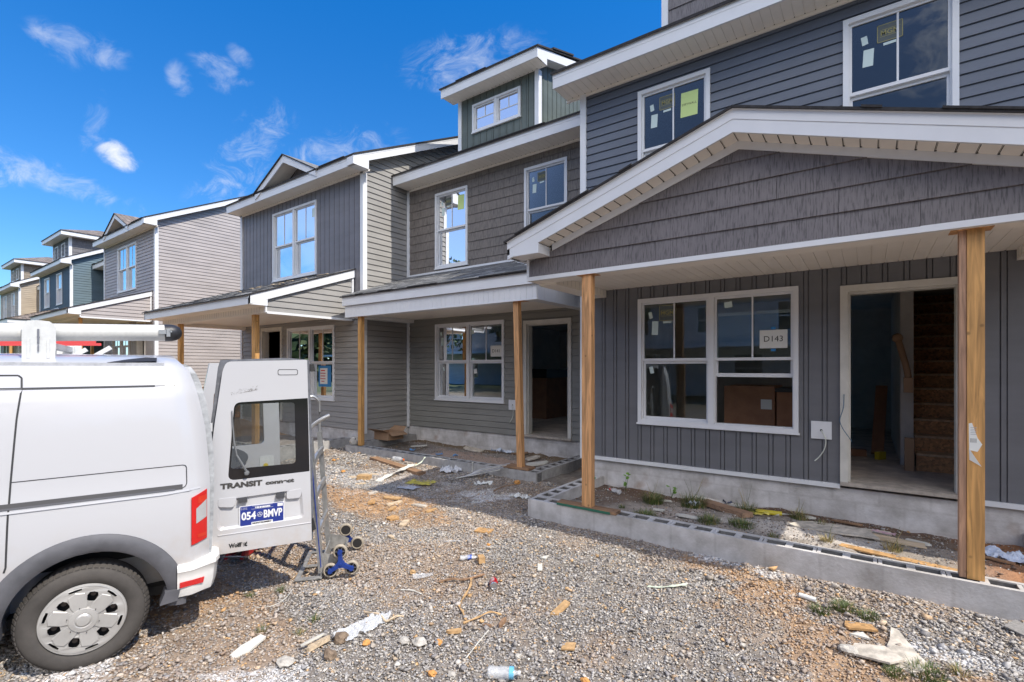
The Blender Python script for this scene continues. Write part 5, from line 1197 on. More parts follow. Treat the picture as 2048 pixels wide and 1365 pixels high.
def build_van():
    T = thing('van', 'white delivery van seen from its left rear with both rear doors swung open', 'van', (VP.x, VP.y, GV))
    paint = mat('van_white_paint', (.50, .50, .515), .28, coat=.6, build=van_build); grey = mat('grey_cladding', (.10, .10, .11), .62, noise=(7, .25), bump=(300, .15, .001)); black = mat('black_rubber', (.02, .02, .02), .7)
    # body shell: rings of the full section lofted along the length, wheel wells and load space cut out
    hs = [(.28, -.20)] + SEC; st = [-3.80, -3.76, -3.62, -3.4, -3.1, -2.75, -2.35, -1.9, -1.5, -1.0, -.5, -.2, .1, .3, .42, .50, .56, .60, .63, .648, .66]
    top = lambda s: 1.96 if s > -1.95 else (1.96 - .62 * (-s - 1.95) ** .95 if s > -2.9 else max(.62, 1.37 - 1.35 * (max(0, -s - 2.9)) ** 1.6 - .22 * (-s - 2.9)))
    bm = bmesh.new(); rings = []
    for s in st:
        r = []; tp = top(s); pts = []
        for h, n0 in hs:
            k = (s + .66) / 1.32 if s > -.66 else 0
            ss = s if s < 0 else s / .66 * rear_s(h)
            hh = .28 + (h - .28) * (tp - .28) / 1.68; nn = n0 if h < .3 else van_n(s, h)
            if s > 0: nn = (n0 if h < .3 else sec_n(h)); d = .66 - s; nn -= .075 * (1 - d / .14) ** 2 if d < .14 else 0
            pts.append((ss, hh, nn))
        for ss, hh, nn in pts: r.append(bm.verts.new(vp(ss, hh, nn)))
        for ss, hh, nn in reversed(pts[:-1]): r.append(bm.verts.new(vp(ss, hh, -2 * HW - nn)))
        rings.append(r)
    for a, b in zip(rings, rings[1:]):
        for i in range(len(a)): j = (i + 1) % len(a); bm.faces.new((a[i], a[j], b[j], b[i]))
    bm.faces.new(rings[0]); bm.faces.new(list(reversed(rings[-1])))
    bmesh.ops.recalc_face_normals(bm, faces=bm.faces)
    for v in bm.verts: v.co.z += H
    me = bpy.data.meshes.new('body'); bm.to_mesh(me); bm.free()
    o = bpy.data.objects.new('body', me); C.objects.link(o)
    cut = []
    def cutter(mb):
        c = mb.build('cutter', paint); C.objects.link(c) if c.name not in C.objects else None; m = o.modifiers.new('b', 'BOOLEAN'); m.operation = 'DIFFERENCE'; m.object = c; m.solver = 'EXACT'; cut.append(c)
    for s in (0, -2.912):
        for n0, n1 in ((-.34, .2), (-2 * HW - .2, -2 * HW + .34)):
            c = MB(); k = []; poly = [vp(s + .03 + .405 * math.cos(a), .34 + .395 * math.sin(a), n0) for a in [PI * 2 * i / 40 for i in range(40)]]
            c.prism(poly, VN * (n1 - n0)); cutter(c)
    c = MB(); a = [vp(-.9, .56, -.17), vp(.9, .56, -.17), vp(.9, .56, -2 * HW + .17), vp(-.9, .56, -2 * HW + .17)]; b = [vp(-.9, 1.84, -.24), vp(.9, 1.84, -.24), vp(.9, 1.84, -2 * HW + .24), vp(-.9, 1.84, -2 * HW + .24)]; c.hexa(a, b); cutter(c)
    dg = bpy.context.evaluated_depsgraph_get(); dg.update(); me2 = bpy.data.meshes.new_from_object(o.evaluated_get(dg)); bpy.data.objects.remove(o)
    for c in cut: bpy.data.objects.remove(c)
    off = Vector(T['_o'])
    bm = bmesh.new(); bm.from_mesh(me2)
    for v in bm.verts: v.co -= off
    bm.to_mesh(me2); bm.free()
    me2.materials.clear(); me2.materials.append(paint); me2.polygons.foreach_set('material_index', [0] * len(me2.polygons)); me2.polygons.foreach_set('use_smooth', [True] * len(me2.polygons)); me2.set_sharp_from_angle(angle=math.radians(28))
    me2.name = 'body'; body = bpy.data.objects.new('body', me2); C.objects.link(body); body.parent = T['_r']; sB = sub(body, T)
    wm = MB()   # dark wheel-well liners
    for s in (0, -2.912):
        for sg in (0, 1):
            for i in range(20):
                a0, a1 = PI * i / 20, PI * (i + 1) / 20
                f = lambda a, n: vp(s + .03 + .42 * math.cos(a), .34 + .41 * math.sin(a), n if not sg else -2 * HW - n)
                wm.face([f(a0, -.06), f(a1, -.06), f(a1, -.36), f(a0, -.36)])
            wm.face([(lambda a: vp(s + .03 + .42 * math.cos(a), .34 + .41 * math.sin(a), -.345 if not sg else -2 * HW + .345))(PI * i / 20) for i in range(21)])
            wm.build('wheel_liner', black, T); wm = MB()
    ub = MB(); ub.hexa([vp(-3.5, .24, -.25), vp(.55, .30, -.25), vp(.55, .30, -1.5), vp(-3.5, .24, -1.5)], [vp(-3.5, .29, -.25), vp(.55, .36, -.25), vp(.55, .36, -1.5), vp(-3.5, .29, -1.5)]); ub.tube([vp(-.05, .30, -.1), vp(-.05, .30, -1.7)], .05, 8); ub.build('underbody', black, T)
    # panel gaps and swage lines drawn as thin recess-coloured strips hugging the body
    gapm = mat('panel_gap', (.035, .035, .038), .7); def_off = .0025
    def strip(mb, pts, w_=.006, mi=0, off=.0015):
        P = [Vector((p[0], p[1])) for p in pts]
        for a, b in zip(P, P[1:]):
            L_ = (b - a).length; n = max(1, int(L_ / .06)); d = (b - a).normalized(); t = Vector((-d.y, d.x)) * w_ / 2
            for i in range(n):
                q0, q1 = a + (b - a) * (i / n), a + (b - a) * ((i + 1) / n)
                mb.face([vp(q.x, q.y, van_n(q.x, q.y) + off) for q in (q0 - t, q1 - t, q1 + t, q0 + t)], mi)
    g = MB()
    strip(g, [(-2.0, 1.735), (-.281, 1.737)], .012); strip(g, [(-.281, 1.737), (.2, 1.739), (.35, 1.740)], .012, off=.002); strip(g, [(.35, 1.74), (.462, 1.741)], .005, off=.0015)
    strip(g, [(-2.0, 1.818), (-.30, 1.815), (-.285, 1.80), (-.281, 1.738), (-.297, 1.565), (-.315, 1.21), (-.325, .96), (-.332, .73), (-.34, .70)], .009)
    strip(g, [(-.316, 1.205), (.50, 1.212), (.515, 1.208), (.522, 1.195), (.523, 1.09), (.515, 1.072), (.49, 1.056)], .005)
    g.build('panel_gap', gapm, sB); g = MB(); strip(g, [(.455, .523), (.56, .532), (.645, .556)], .006); g.build('panel_gap', gapm, sB)
    g = MB(); strip(g, [(-2.2, 1.066), (-.32, 1.070), (.50, 1.0705)], .032, 0, .002); strip(g, [(-2.2, 1.054), (.46, 1.058)], .010, 1, .004); g.build('door_track', [mat('track_shadow', (.06, .058, .06), .5), mat('track_rail', (.12, .12, .13), .35, .4)], sB)
    g = MB(); strip(g, [(-3.4, 1.035), (.4, 1.037), (.60, 1.05)], .012, 0, .006); g.build('swage', paint, sB)
    # flare round the arch: bulging ring with a lip
    def flare(s0, mirror=False, s_out=.485):
        mb = MB(); cols = [(.392, -.05), (.392, .012), (.405, .020), (.44, .026), (.47, .024), (.492, .010), (.494, -.004)]; ang = [math.radians(a) for a in range(-6, 187, 5)]; k0 = len(mb.v)
        for a in ang:
            for r, n in cols:
                ss, hh = s0 + .03 + r * math.cos(a), .335 + r * 1.03 * math.sin(a); base = van_n(ss if s0 == 0 else -1.0, max(.36, hh)) + n; mb.v.append(vp(ss, hh, base if not mirror else -2 * HW - base))
        m_ = len(cols)
        for i in range(len(ang) - 1):
            for j in range(m_ - 1): q = k0 + i * m_ + j; mb.f.append((q, q + 1, q + m_ + 1, q + m_)); mb.m.append(0)
        # foot that meets the bumper
        if s0 == 0 and not mirror: mb.hexa([vp(.375, .322, -.10), vp(.375, .322, .02), vp(.472, .328, .012), vp(.472, .328, -.1)], [vp(.40, .40, -.10), vp(.405, .40, .022), vp(.487, .40, .012), vp(.487, .40, -.1)])
        mb.build('wheel_arch_trim', grey, T, 40)
    flare(0); flare(-2.912); flare(0, True); flare(-2.912, True)
    mb = MB(); mb.hexa([vp(-2.42, .27, -.12), vp(-.46, .27, -.12), vp(-.46, .27, .005), vp(-2.42, .27, .005)], [vp(-2.42, .44, -.05), vp(-.46, .44, -.05), vp(-.46, .42, .012), vp(-2.42, .42, .012)]); mb.build('sill_trim', mat('dirty_sill', (.34, .31, .27), .6, noise=(5, .4)), T)
    # rear bumper wrapping the corner
    mb = MB(); prof = [(.335, -.05), (.34, -.01), (.40, .008), (.46, .014), (.495, .018), (.515, .030), (.54, .026), (.555, .0), (.558, -.09)]
    path = [(.470, 0, 0), (.55, 0, 0), (.62, -.010, 0), (.668, -.035, 0), (.69, -.09, 0), (.70, -.25, 0), (.705, -HW, 0)]
    path += [(a, -2 * HW - b, 0) for a, b, _ in reversed(path[:-1])]
    k0 = len(mb.v); m_ = len(prof)
    for i, (s, n, _) in enumerate(path):
        p0 = Vector(path[max(i - 1, 0)][:2]); p1 = Vector(path[min(i + 1, len(path) - 1)][:2]); d = (p1 - p0).normalized(); out = Vector((-d.y, d.x)) 
        if i in (0,): out = Vector((0, 1))
        if out.x < -.1: out = -out
        for h, q in prof: mb.v.append(vp(s + out.x * q, h - .0 + (.012 if s > .6 else 0), n + out.y * q))
    for i in range(len(path) - 1):
        for j in range(m_ - 1): q = k0 + i * m_ + j; mb.f.append((q, q + 1, q + m_ + 1, q + m_)); mb.m.append(0)
    bumper = mb.build('bumper', mat('bumper_paint', (.74, .73, .70), .35, coat=.3, noise=(4, .08)), T, 35)
    mb = MB(); mb.hexa([vp(.484, .408, .002), vp(.615, .412, -.008), vp(.615, .412, .009), vp(.484, .408, .019)], [vp(.484, .443, .002), vp(.622, .449, -.008), vp(.622, .449, .0105), vp(.484, .443, .021)]); mb.build('reflector', mat('red_reflector', (.55, .02, .02), .25, coat=1, bump=(400, .4, .001)), sub(bumper, T))
    # tail light: follows the corner of the body
    def patch(mb, pts_fn, nu, nv, off, mi=0):
        k0 = len(mb.v)
        for i in range(nu + 1):
            for j in range(nv + 1): s, h = pts_fn(i / nu, j / nv); mb.v.append(vp(s, h, van_n(s, h) + off))
        for i in range(nu):
            for j in range(nv): q = k0 + i * (nv + 1) + j; mb.f.append((q, q + 1, q + nv + 2, q + nv + 1)); mb.m.append(mi)
    L0 = lambda v: .548 + .004 * v; L1 = lambda v: .640
    def tl(u, v): s = .549 + .092 * u; lo = .672 + .022 * u; hi = .990 + .040 * u; return s, lo + (hi - lo) * v
    mb = MB(); patch(mb, tl, 8, 10, .010)
    for q in (lambda u, v: (.549 + .092 * u, .672 + .022 * u - .0 * v), lambda u, v: (.549 + .092 * u, .990 + .04 * u)):
        k = len(mb.v)
        for i in range(9): s, h = q(i / 8, 0); mb.v += [vp(s, h, van_n(s, h) + .010), vp(s, h, van_n(s, h) - .01)]
        for i in range(8): mb.f.append((k + 2 * i, k + 2 * i + 1, k + 2 * i + 3, k + 2 * i + 2)); mb.m.append(0)
    mb.face([vp(.549, .672, van_n(.549, .672) + .01), vp(.549, .99, van_n(.549, .99) + .01), vp(.549, .99, van_n(.549, .99) - .01), vp(.549, .672, van_n(.549, .672) - .01)])
    light = mb.build('tail_light', [mat('red_lens', (.58, .012, .010), .15, coat=1)], T, 30); sL = sub(light, T)
    mb = MB(); patch(mb, lambda u, v: (.576 + .062 * u, (.812 + .03 * u) + (.100 + .02 * u) * v), 4, 4, .013); mb.build('reverse_lens', mat('clear_lens', (.62, .62, .62), .18, .35, coat=1, bump=(90, .8, .004, (1, 1, 3))), sL)
    mb = MB(); patch(mb, lambda u, v: (.588 + .05 * u, .945 + .004 * u + .045 * v), 3, 2, .0125); patch(mb, lambda u, v: (.585 + .05 * u, .716 + .022 * v), 3, 2, .0125); mb.build('lens_highlight', mat('orange_red_highlight', (.62, .035, .012), .2, coat=1), sL)  # orange-red spots, highlights painted onto the red lens
    # wheels
    tyre = mat('tyre_rubber', (.065, .058, .052), .8, noise=(6, .35), bump=(60, .3, .003)); alloy = mat('silver_wheel_cover', (.50, .485, .46), .38, .35, noise=(5, .12)); dark = mat('dark_hub', (.02, .018, .018), .8)
    def wheel(s, mirror=False):
        R_ = .318; n1 = -.03 + (0 if s > -1 else 0); sg = -1 if mirror else 1; base = -2 * HW + .03 if mirror else -.03
        c = vp(s, R_ + .015, base); ax = VN * sg; mb = MB()
        prof = [(.195, -.02), (.215, .004), (.245, .016), (.275, .014), (.295, .004), (.308, -.012), (.315, -.030), (R_, -.05), (R_, -.15), (.306, -.185), (.25, -.20), (.2, -.18)]
        mb.lathe(prof, c, ax, 56)
        for i in range(64):       # shoulder tread blocks
            a = 2 * PI * i / 64; er = VU * math.cos(a) + Vector((0, 0, 1)) * math.sin(a); et = -VU * math.sin(a) + Vector((0, 0, 1)) * math.cos(a); cc = Vector(c)
            p0 = cc + er * .300 + ax * .003; p1 = cc + er * .3205 - ax * .045
            t = et * .010
            mb.hexa([p0 - t, p0 + t, p1 + t, p1 - t], [p0 - t + er * .006, p0 + t + er * .006, p1 + t + er * .004, p1 - t + er * .004])
        wo = mb.build('wheel', tyre, T, 35); sW = sub(wo, T)
        # cover: disc with six holes and six rim slots
        cc = Vector(c) + ax * .004; f = lambda r, a, n=0: cc + VU * (r * math.cos(a)) + Vector((0, 0, 1)) * (r * math.sin(a)) + ax * n
        outer = [f(.206, 2 * PI * i / 72, -.004) for i in range(72)]; holes = []
        for k in range(6):
            a = math.radians(12 + 60 * k); h = []
            for (r, da) in ((.108, -.11), (.112, -.17), (.145, -.19), (.163, -.12), (.166, .0), (.163, .12), (.145, .19), (.112, .17), (.108, .11)): h.append(f(r, a + da))
            holes.append(h)
            a = math.radians(42 + 60 * k); holes.append([f(.178, a - .17), f(.190, a - .17), f(.190, a), f(.190, a + .17), f(.178, a + .17), f(.174, a)])
        mb = MB(); mb.prism(outer, ax * .010, 0, holes)
        mb.lathe([(.206, -.006), (.210, .004), (.206, .012), (.198, .014)], c, ax, 72)
        # raised spokes between holes
        for k in range(6):
            a = math.radians(42 + 60 * k)
            b = [f(.05, a - .5, .0141), f(.10, a - .42, .0141), f(.160, a - .26, .0141), f(.172, a, .0141), f(.160, a + .26, .0141), f(.10, a + .42, .0141), f(.05, a + .5, .0141)]
            t = [f(.053, a - .48, .0165), f(.10, a - .40, .0165), f(.158, a - .24, .016), f(.169, a, .016), f(.158, a + .24, .016), f(.10, a + .40, .0165), f(.053, a + .48, .0165)]
            mb.hexa(b, t)
        mb.lathe([(.075, .012), (.068, .026), (.045, .029), (.040, .027), (.036, .030), (.030, .035), (.0, .037)], c, ax, 36)
        mb.build('wheel_cover', alloy, sW, 25)
        mb = MB(); mb.lathe([(.0, -.045), (.20, -.045), (.20, -.005)], c, ax, 36)
        for k in range(6): a = math.radians(12 + 60 * k); mb.lathe([(.0, -.028), (.014, -.028), (.014, -.045)], f(.14, a), ax, 8, 1)
        for k in range(6): a = math.radians(42 + 60 * k); mb.lathe([(.0, .0275), (.0025, .0275), (.0025, .02)], f(.078, a), ax, 8, 0)
        mb.build('hub', [dark, mat('wheel_nut', (.12, .10, .09), .5, .7)], sW)
    wheel(0); wheel(-2.912); wheel(0, True); wheel(-2.912, True)
    # roof: gutter rails, spoiler tip, rack
    mb = MB(); mb.beam(vp(-2.0, 1.885, -.17), vp(.40, 1.882, -.17), .03, .02); mb.build('roof_rail', mat('grey_roof_strip', (.42, .43, .45), .4, noise=(20, .2)), T)
    mb = MB(); P = [vp(.10, 1.895, -.30), vp(.36, 1.905, -.30), vp(.36, 1.928, -.30), vp(.30, 1.930, -.30), vp(.20, 1.915, -.30)]; mb.prism(P, VN * .12); mb.build('rear_spoiler', mat('blue_black_plastic', (.03, .035, .055), .45), T)
    mb = MB(); gr = mat('inner_jamb', (.34, .35, .36), .6, noise=(20, .3))
    jam = [(.50, .615), (.8, .63), (1.08, .637), (1.25, .635), (1.36, .627), (1.48, .615), (1.58, .60), (1.68, .58), (1.76, .56), (1.82, .535), (1.865, .505), (1.885, .47)]   # rain-channel jamb showing behind the rounded corner
    for (h0, s0), (h1, s1) in zip(jam, jam[1:]):
        n0_, n1_ = van_n(s0, h0), van_n(s1, h1)
        mb.hexa([vp(s0 + .0, h0, n0_ - .13), vp(s0 + .052, h0, n0_ - .13), vp(s0 + .052, h0, n0_ - .055), vp(s0, h0, n0_ - .055)], [vp(s1 + .0, h1, n1_ - .13), vp(s1 + .052, h1, n1_ - .13), vp(s1 + .052, h1, n1_ - .055), vp(s1, h1, n1_ - .055)])
    mb.build('door_jamb', gr, T)
    for s in (-1.6, -.235):
        r = MB()
        for n in (-.27, -2 * HW + .27):
            pl = [vp(s - .075, 1.885, n), vp(s + .075, 1.885, n), vp(s + .080, 2.0, n), vp(s + .080, 2.125, n), vp(s + .05, 2.15, n), vp(s, 2.155, n), vp(s - .05, 2.15, n), vp(s - .075, 2.125, n)]
            r.prism(pl, VN * .006)
            for t in (-.045, .045): r.beam(vp(s + t, 1.92, n + .009), vp(s + t, 2.04, n + .009), .014, .008, up=VN)
            r.hexa([vp(s - .09, 1.885, n - .06), vp(s + .09, 1.885, n - .06), vp(s + .09, 1.885, n + .01), vp(s - .09, 1.885, n + .01)], [vp(s - .08, 1.905, n - .05), vp(s + .08, 1.905, n - .05), vp(s + .08, 1.905, n + .006), vp(s - .08, 1.905, n + .006)])
        r.beam(vp(s, 2.01, -.27), vp(s, 2.01, -2 * HW + .27), .05, .04)
        r.beam(vp(s + .02, 1.90, -1.0), vp(s + .16, 2.0, -1.0), .05, .03); r.beam(vp(s + .14, 1.90, -1.05), vp(s + .3, 2.02, -1.05), .09, .03)
        rack = r.build('roof_rack', mat('white_powder_coat', (.60, .61, .60), .4, noise=(30, .08)), T); sR = sub(rack, T)
    r = MB(); 
    for s in (-.235,): r.lathe([(.0, .012), (.007, .012), (.007, 0)], vp(s, 2.05, -.27), VN, 8); r.beam(vp(s, 2.01, -.258), vp(s, 2.10, -.258), .010, .002, up=VN); r.beam(vp(s, 1.96, -.258), vp(s, 2.0, -.258), .008, .002, up=VN)
    r.build('rack_slot', mat('slot_grey', (.16, .17, .20), .5), sR)
    # long conduit tube with a hinged black dome
    d0, d1 = vp(-2.2, 2.015, -.345), vp(.425, 2.108, -.345); ax = (Vector(d1) - Vector(d0)).normalized()
    mb = MB(); mb.tube([d0, d1], .056, 20); tb = mb.build('conduit_tube', mat('chalky_white_tube', (.58, .58, .555), .45, noise=(60, .06)), T, 40); sT = sub(tb, T)
    mb = MB(); mb.lathe([(.059, -.02), (.059, .02), (.054, .045), (.040, .068), (.020, .080), (0, .083)], d1, ax, 20); mb.build('end_cap', mat('black_cap_plastic', (.025, .025, .028), .45), sT, 40)
    mb = MB(); e = Vector(d1) + VN * .058
    for a, b, z0, z1 in ((-.055, -.012, -.012, .018), (-.01, .012, -.03, .026), (.006, .022, .0, .012)): mb.hexa([e + ax * a + Vector((0, 0, z0)), e + ax * b + Vector((0, 0, z0)), e + ax * b + Vector((0, 0, z0)) + VN * .006, e + ax * a + Vector((0, 0, z0)) + VN * .006], [e + ax * a + Vector((0, 0, z1)), e + ax * b + Vector((0, 0, z1)), e + ax * b + Vector((0, 0, z1)) + VN * .006, e + ax * a + Vector((0, 0, z1)) + VN * .006])
    mb.build('hinge', mat('zinc', (.45, .46, .46), .4, .8), sT)
    mb = MB(); mb.beam(vp(-2.2, 1.985, -.75), vp(.0, 2.045, -.75), .018, .020); mb.beam(vp(-2.2, 1.985, -1.15), vp(.0, 2.045, -1.15), .018, .020)
    for i in range(7): mb.tube([vp(-2.1 + .3 * i, 1.99 + .0106 * i, -.75), vp(-2.1 + .3 * i, 1.99 + .0106 * i, -1.15)], .012, 8, 1)
    mb.build('ladder', [mat('red_fibreglass', (.55, .05, .05), .5), mat('pale_rung', (.6, .6, .58), .4)], T)
    # front end: glass, lamps, grille (turned away from the camera)
    wg = mat('dark_auto_glass', (.02, .025, .03), .05, spec=.8)
    mb = MB()
    for mir in (0, 1):
        f = lambda s, h: vp(s, h, (van_n(s, h) + .004) if not mir else (-2 * HW - van_n(s, h) - .004))
        mb.face([f(-2.55, 1.12), f(-1.55, 1.12), f(-1.55, 1.66), f(-2.05, 1.66)])
    mb.build('side_window', wg, T)
    mb = MB(); mb.face([vp(-2.93, 1.40, -.18), vp(-2.03, 1.915, -.25), vp(-2.03, 1.915, -2 * HW + .25), vp(-2.93, 1.40, -2 * HW + .18)]); mb.build('windscreen', wg, T)
    for mir in (0, 1):
        n0 = -.12 if not mir else -2 * HW + .12; sg = -1 if not mir else 1
        mb = MB(); mb.hexa([vp(-3.60, .80, n0), vp(-3.83, .80, n0 + sg * .2), vp(-3.80, .80, n0 + sg * .32), vp(-3.5, .80, n0 + sg * .1)], [vp(-3.42, 1.0, n0), vp(-3.66, 1.0, n0 + sg * .2), vp(-3.64, 1.0, n0 + sg * .32), vp(-3.35, 1.0, n0 + sg * .1)]); mb.build('headlight', mat('clear_lens', (.62, .62, .62), .18, .35), T)
    mb = MB(); mb.hexa([vp(-3.83, .55, -.45), vp(-3.78, .55, -.45), vp(-3.78, .55, -1.35), vp(-3.83, .55, -1.35)], [vp(-3.82, .75, -.45), vp(-3.77, .75, -.45), vp(-3.77, .75, -1.35), vp(-3.82, .75, -1.35)]); mb.build('grille', black, T)

    # ---- left rear door, swung out about 96 degrees
    DA = math.radians(65.8); DU = Vector((math.cos(DA), math.sin(DA), 0)); DN = Vector((math.sin(DA), -math.cos(DA), 0)); DP = Vector((-3.853, 1.606, 0))
    def dp(s, h, n=0.0): q = DP + DU * s + DN * n; return (q.x, q.y, GV + h)
    def rounded(pts, r=.03, k=4):
        out = []; n = len(pts)
        for i in range(n):
            p, a, b = Vector(pts[i]), Vector(pts[i - 1]), Vector(pts[(i + 1) % n]); da, db = (a - p), (b - p); rr = min(r if not isinstance(r, (list, tuple)) else r[i], da.length * .45, db.length * .45); p0, p1 = p + da.normalized() * rr, p + db.normalized() * rr
            for j in range(k + 1): t = j / k; out.append(tuple(p0 * (1 - t) ** 2 + p * 2 * t * (1 - t) + p1 * t * t))
        return out
    outl = rounded([(.003, .499), (.685, .494), (.672, 1.10), (.650, 1.922), (.100, 1.905), (.075, 1.84), (.045, 1.60), (.018, 1.40), (.003, 1.20)], [.01, .01, .05, .012, .05, .05, .1, .1, .1])
    wino = rounded([(.108, 1.030), (.668, 1.042), (.655, 1.621), (.150, 1.603)], [.05, .006, .006, .045], 5)
    recs = rounded([(.040, .672), (.628, .680), (.610, .910), (.050, .893)], .035, 4)
    mb = MB(); th = .03
    mb.prism([dp(a, b, 0) for a, b in outl], DN * -th, 0, [[dp(a, b, 0) for a, b in wino], [dp(a, b, 0) for a, b in recs]])
    rin = rounded([(.058, .688), (.602, .700), (.560, .895), (.19, .880)], .03, 4); rin = rounded([(.060, .690), (.606, .698), (.592, .892), (.068, .878)], .03, 4)
    A_ = [dp(a, b, 0) for a, b in recs]; B_ = [dp(a, b, -.016) for a, b in rin]
    for i in range(len(A_)): j = (i + 1) % len(A_); mb.face([A_[i], A_[j], B_[j], B_[i]])
    mb.face(B_)
    # grips standing out of the recess
    for a, b in ((.045, .165), (.500, .612)):
        q = rounded([(a, .845), (b - .02, .830), (b, .875), (b, .905), (a, .905)] if a < .3 else [(a, .845), (b - .015, .840), (b, .875), (b - .002, .915), (a, .905)], .015, 3)
        mb.hexa([dp(x, y, -.014) for x, y in q], [dp(x * .96 + (a + b) / 2 * .04, y * .97 + .88 * .03, .004) for x, y in q])
    mb.hexa([dp(.04, .632, 0), dp(.682, .630, 0), dp(.682, .640, 0), dp(.04, .642, 0)], [dp(.05, .634, .004), (dp(.680, .633, .004)), dp(.680, .636, .004), dp(.05, .639, .004)])
    door = mb.build('rear_door', paint, T, 32); sD = sub(door, T)
    mb = MB(); inn = rounded([(.150, 1.112), (.567, 1.114), (.562, 1.585), (.170, 1.585)], .03, 4); inn = rounded([(.125, 1.112), (.568, 1.114), (.560, 1.592), (.160, 1.588)], .03, 4)
    wp = [dp(a, b, -.004) for a, b in wino]; wi = [dp(a, b, -.004) for a, b in inn]
    mb.prism(wp, DN * -.004, 0, [wi]); mb.build('window_band', mat('black_glass_border', (.006, .006, .008), .06, spec=.8), sD)
    mb = MB(); mb.prism(wi, DN * -.004); mb.build('window_glass', vanglass, sD)
    seal = mat('grey_door_seal', (.12, .125, .14), .7, noise=(20, .3))
    mb = MB()   # inner frame and weather seal
    so = [(-.010, .50), (.70, .49), (.695, 1.1), (.672, 1.915), (.655, 1.925), (.5, 1.937), (.06, 1.918), (.045, 1.86), (.02, 1.62), (-.004, 1.42), (-.012, 1.22)]
    si = [(.06, .60), (.62, .60), (.62, 1.0), (.60, 1.80), (.55, 1.82), (.5, 1.83), (.15, 1.82), (.13, 1.76), (.10, 1.58), (.07, 1.4), (.06, 1.2)]
    mb.prism([dp(a, b, -th - .001) for a, b in so], DN * -.035, 0, [[dp(a, b, -th - .001) for a, b in wino]]); mb.build('door_seal', seal, sD)
    hm = mat('white_hinge', (.6, .6, .6), .45)
    for hh in (.61, 1.235, 1.43):
        mb = MB(); mb.hexa([dp(-.045, hh - .03, -.02), dp(.012, hh - .03, -.02), dp(.012, hh - .03, .012), dp(-.045, hh - .03, .006)], [dp(-.045, hh + .02, -.02), dp(.012, hh + .03, -.02), dp(.012, hh + .03, .012), dp(-.045, hh + .02, .006)]); mb.tube([dp(-.012, hh - .038, .010), dp(-.012, hh + .038, .010)], .008, 8); mb.build('hinge', hm, sD)
    mb = MB(); q = rounded([(.440, 1.803), (.583, 1.803), (.583, 1.848), (.440, 1.848)], .016, 4); q2 = rounded([(.444, 1.807), (.579, 1.807), (.579, 1.844), (.444, 1.844)], .014, 4)
    mb.prism([dp(a, b, .0005) for a, b in q], DN * .001, 0, [[dp(a, b, .0005) for a, b in q2]]); mb.build('blanking_plate', gapm, sD)
    mb = MB(); w0 = Vector(dp(.230, 1.078, .02)); mb.lathe([(.017, -.02), (.019, 0), (.014, .012), (0, .016)], w0, DN, 14)
    mb.tube([dp(.232, 1.082, .022), dp(.205, 1.14, .03), dp(.165, 1.22, .026)], [.009, .008, .006], 8); mb.tube([dp(.165, 1.22, .026), dp(.148, 1.32, .018), dp(.134, 1.545, .010)], [.005, .006, .003], 6); mb.tube([dp(.160, 1.17, .006), dp(.147, 1.35, .005), dp(.134, 1.54, .004)], .004, 5, 0)
    mb.build('wiper', mat('wiper_grey', (.16, .165, .17), .5), sD, 40)
    mb = MB(); badge = mat('dark_chrome', (.10, .095, .09), .35, .5)
    def tx(mb, body, s0, s1, h0, hh, n, mi=0, bold=.0, align='LEFT', sx=1.0):
        mb_t = MB(); mb_t.text(body, 1, lambda x, y: (x, y, 0), 0, 'LEFT', bold / hh if hh else 0)
        xs = [v[0] for v in mb_t.v]; ys = [v[1] for v in mb_t.v]; x0, x1, y0, y1 = min(xs), max(xs), min(ys), max(ys); k = len(mb.v)
        mb.v += [dp(s0 + (x - x0) / (x1 - x0) * (s1 - s0), h0 + (y - y0) / (y1 - y0) * hh, n) for x, y, _ in mb_t.v]
        for f_ in mb_t.f: mb.f.append(tuple(k + i for i in f_)); mb.m.append(mi)
    tx(mb, 'TRANSIT', .060, .335, .972, .042, .003, bold=.0022); tx(mb, 'connect', .356, .556, .972, .028, .003, bold=.0015); mb.build('badge_lettering', badge, sD)
    for s in (.205, .459):
        mb = MB(); mb.hexa([dp(s - .030, .862, -.016), dp(s + .030, .862, -.016), dp(s + .030, .862, .016), dp(s - .030, .862, .016)], [dp(s - .028, .900, -.016), dp(s + .028, .900, -.016), dp(s + .028, .895, .012), dp(s - .028, .895, .012)]); mb.build('plate_lamp', mat('lamp_housing', (.045, .045, .05), .5), sD)
    blue = mat('plate_blue', (.018, .035, .22), .4); pw = mat('plate_white', (.74, .74, .75), .5)
    mb = MB(); ps, ph_ = .334, .752; W_, H_ = .1525, .0765; n0 = -.008
    mb.prism([dp(a, b, n0) for a, b in rounded([(ps - W_, ph_ - H_), (ps + W_, ph_ - H_), (ps + W_, ph_ + H_), (ps - W_, ph_ + H_)], .008, 3)], DN * .002, 1)
    mb.prism([dp(a, b, n0 + .0025) for a, b in rounded([(ps - W_ + .006, ph_ - H_ + .006), (ps + W_ - .006, ph_ - H_ + .006), (ps + W_ - .006, ph_ + H_ - .004), (ps - W_ + .006, ph_ + H_ - .004)], .008, 3)], DN * .0005, 0)
    n1 = n0 + .0045; tx(mb, '054', ps - .138, ps - .042, ph_ - .030, .060, n1, 1, .002); tx(mb, 'BMVP', ps + .010, ps + .138, ph_ - .030, .060, n1, 1, .002)
    tx(mb, 'TENNESSEE', ps - .050, ps + .055, ph_ + .050, .012, n1, 1, .0008); 
    for a, b, c_, d_ in ((-.072, .046, .075, .0475), (-.066, .068, .07, .0695)): mb.face([dp(ps + a, ph_ + b, n1), dp(ps + c_, ph_ + b, n1), dp(ps + c_, ph_ + d_, n1), dp(ps + a, ph_ + d_, n1)], 1)
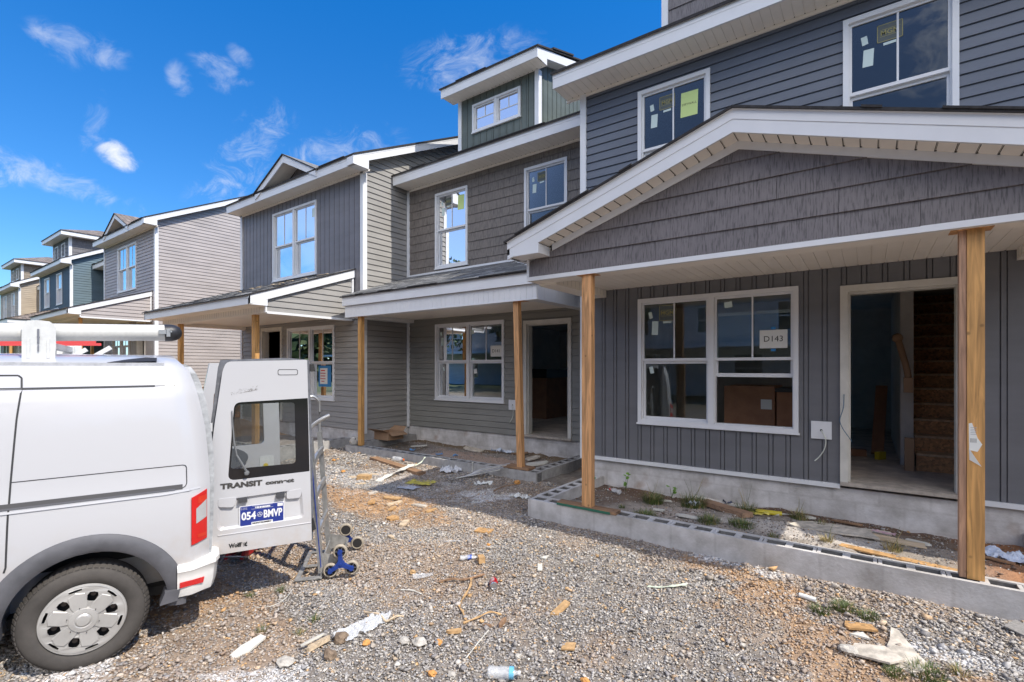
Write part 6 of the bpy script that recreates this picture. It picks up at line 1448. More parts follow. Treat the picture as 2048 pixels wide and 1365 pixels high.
    mb.face([dp(ps + .105, ph_ + .045, n1), dp(ps + .142, ph_ + .045, n1), dp(ps + .142, ph_ + .068, n1), dp(ps + .105, ph_ + .068, n1)], 1); mb.face([dp(ps - .072, ph_ - .072, n1), dp(ps + .072, ph_ - .072, n1), dp(ps + .072, ph_ - .050, n1), dp(ps - .072, ph_ - .050, n1)], 1)
    tx(mb, 'MONTGOMERY', ps - .066, ps + .066, ph_ - .067, .013, n1 + .0005, 2, .0008)
    for i in range(3): tx(mb, 'THE VOLUNTEER', ps - .144, ps - .10, ph_ + .061 - .006 * i, .0035, n1, 1, 0)
    cc = lambda r, a: dp(ps - .016 + r * math.cos(a), ph_ + .002 + r * math.sin(a), n1)
    ring = [cc(.018, 2 * PI * i / 20) for i in range(20)]; rin_ = [cc(.0155, 2 * PI * i / 20) for i in range(20)]
    for i in range(20): j = (i + 1) % 20; mb.face([ring[i], ring[j], rin_[j], rin_[i]], 1)
    for k in range(3):
        a0 = math.radians(90 + 120 * k); mx_, my_ = .0078 * math.cos(a0), .0078 * math.sin(a0)
        mb.face([dp(ps - .016 + mx_ + (.0062 if i % 2 == 0 else .0026) * math.cos(a0 + PI * i / 5), ph_ + .002 + my_ + (.0062 if i % 2 == 0 else .0026) * math.sin(a0 + PI * i / 5), n1) for i in range(10)], 1)
    mb.build('licence_plate', [blue, pw, ink], sD)
    mb = MB(); tx(mb, 'Wolff', .113, .198, .532, .034, .0015, bold=.002)
    for poly in ([(.203, .566), (.209, .556), (.212, .540), (.206, .548)], [(.212, .562), (.219, .556), (.226, .562), (.222, .552), (.232, .568), (.234, .548), (.224, .546), (.236, .536), (.230, .528), (.218, .532), (.212, .540), (.216, .550)], [(.205, .545), (.210, .536), (.216, .530), (.208, .532)]):
        mb.face([dp(a, b, .0015) for a, b in poly])
    mb.build('decal', ink, sD)
    mb = MB(); r_ = random.Random(4)      # glue residue left by peeled letters
    for i in range(190):
        s = .11 + .19 * r_.random() ** .7; h = 1.652 + .04 * (s - .1) / .2 + r_.choice([0, .006, .018, .030]) * r_.random(); 
        if r_.random() > (s - .08) / .2: continue
        w2 = r_.uniform(.001, .0045); h2 = r_.uniform(.001, .007); mb.face([dp(s, h, .001), dp(s + w2, h, .001), dp(s + w2 * .6, h + h2, .001), dp(s, h + h2 * .8, .001)])
    mb.build('glue_residue', mat('old_glue', (.22, .21, .20), .9), sD)
    mb = MB(); mb.box(0, 0, 0, 0, 0, 0); mb = MB(); mb.hexa([dp(.675, 1.83, -.05), dp(.715, 1.83, -.05), dp(.715, 1.83, -.02), dp(.675, 1.83, -.02)], [dp(.675, 1.89, -.05), dp(.70, 1.89, -.05), dp(.70, 1.89, -.02), dp(.675, 1.89, -.02)]); mb.build('latch', black, sD); mb = MB(); mb.hexa([dp(.69, .56, -.06), dp(.72, .57, -.06), dp(.72, .57, -.02), dp(.69, .56, -.02)], [dp(.69, .66, -.06), dp(.70, .66, -.06), dp(.70, .66, -.02), dp(.69, .66, -.02)]); mb.build('latch', black, sD)
    # ---- right rear door, seen from inside through the glass of the left one
    EA = math.radians(76); EU = Vector((math.cos(EA), math.sin(EA), 0)); EN = Vector((math.sin(EA), -math.cos(EA), 0)); EP = Vector((-3.853, 1.606, 0)) - VN * 1.58
    def ep(s, h, n=0.0): q = EP + EU * s + EN * n; return (q.x, q.y, GV + h)
    mb = MB(); o2 = [(.003, .499), (.76, .494), (.75, 1.10), (.73, 1.922), (.100, 1.905), (.045, 1.60), (.003, 1.20)]; w2_ = rounded([(.10, 1.06), (.60, 1.06), (.58, 1.65), (.14, 1.63)], .05, 4)
    mb.prism([ep(a, b, 0) for a, b in o2], EN * .045, 0, [[ep(a, b, 0) for a, b in w2_]]); d2 = mb.build('rear_door', paint, T); s2 = sub(d2, T); d2['label'] = 'far rear door showing its bare inner side'
    mb = MB(); mb.prism([ep(a, b, .02) for a, b in w2_], EN * .004); mb.build('window_glass', vanglass, s2)
    mb = MB(); q = [(.0 + .30 * math.cos(a) + .05, .99 + .10 * math.sin(a)) for a in [PI * i / 10 for i in range(11)]] + [(-.2 + .1, .93), (.10, .86), (.27, .89)]
    q = [(.22 + .22 * math.cos(a), .94 + .11 * math.sin(a)) for a in [2 * PI * i / 20 for i in range(20)]]; mb.prism([ep(a, b, .046) for a, b in q], EN * .03); mb.build('speaker_pod', mat('pod_grey', (.10, .11, .125), .7), s2)
    mb = MB(); q = rounded([(.06, .70), (.50, .70), (.50, .79), (.16, .79)], .02, 3); mb.prism([ep(a, b, .046) for a, b in q], EN * .01); mb.build('wood_panel', paleply, s2)
    mb = MB(); mb.prism([ep(a, b, .046) for a, b in rounded([(.55, .70), (.69, .70), (.69, .93), (.55, .93)], .02, 3)], EN * .006); mb.build('latch_plate', mat('white_powder_coat', (.72, .73, .72), .4), s2)
    mb = MB(); mb.lathe([(.0, .004), (.018, .003), (.024, 0)], ep(.61, .83, .053), EN, 14); mb.build('yellow_button', mat('yellow_plastic', (.55, .42, .02), .5), s2)
    return T
TV = build_van()

# ------------------------------------------------------------------ soil inside the porch walls
def soil(name, x0, x1, y0, y1, z, cfn, amp=.05, zadd=lambda x, y: 0 * x, seed=1, st=.03):
    X = np.arange(x0, x1 + st, st); Y = np.arange(y0, y1 + st, st); gx, gy = np.meshgrid(X, Y, indexing='ij'); nx, ny = gx.shape
    zz = z + zadd(gx, gy) + (nz.fbm(gx + seed, gy, 2.5) - .5) * amp * 2 + (nz.fbm(gx, gy + seed, 15) - .5) * .025
    col = cfn(gx, gy); co = np.stack([gx, gy, zz + H], -1).reshape(-1, 3); idx = np.arange(nx * ny).reshape(nx, ny); q = np.stack([idx[:-1, :-1], idx[1:, :-1], idx[1:, 1:], idx[:-1, 1:]], -1).reshape(-1, 4)
    me = bpy.data.meshes.new(name); me.from_pydata(co.tolist(), [], q.tolist())
    at = me.color_attributes.new('col', 'FLOAT_COLOR', 'POINT'); at.data.foreach_set('color', np.concatenate([col.reshape(-1, 3), np.ones((len(co), 1))], 1).ravel().astype(np.float32))
    me.materials.append(MATS['gravel_ground']); o = bpy.data.objects.new(name, me); C.objects.link(o); o['kind'] = 'structure'
    return lambda x, y: z + zadd(x, y) + (nz.fbm(x + seed, y, 2.5) - .5) * amp * 2
def mixc(a, b, t): t = t[..., None]; return a * (1 - t) + np.array(b) * t
def col_near(x, y):
    n = nz.fbm(x, y, 9)[..., None]; c = np.array([.27, .235, .20]) * (.7 + .6 * n)
    c = mixc(c, (.50, .46, .42), .85 * blob(x, y, -.55, 5.35, .75, .32, -.1, .5, 3)); c = mixc(c, (.42, .36, .32), .6 * blob(x, y, -1.7, 5.6, .55, .25, 0, .5, 3))
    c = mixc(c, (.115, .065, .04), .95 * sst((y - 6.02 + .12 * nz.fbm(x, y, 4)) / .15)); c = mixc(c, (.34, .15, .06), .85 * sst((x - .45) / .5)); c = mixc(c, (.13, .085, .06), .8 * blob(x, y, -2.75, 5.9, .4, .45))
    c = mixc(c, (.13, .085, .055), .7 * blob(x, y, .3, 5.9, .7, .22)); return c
def col_mid(x, y):
    n = nz.fbm(x, y, 8)[..., None]; c = np.array([.25, .22, .20]) * (.7 + .6 * n)
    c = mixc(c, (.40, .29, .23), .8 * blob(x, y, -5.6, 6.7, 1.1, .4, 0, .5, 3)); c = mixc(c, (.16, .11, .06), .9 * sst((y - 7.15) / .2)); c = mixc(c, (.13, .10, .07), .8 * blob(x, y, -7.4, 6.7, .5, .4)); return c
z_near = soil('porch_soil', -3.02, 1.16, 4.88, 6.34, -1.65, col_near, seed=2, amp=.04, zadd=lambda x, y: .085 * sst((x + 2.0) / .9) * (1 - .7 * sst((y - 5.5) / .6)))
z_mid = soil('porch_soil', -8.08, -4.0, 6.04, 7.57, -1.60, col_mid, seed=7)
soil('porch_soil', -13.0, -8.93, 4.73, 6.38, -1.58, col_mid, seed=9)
def sprinkle(name, label, x0, x1, y0, y1, zf, n, seed):
    r = np.random.default_rng(seed); p = np.stack([r.uniform(x0, x1, n), r.uniform(y0, y1, n)], 1)
    keep = r.random(n) < .35 + .65 * (nz.fbm(p[:, 0], p[:, 1], 2.2) > .5); p = p[keep]; n = len(p)
    P2 = np.array([[.24, .22, .20], [.34, .31, .28], [.16, .11, .08], [.50, .47, .43], [.42, .27, .14], [.64, .62, .58]]); c = P2[r.choice(6, n, p=[.34, .24, .2, .1, .07, .05])] * r.uniform(.8, 1.2, (n, 1))
    stones(name, label, p, r.uniform(.004, .012, n) * np.where(r.random(n) < .04, 2.2, 1), c, zf, seed)
sprinkle('rubble', 'fine stones and mortar crumbs inside the near porch', -2.98, 1.13, 4.93, 6.3, z_near, 7000, 31)
sprinkle('rubble', 'fine stones and mortar crumbs inside the recessed porch', -8.0, -4.06, 6.1, 7.5, z_mid, 4200, 32)

# ------------------------------------------------------------------ hand truck
def build_truck():
    B = Vector((-3.745, 2.424, 0)); Wd = Vector((-.756, .655, 0)); Bk = Vector((.655, .756, 0)); zg = float(gz(np.array(-3.75), np.array(2.4))) + .016
    T = thing('hand_truck', 'aluminium stair-climbing hand truck with blue three-wheel spiders beside the open van door', 'hand truck', (B.x, B.y, zg))
    def p(w_, b_, h): q = B + Wd * w_ + Bk * b_; return (q.x, q.y, zg + h)
    alu = mat('worn_aluminium', (.50, .50, .49), .38, .75, noise=(25, .15)); noseM = mat('dull_nose_plate', (.36, .35, .33), .55, .5, noise=(20, .3)); blue = mat('spider_blue', (.012, .04, .22), .4, coat=.3); rub = mat('beige_rubber', (.36, .31, .24), .8, noise=(30, .2)); dk = mat('dark_hub', (.02, .018, .018), .8)
    lean = -.085
    for w_, nm in ((0, 'rail'), (.50, 'rail')):
        mb = MB(); pts = [p(w_, 0, .04), p(w_, lean * .5, .6), p(w_, lean, 1.17)]
        for a, b in zip(pts, pts[1:]): mb.beam(a, b, .040, .046, up=Wd)
        if w_ == 0: hp = [p(0, lean, 1.12), p(0, lean - .02, 1.20), p(.01, lean + .01, 1.27), p(.02, lean + .08, 1.325), p(.03, lean + .15, 1.36)]; mb.tube(smoothpts(hp), .016, 12)
        else: hp = [p(.50, lean, 1.1), p(.50, lean, 1.40), p(.49, lean - .01, 1.46), p(.47, lean - .06, 1.50), p(.44, lean - .12, 1.47), p(.42, lean - .15, 1.42)]; mb.tube(smoothpts(hp), .012, 12)
        o = mb.build(nm, alu, T, 40); s_ = sub(o, T)
        if w_ == 0:
            q = MB(); q.beam(p(-.022, .002, .09), p(-.022, lean * .5 + .002, .60), .006, .012, up=Wd); q.beam(p(-.022, lean * .5 + .002, .60), p(-.022, lean * .78, .93), .006, .012, up=Wd); q.build('blue_skid_strip', mat('strip_blue', (.01, .045, .30), .4), s_)
            q = MB(); q.beam(p(-.026, lean * .8, .93), p(-.026, lean * .8, .97), .02, .04, up=Wd); q.build('strip_clip', alu, s_)
    for h in (.42, .72, 1.0):
        mb = MB(); f = lean * h / 1.17; mb.beam(p(.0, f + .01, h - .04), p(.10, f + .03, h + .02), .022, .045); mb.beam(p(.10, f + .03, h + .02), p(.40, f + .03, h + .02), .022, .045); mb.beam(p(.40, f + .03, h + .02), p(.50, f + .01, h - .04), .022, .045); mb.build('cross_brace', alu, T)
    mb = MB()   # nose plate: open frame
    mb.hexa([p(-.06, -.20, .004), p(-.06, -.16, .004), p(.62, -.16, .004), p(.62, -.20, .004)], [p(-.06, -.20, .010), p(-.06, -.16, .012), p(.62, -.16, .012), p(.62, -.20, .010)])
    for a, b in ((-.06, .0), (.22, .27), (.56, .62)): mb.hexa([p(a, -.16, .004), p(a, .0, .004), p(b, .0, .004), p(b, -.16, .004)], [p(a, -.16, .011), p(a, .0, .013), p(b, .0, .013), p(b, -.16, .011)])
    mb.hexa([p(-.06, -.03, .004), p(-.06, .012, .004), p(.62, .012, .004), p(.62, -.03, .004)], [p(-.06, -.03, .013), p(-.06, .012, .013), p(.62, .012, .013), p(.62, -.03, .013)])
    mb.hexa([p(-.03, .0, .01), p(-.03, .012, .01), p(.54, .012, .01), p(.54, .0, .01)], [p(-.02, .0, .14), p(-.02, .012, .14), p(.53, .012, .14), p(.53, .0, .14)]); mb.build('nose_plate', noseM, T)
    for w_ in (0.0, .50):
        mb = MB(); mb.prism([p(w_, .0, .05), p(w_, .17, .10), p(w_, .18, .14), p(w_, .13, .17), p(w_, .0, .20)], Wd * .006); mb.build('axle_bracket', noseM, T)
    for w_, sg in ((-.055, 1), (.555, -1)):
        c = (.162, .118); mb = MB(); 
        for k in range(3):
            a = math.radians(90 + 120 * k + (3 if sg > 0 else 8)); e = (c[0] + .098 * math.cos(a), c[1] + .098 * math.sin(a)); t = (-math.sin(a) * .020, math.cos(a) * .020)
            mb.hexa([p(w_, c[0] + t[0] * 1.3, c[1] + t[1] * 1.3), p(w_, c[0] - t[0] * 1.3, c[1] - t[1] * 1.3), p(w_, e[0] - t[0] * .7, e[1] - t[1] * .7), p(w_, e[0] + t[0] * .7, e[1] + t[1] * .7)], [p(w_ - .022 * sg, c[0] + t[0], c[1] + t[1]), p(w_ - .022 * sg, c[0] - t[0], c[1] - t[1]), p(w_ - .022 * sg, e[0] - t[0] * .6, e[1] - t[1] * .6), p(w_ - .022 * sg, e[0] + t[0] * .6, e[1] + t[1] * .6)])
            mb.lathe([(0, .026), (.018, .026), (.022, .0)], p(w_, *e), -Wd * sg, 12)
        mb.lathe([(.0, .03), (.010, .03), (.012, .024), (.032, .022), (.036, .0)], p(w_, *c), -Wd * sg, 16); sp = mb.build('wheel_spider', blue, T, 35); s_ = sub(sp, T)
        for k in range(3):
            a = math.radians(90 + 120 * k + (3 if sg > 0 else 8)); e = (c[0] + .098 * math.cos(a), c[1] + .098 * math.sin(a)); cc = p(w_ + .014 * sg, *e)
            q = MB(); q.lathe([(.043, .016), (.052, .017), (.060, .008), (.061, 0), (.060, -.008), (.052, -.017), (.043, -.016)], cc, -Wd * sg, 28)
            q.lathe([(0, .004), (.044, .002), (.044, -.012), (0, -.014)], cc, -Wd * sg, 20, 1)
            for j in range(6): b = PI * j / 3; q.beam(Vector(cc) - Wd * sg * .006, Vector(p(w_ + .014 * sg, e[0] + .040 * math.cos(b), e[1] + .040 * math.sin(b))) - Wd * sg * .006, .008, .008, 2, up=Wd)
            q.build('wheel', [rub, dk, mat('grey_spoke', (.10, .10, .12), .5)], s_, 40)
    mb = MB(); mb.tube([p(-.08, .162, .118), p(.58, .162, .118)], .010, 10); mb.build('axle', alu, T)
build_truck()

# ------------------------------------------------------------------ red jack under the door, dirt mound behind
def g1(x, y): return float(gz(np.array(x), np.array(y))) + .005
T = thing('floor_jack', 'red metal jack standing on the gravel below the open van door', 'jack', (-4.74, 2.22, -1.79)); rm_ = mat('jack_red', (.50, .03, .03), .4, noise=(20, .25))
def jp(a, b, h): v = Vector((-4.74, 2.22, 0)) + Vector((.81, .586, 0)) * a + Vector((-.586, .81, 0)) * b; return (v.x, v.y, -1.765 + h)
mb = MB()
for a in (-.085, .06): mb.hexa([jp(a, -.10, .02), jp(a + .03, -.10, .02), jp(a + .03, .30, .02), jp(a, .30, .02)], [jp(a + .01, -.06, .09), jp(a + .04, -.06, .09), jp(a + .07, .30, .24), jp(a + .04, .30, .24)])
mb.hexa([jp(-.055, .0, .06), jp(.06, .0, .06), jp(.06, .30, .06), jp(-.055, .30, .06)], [jp(-.045, .03, .12), jp(.09, .03, .12), jp(.10, .30, .24), jp(-.02, .30, .24)]); mb.build('jack_frame', rm_, T)
mb = MB(); mb.tube([jp(-.10, -.08, .035), jp(.11, -.08, .035)], .012, 10); mb.build('jack_axle', mat('zinc', (.45, .46, .46), .4, .8), T)
mb = MB()
for a in (-.11, .10): mb.lathe([(0, .02), (.03, .02), (.035, 0), (.03, -.02), (0, -.02)], jp(a, .28, .035), (.81, .586, 0), 14)
mb.build('jack_wheel', mat('black_rubber', (.02, .02, .02), .7), T)
def mound(x, y, r, h, z0, label):
    X, Y = np.meshgrid(np.linspace(-r, r, 60), np.linspace(-r, r, 60), indexing='ij'); d = np.hypot(X, Y) / r
    Z = h * np.clip(1 - d ** 1.3, -.1, 1) * (.75 + .5 * nz.fbm(X + x, Y + y, 3)) + (nz.fbm(X, Y, 9) - .5) * .16
    me = bpy.data.meshes.new('dirt_mound'); idx = np.arange(3600).reshape(60, 60); q = np.stack([idx[:-1, :-1], idx[1:, :-1], idx[1:, 1:], idx[:-1, 1:]], -1).reshape(-1, 4); me.from_pydata(np.stack([X, Y, Z], -1).reshape(-1, 3).tolist(), [], q.tolist())
    me.materials.append(mat('orange_clay', (.52, .20, .055), .95, noise=(5, .45, 9), bump=(12, .9, .05))); o = bpy.data.objects.new('dirt_mound', me); C.objects.link(o); o.location = (x, y, z0 + H); o['label'] = label; o['category'] = 'dirt mound'
mound(-14.75, 5.9, 1.25, .72, -1.30, 'mound of orange clay between the grey and the taupe townhouse')

# ------------------------------------------------------------------ litter on the gravel
def poly_slab(name, label, cat, pts, th, m, zf=g1, lift=0., tilt=(0, 0), group=None, mats2=None):
    cx = sum(p[0] for p in pts) / len(pts); cy = sum(p[1] for p in pts) / len(pts); z0 = zf(cx, cy) + lift + .004
    P = [(x, y, z0 + tilt[0] * (x - cx) + tilt[1] * (y - cy)) for x, y in pts]; mb = MB(); mb.prism(P, (0, 0, th)); o = mb.build(name, m); return tag(o, label, cat, group)
def rect(cx, cy, l, w_, a): c, s_ = math.cos(a), math.sin(a); return [(cx + c * x - s_ * y, cy + s_ * x + c * y) for x, y in ((-l / 2, -w_ / 2), (l / 2, -w_ / 2), (l / 2, w_ / 2), (-l / 2, w_ / 2))]
def ragged(cx, cy, l, w_, a, n=9, seed=1):
    r = random.Random(seed); c, s_ = math.cos(a), math.sin(a); out = []
    for i in range(n): t = 2 * PI * i / n; k = r.uniform(.7, 1.1); x, y = k * l / 2 * math.copysign(abs(math.cos(t)) ** .6, math.cos(t)), k * w_ / 2 * math.copysign(abs(math.sin(t)) ** .6, math.sin(t)); out.append((cx + c * x - s_ * y, cy + s_ * x + c * y))
    return out
def strap(name, label, cat, pts, w_, th, m, group=None):
    """bent strip through 3D points (z above ground)"""
    P = smoothpts([(x, y, g1(x, y) + .004 + h) for x, y, h in pts], 4); mb = MB()
    k0 = len(mb.v)
    for i, p in enumerate(P):
        d = (P[min(i + 1, len(P) - 1)] - P[max(i - 1, 0)]).normalized(); s_ = d.cross(Vector((0, 0, 1))).normalized(); tw = .35 * math.sin(i * .8); up = (Vector((0, 0, 1)) + s_ * tw).normalized(); s_ = d.cross(up).normalized()
        ww = w_ * (.75 + .35 * math.sin(i * 1.7 + 1)); mb.v += [tuple(p - s_ * ww / 2), tuple(p + s_ * ww / 2), tuple(p + s_ * ww / 2 + up * th), tuple(p - s_ * ww / 2 + up * th)]
    for i in range(len(P) - 1):
        for j in range(4): a, b = k0 + 4 * i + j, k0 + 4 * i + (j + 1) % 4; mb.f.append((a, b, b + 4, a + 4)); mb.m.append(0)
    mb.f.append((k0, k0 + 3, k0 + 2, k0 + 1)); e = k0 + 4 * (len(P) - 1); mb.f.append((e, e + 1, e + 2, e + 3)); mb.m += [0, 0]
    return tag(mb.build(name, m), label, cat, group)
orangew = mat('rust_orange_wood', (.50, .29, .12), .8, build=osb_build); ochre = mat('ochre_wood_chip', (.48, .30, .14), .8, noise=(30, .3)); offwhite = mat('offwhite_scrap', (.60, .58, .52), .7, noise=(20, .12)); plaster = mat('plaster_scrap', (.50, .45, .38), .85, noise=(14, .45), bump=(40, .5, .004))
poly_slab('wood_scrap', 'square tan board scrap lying flat midway to the recessed porch', 'wood scrap', rect(-3.289, 4.039, .17, .13, .25), .012, orangew)
poly_slab('wood_scrap', 'small square tan board scrap in the front middle of the gravel', 'wood scrap', rect(-1.541, 2.74, .085, .075, .4), .010, ochre, tilt=(.1, .05))
poly_slab('wood_scrap', 'upright-looking long orange wood chip right of the red can', 'wood scrap', [(-1.86, 3.02), (-1.80, 3.04), (-1.775, 3.18), (-1.83, 3.20)], .018, ochre, tilt=(.1, .25))
poly_slab('wood_block', 'small tan wood cutoff touching the crushed clear bottle', 'wood block', rect(-2.80, 3.40, .055, .075, .9), .055, ochre)
poly_slab('vinyl_scrap', 'short white vinyl strip lying right of the wood cutoff', 'vinyl strip', rect(-2.322, 3.624, .17, .04, .25 - 1.25), .006, offwhite, tilt=(.06, 0))
poly_slab('vinyl_scrap', 'tiny white triangular chip just beyond the short vinyl strip', 'vinyl strip', [(-2.41, 3.76), (-2.35, 3.76), (-2.37, 3.85)], .012, offwhite)
strap('vinyl_strip', 'long thin greenish white strip lying on open gravel before the porch', 'vinyl strip', [(-1.42, 3.80, 0), (-1.33, 3.80, .01), (-1.24, 3.86, .012), (-1.16, 3.94, .02)], .028, .004, mat('pale_green_strip', (.60, .66, .52), .5))
strap('bark_strip', 'curling brown bark strip left of the red can', 'bark strip', [(-2.66, 3.10, .01), (-2.60, 3.02, .02), (-2.52, 2.86, .012), (-2.46, 2.73, .0), (-2.36, 2.66, .01), (-2.28, 2.60, .0)], .019, .005, ochre)
strap('bark_strip', 'hook-shaped brown bark strip in front of the curling one', 'bark strip', [(-2.27, 2.56, .0), (-2.22, 2.66, .014), (-2.19, 2.76, .022), (-2.12, 2.80, .01)], .018, .006, ochre)
strap('bark_strip', 'dark brown forked bark strip above the curling one', 'bark strip', [(-2.86, 2.93, .0), (-2.78, 3.00, .02), (-2.70, 3.06, .012), (-2.60, 3.20, .02)], .022, .010, oldwood)
poly_slab('bark_chip', 'thick orange brown bark chip below the hooked strip', 'bark chip', ragged(-2.24, 2.44, .12, .035, .9, seed=3), .02, ochre)
poly_slab('bark_chip', 'narrow upright brown bark chip right of the hooked strip', 'bark chip', ragged(-2.04, 2.70, .09, .028, 1.6, seed=4), .03, oldwood, tilt=(.1, .3))
poly_slab('bark_chip', 'small flat rust brown chip near the narrow bark chip', 'bark chip', ragged(-2.11, 2.63, .06, .022, .5, seed=5), .014, oldwood)
poly_slab('wood_scrap', 'white painted wood scrap at the lower left beside the van wheel', 'wood scrap', [(-3.26, 1.47), (-3.21, 1.46), (-3.19, 1.56), (-3.22, 1.68), (-3.27, 1.67), (-3.28, 1.55)], .014, offwhite, tilt=(-.1, .2))
strap('stick', 'pale bent stick resting on the plastic bag', 'stick', [(-2.93, 2.24, .03), (-2.80, 2.27, .035), (-2.72, 2.26, .01), (-2.70, 2.34, .012), (-2.67, 2.38, .0)], .016, .010, paleply)
strap('thin_stick', 'long thin white stick beyond the cut water bottle', 'stick', [(-2.06, 2.58, .005), (-2.02, 2.42, .012), (-1.99, 2.27, .0)], .007, .005, offwhite)
strap('wire_loop', 'thin pale wire curl near the open van door', 'wire', [(-3.75, 1.86, 0), (-3.68, 1.86, .004), (-3.60, 1.93, .006), (-3.60, 2.03, .03), (-3.66, 2.12, .05)], .005, .004, offwhite)
strap('vinyl_strip', 'short white sliver left of the bark strips', 'vinyl strip', [(-3.02, 2.66, .0), (-2.93, 2.70, .006), (-2.85, 2.72, .0)], .014, .005, offwhite)
def blobmesh(name, label, cat, c, r, m, seed=1, sq=(1, 1, .7), group=None, zf=g1, bury=.2, sub_=2, amp=.25, smooth=None):
    bm = bmesh.new(); bmesh.ops.create_icosphere(bm, subdivisions=sub_, radius=1); rr = random.Random(seed); o3 = Vector((rr.random() * 9, rr.random() * 9, rr.random() * 9)); from mathutils import noise as mn
    mb = MB(); 
    for v in bm.verts: k = 1 + amp * mn.noise(v.co * 1.6 + o3) * 2 + amp * .5 * mn.noise(v.co * 4 + o3); mb.v.append((c[0] + v.co.x * k * r * sq[0], c[1] + v.co.y * k * r * sq[1], zf(c[0], c[1]) + r * sq[2] * (1 - bury) + v.co.z * k * r * sq[2]))
    for f in bm.faces: mb.f.append(tuple(v.index for v in f.verts)); mb.m.append(0)
    bm.free(); return tag(mb.build(name, m, smooth=smooth), label, cat, group)
rockm = mat('brown_rock', (.20, .145, .10), .9, noise=(20, .4), bump=(40, .8, .01)); greyrock = mat('pale_rock', (.46, .43, .38), .9, noise=(20, .25), bump=(40, .6, .006)); orock = mat('orange_rock', (.56, .27, .08), .9, noise=(20, .3), bump=(40, .6, .006))
blobmesh('rock', 'lumpy brown dirt clod beside the pale wood chunk', 'rock', (-2.785, 1.945), .048, rockm, 3)
blobmesh('rock', 'second brown clod in front of the lumpy one', 'rock', (-2.69, 1.80), .040, rockm, 5, (1.2, .8, .8))
blobmesh('rock', 'flat grey brown rock lower left of the clods', 'rock', (-2.88, 1.62), .05, greyrock, 15, (1.2, .9, .4))
rocks = [(-2.24, 2.29, .030, orock, 'orange rock in the front left of the water bottle'), (-2.06, 2.05, .028, orock, 'orange rock nearest the bottom edge'), (-2.62, 2.02, .028, orock, 'orange rock next to the plastic bag'), (-2.42, 2.16, .042, greyrock, 'pale flat rock left of two pale ones'), (-2.33, 2.21, .046, greyrock, 'larger pale flat rock of the pair'), (-3.16, 2.913, .03, ochre, 'tan stone left of the clear film scrap'),
         (-1.95, 2.10, .03, greyrock, 'pale pointed rock left of the cut water bottle'), (-2.558, 3.337, .026, rockm, 'brown cone-shaped stone above the red can'), (-1.30, 2.50, .026, orock, 'orange rock toward the right foreground'), (-1.75, 2.48, .022, greyrock, 'small white rock in the mid foreground'), (-.10, 3.62, .05, greyrock, 'pale rock among the plaster scraps'), (-3.0, 3.75, .022, orock, 'orange pebble behind the film scrap'), (-6.95, 4.9, .04, orock, 'orange stone on the gravel before the grey porch'), (-7.8, 5.3, .035, orock, 'orange stone by the block wall corner')]
for i, (x, y, r_, m_, l_) in enumerate(rocks): blobmesh('rock', l_, 'rock', (x, y), r_, m_, 20 + i, (1, random.uniform(.7, 1), .55), 'stray rocks on the gravel')
poly_slab('wood_chunk', 'split pale wood chunk leaning against the brown clod', 'wood scrap', ragged(-2.86, 1.83, .17, .07, 1.2, seed=9), .030, paleply, tilt=(.35, .15))
poly_slab('wood_chunk', 'white-faced wood sliver on top of the split chunk', 'wood scrap', ragged(-2.90, 1.82, .15, .03, 1.2, seed=10), .012, offwhite, lift=.03, tilt=(.3, .15))
# crumpled sheets
def crumple(name, label, cat, cx, cy, l, w_, a, m, amp=.02, lift=.012, seed=1, n=22, zf=g1, edge=.25, group=None):
    X, Y = np.meshgrid(np.linspace(-1, 1, n), np.linspace(-1, 1, n), indexing='ij'); ang = np.arctan2(Y, X); k = 1 - edge * nz.fbm(np.cos(ang) * 2 + seed, np.sin(ang) * 2, 1.5)
    x = X * l / 2 * k; y = Y * w_ / 2 * k; z = (np.abs(nz.fbm(x * 1 + seed, y, 16, 4) - .5) * 2 * amp * 2 + lift); c, s_ = math.cos(a), math.sin(a)
    mb = MB(); gx = cx + c * x - s_ * y; gy = cy + s_ * x + c * y
    mb.v = [(gx[i, j], gy[i, j], zf(cx, cy) + z[i, j]) for i in range(n) for j in range(n)]
    mb.f = [(i * n + j, (i + 1) * n + j, (i + 1) * n + j + 1, i * n + j + 1) for i in range(n - 1) for j in range(n - 1)]; mb.m = [0] * len(mb.f)
    return tag(mb.build(name, m), label, cat, group)
film = mat('clear_film', (.5, .5, .5), build=lambda nt, b, tc: (lambda N, L: (setattr(b.inputs['Base Color'], 'default_value', (.85, .87, .88, 1)), setattr(b.inputs['Roughness'], 'default_value', .12), setattr(b.inputs['Alpha'], 'default_value', .34), setattr(b.inputs['Specular IOR Level'], 'default_value', .9)))(nt.nodes, nt.links))
bagm = mat('bag_plastic', (.72, .74, .76), .15, spec=.9); bagm.node_tree.nodes['Principled BSDF'].inputs['Alpha'].default_value = .62
crumple('plastic_bag', 'crumpled clear plastic bag with a stick across it', 'plastic bag', -2.80, 2.13, .44, .17, 1.57, bagm, .035, .015, 3, 34)
crumple('plastic_film', 'small scrap of clear film left of the bark strips', 'plastic film', -3.03, 2.908, .19, .09, .9, film, .015, .01, 8)
crumple('plastic_film', 'small grey film scrap behind the clear one', 'plastic film', -3.35, 3.62, .16, .05, .7, film, .012, .01, 12)
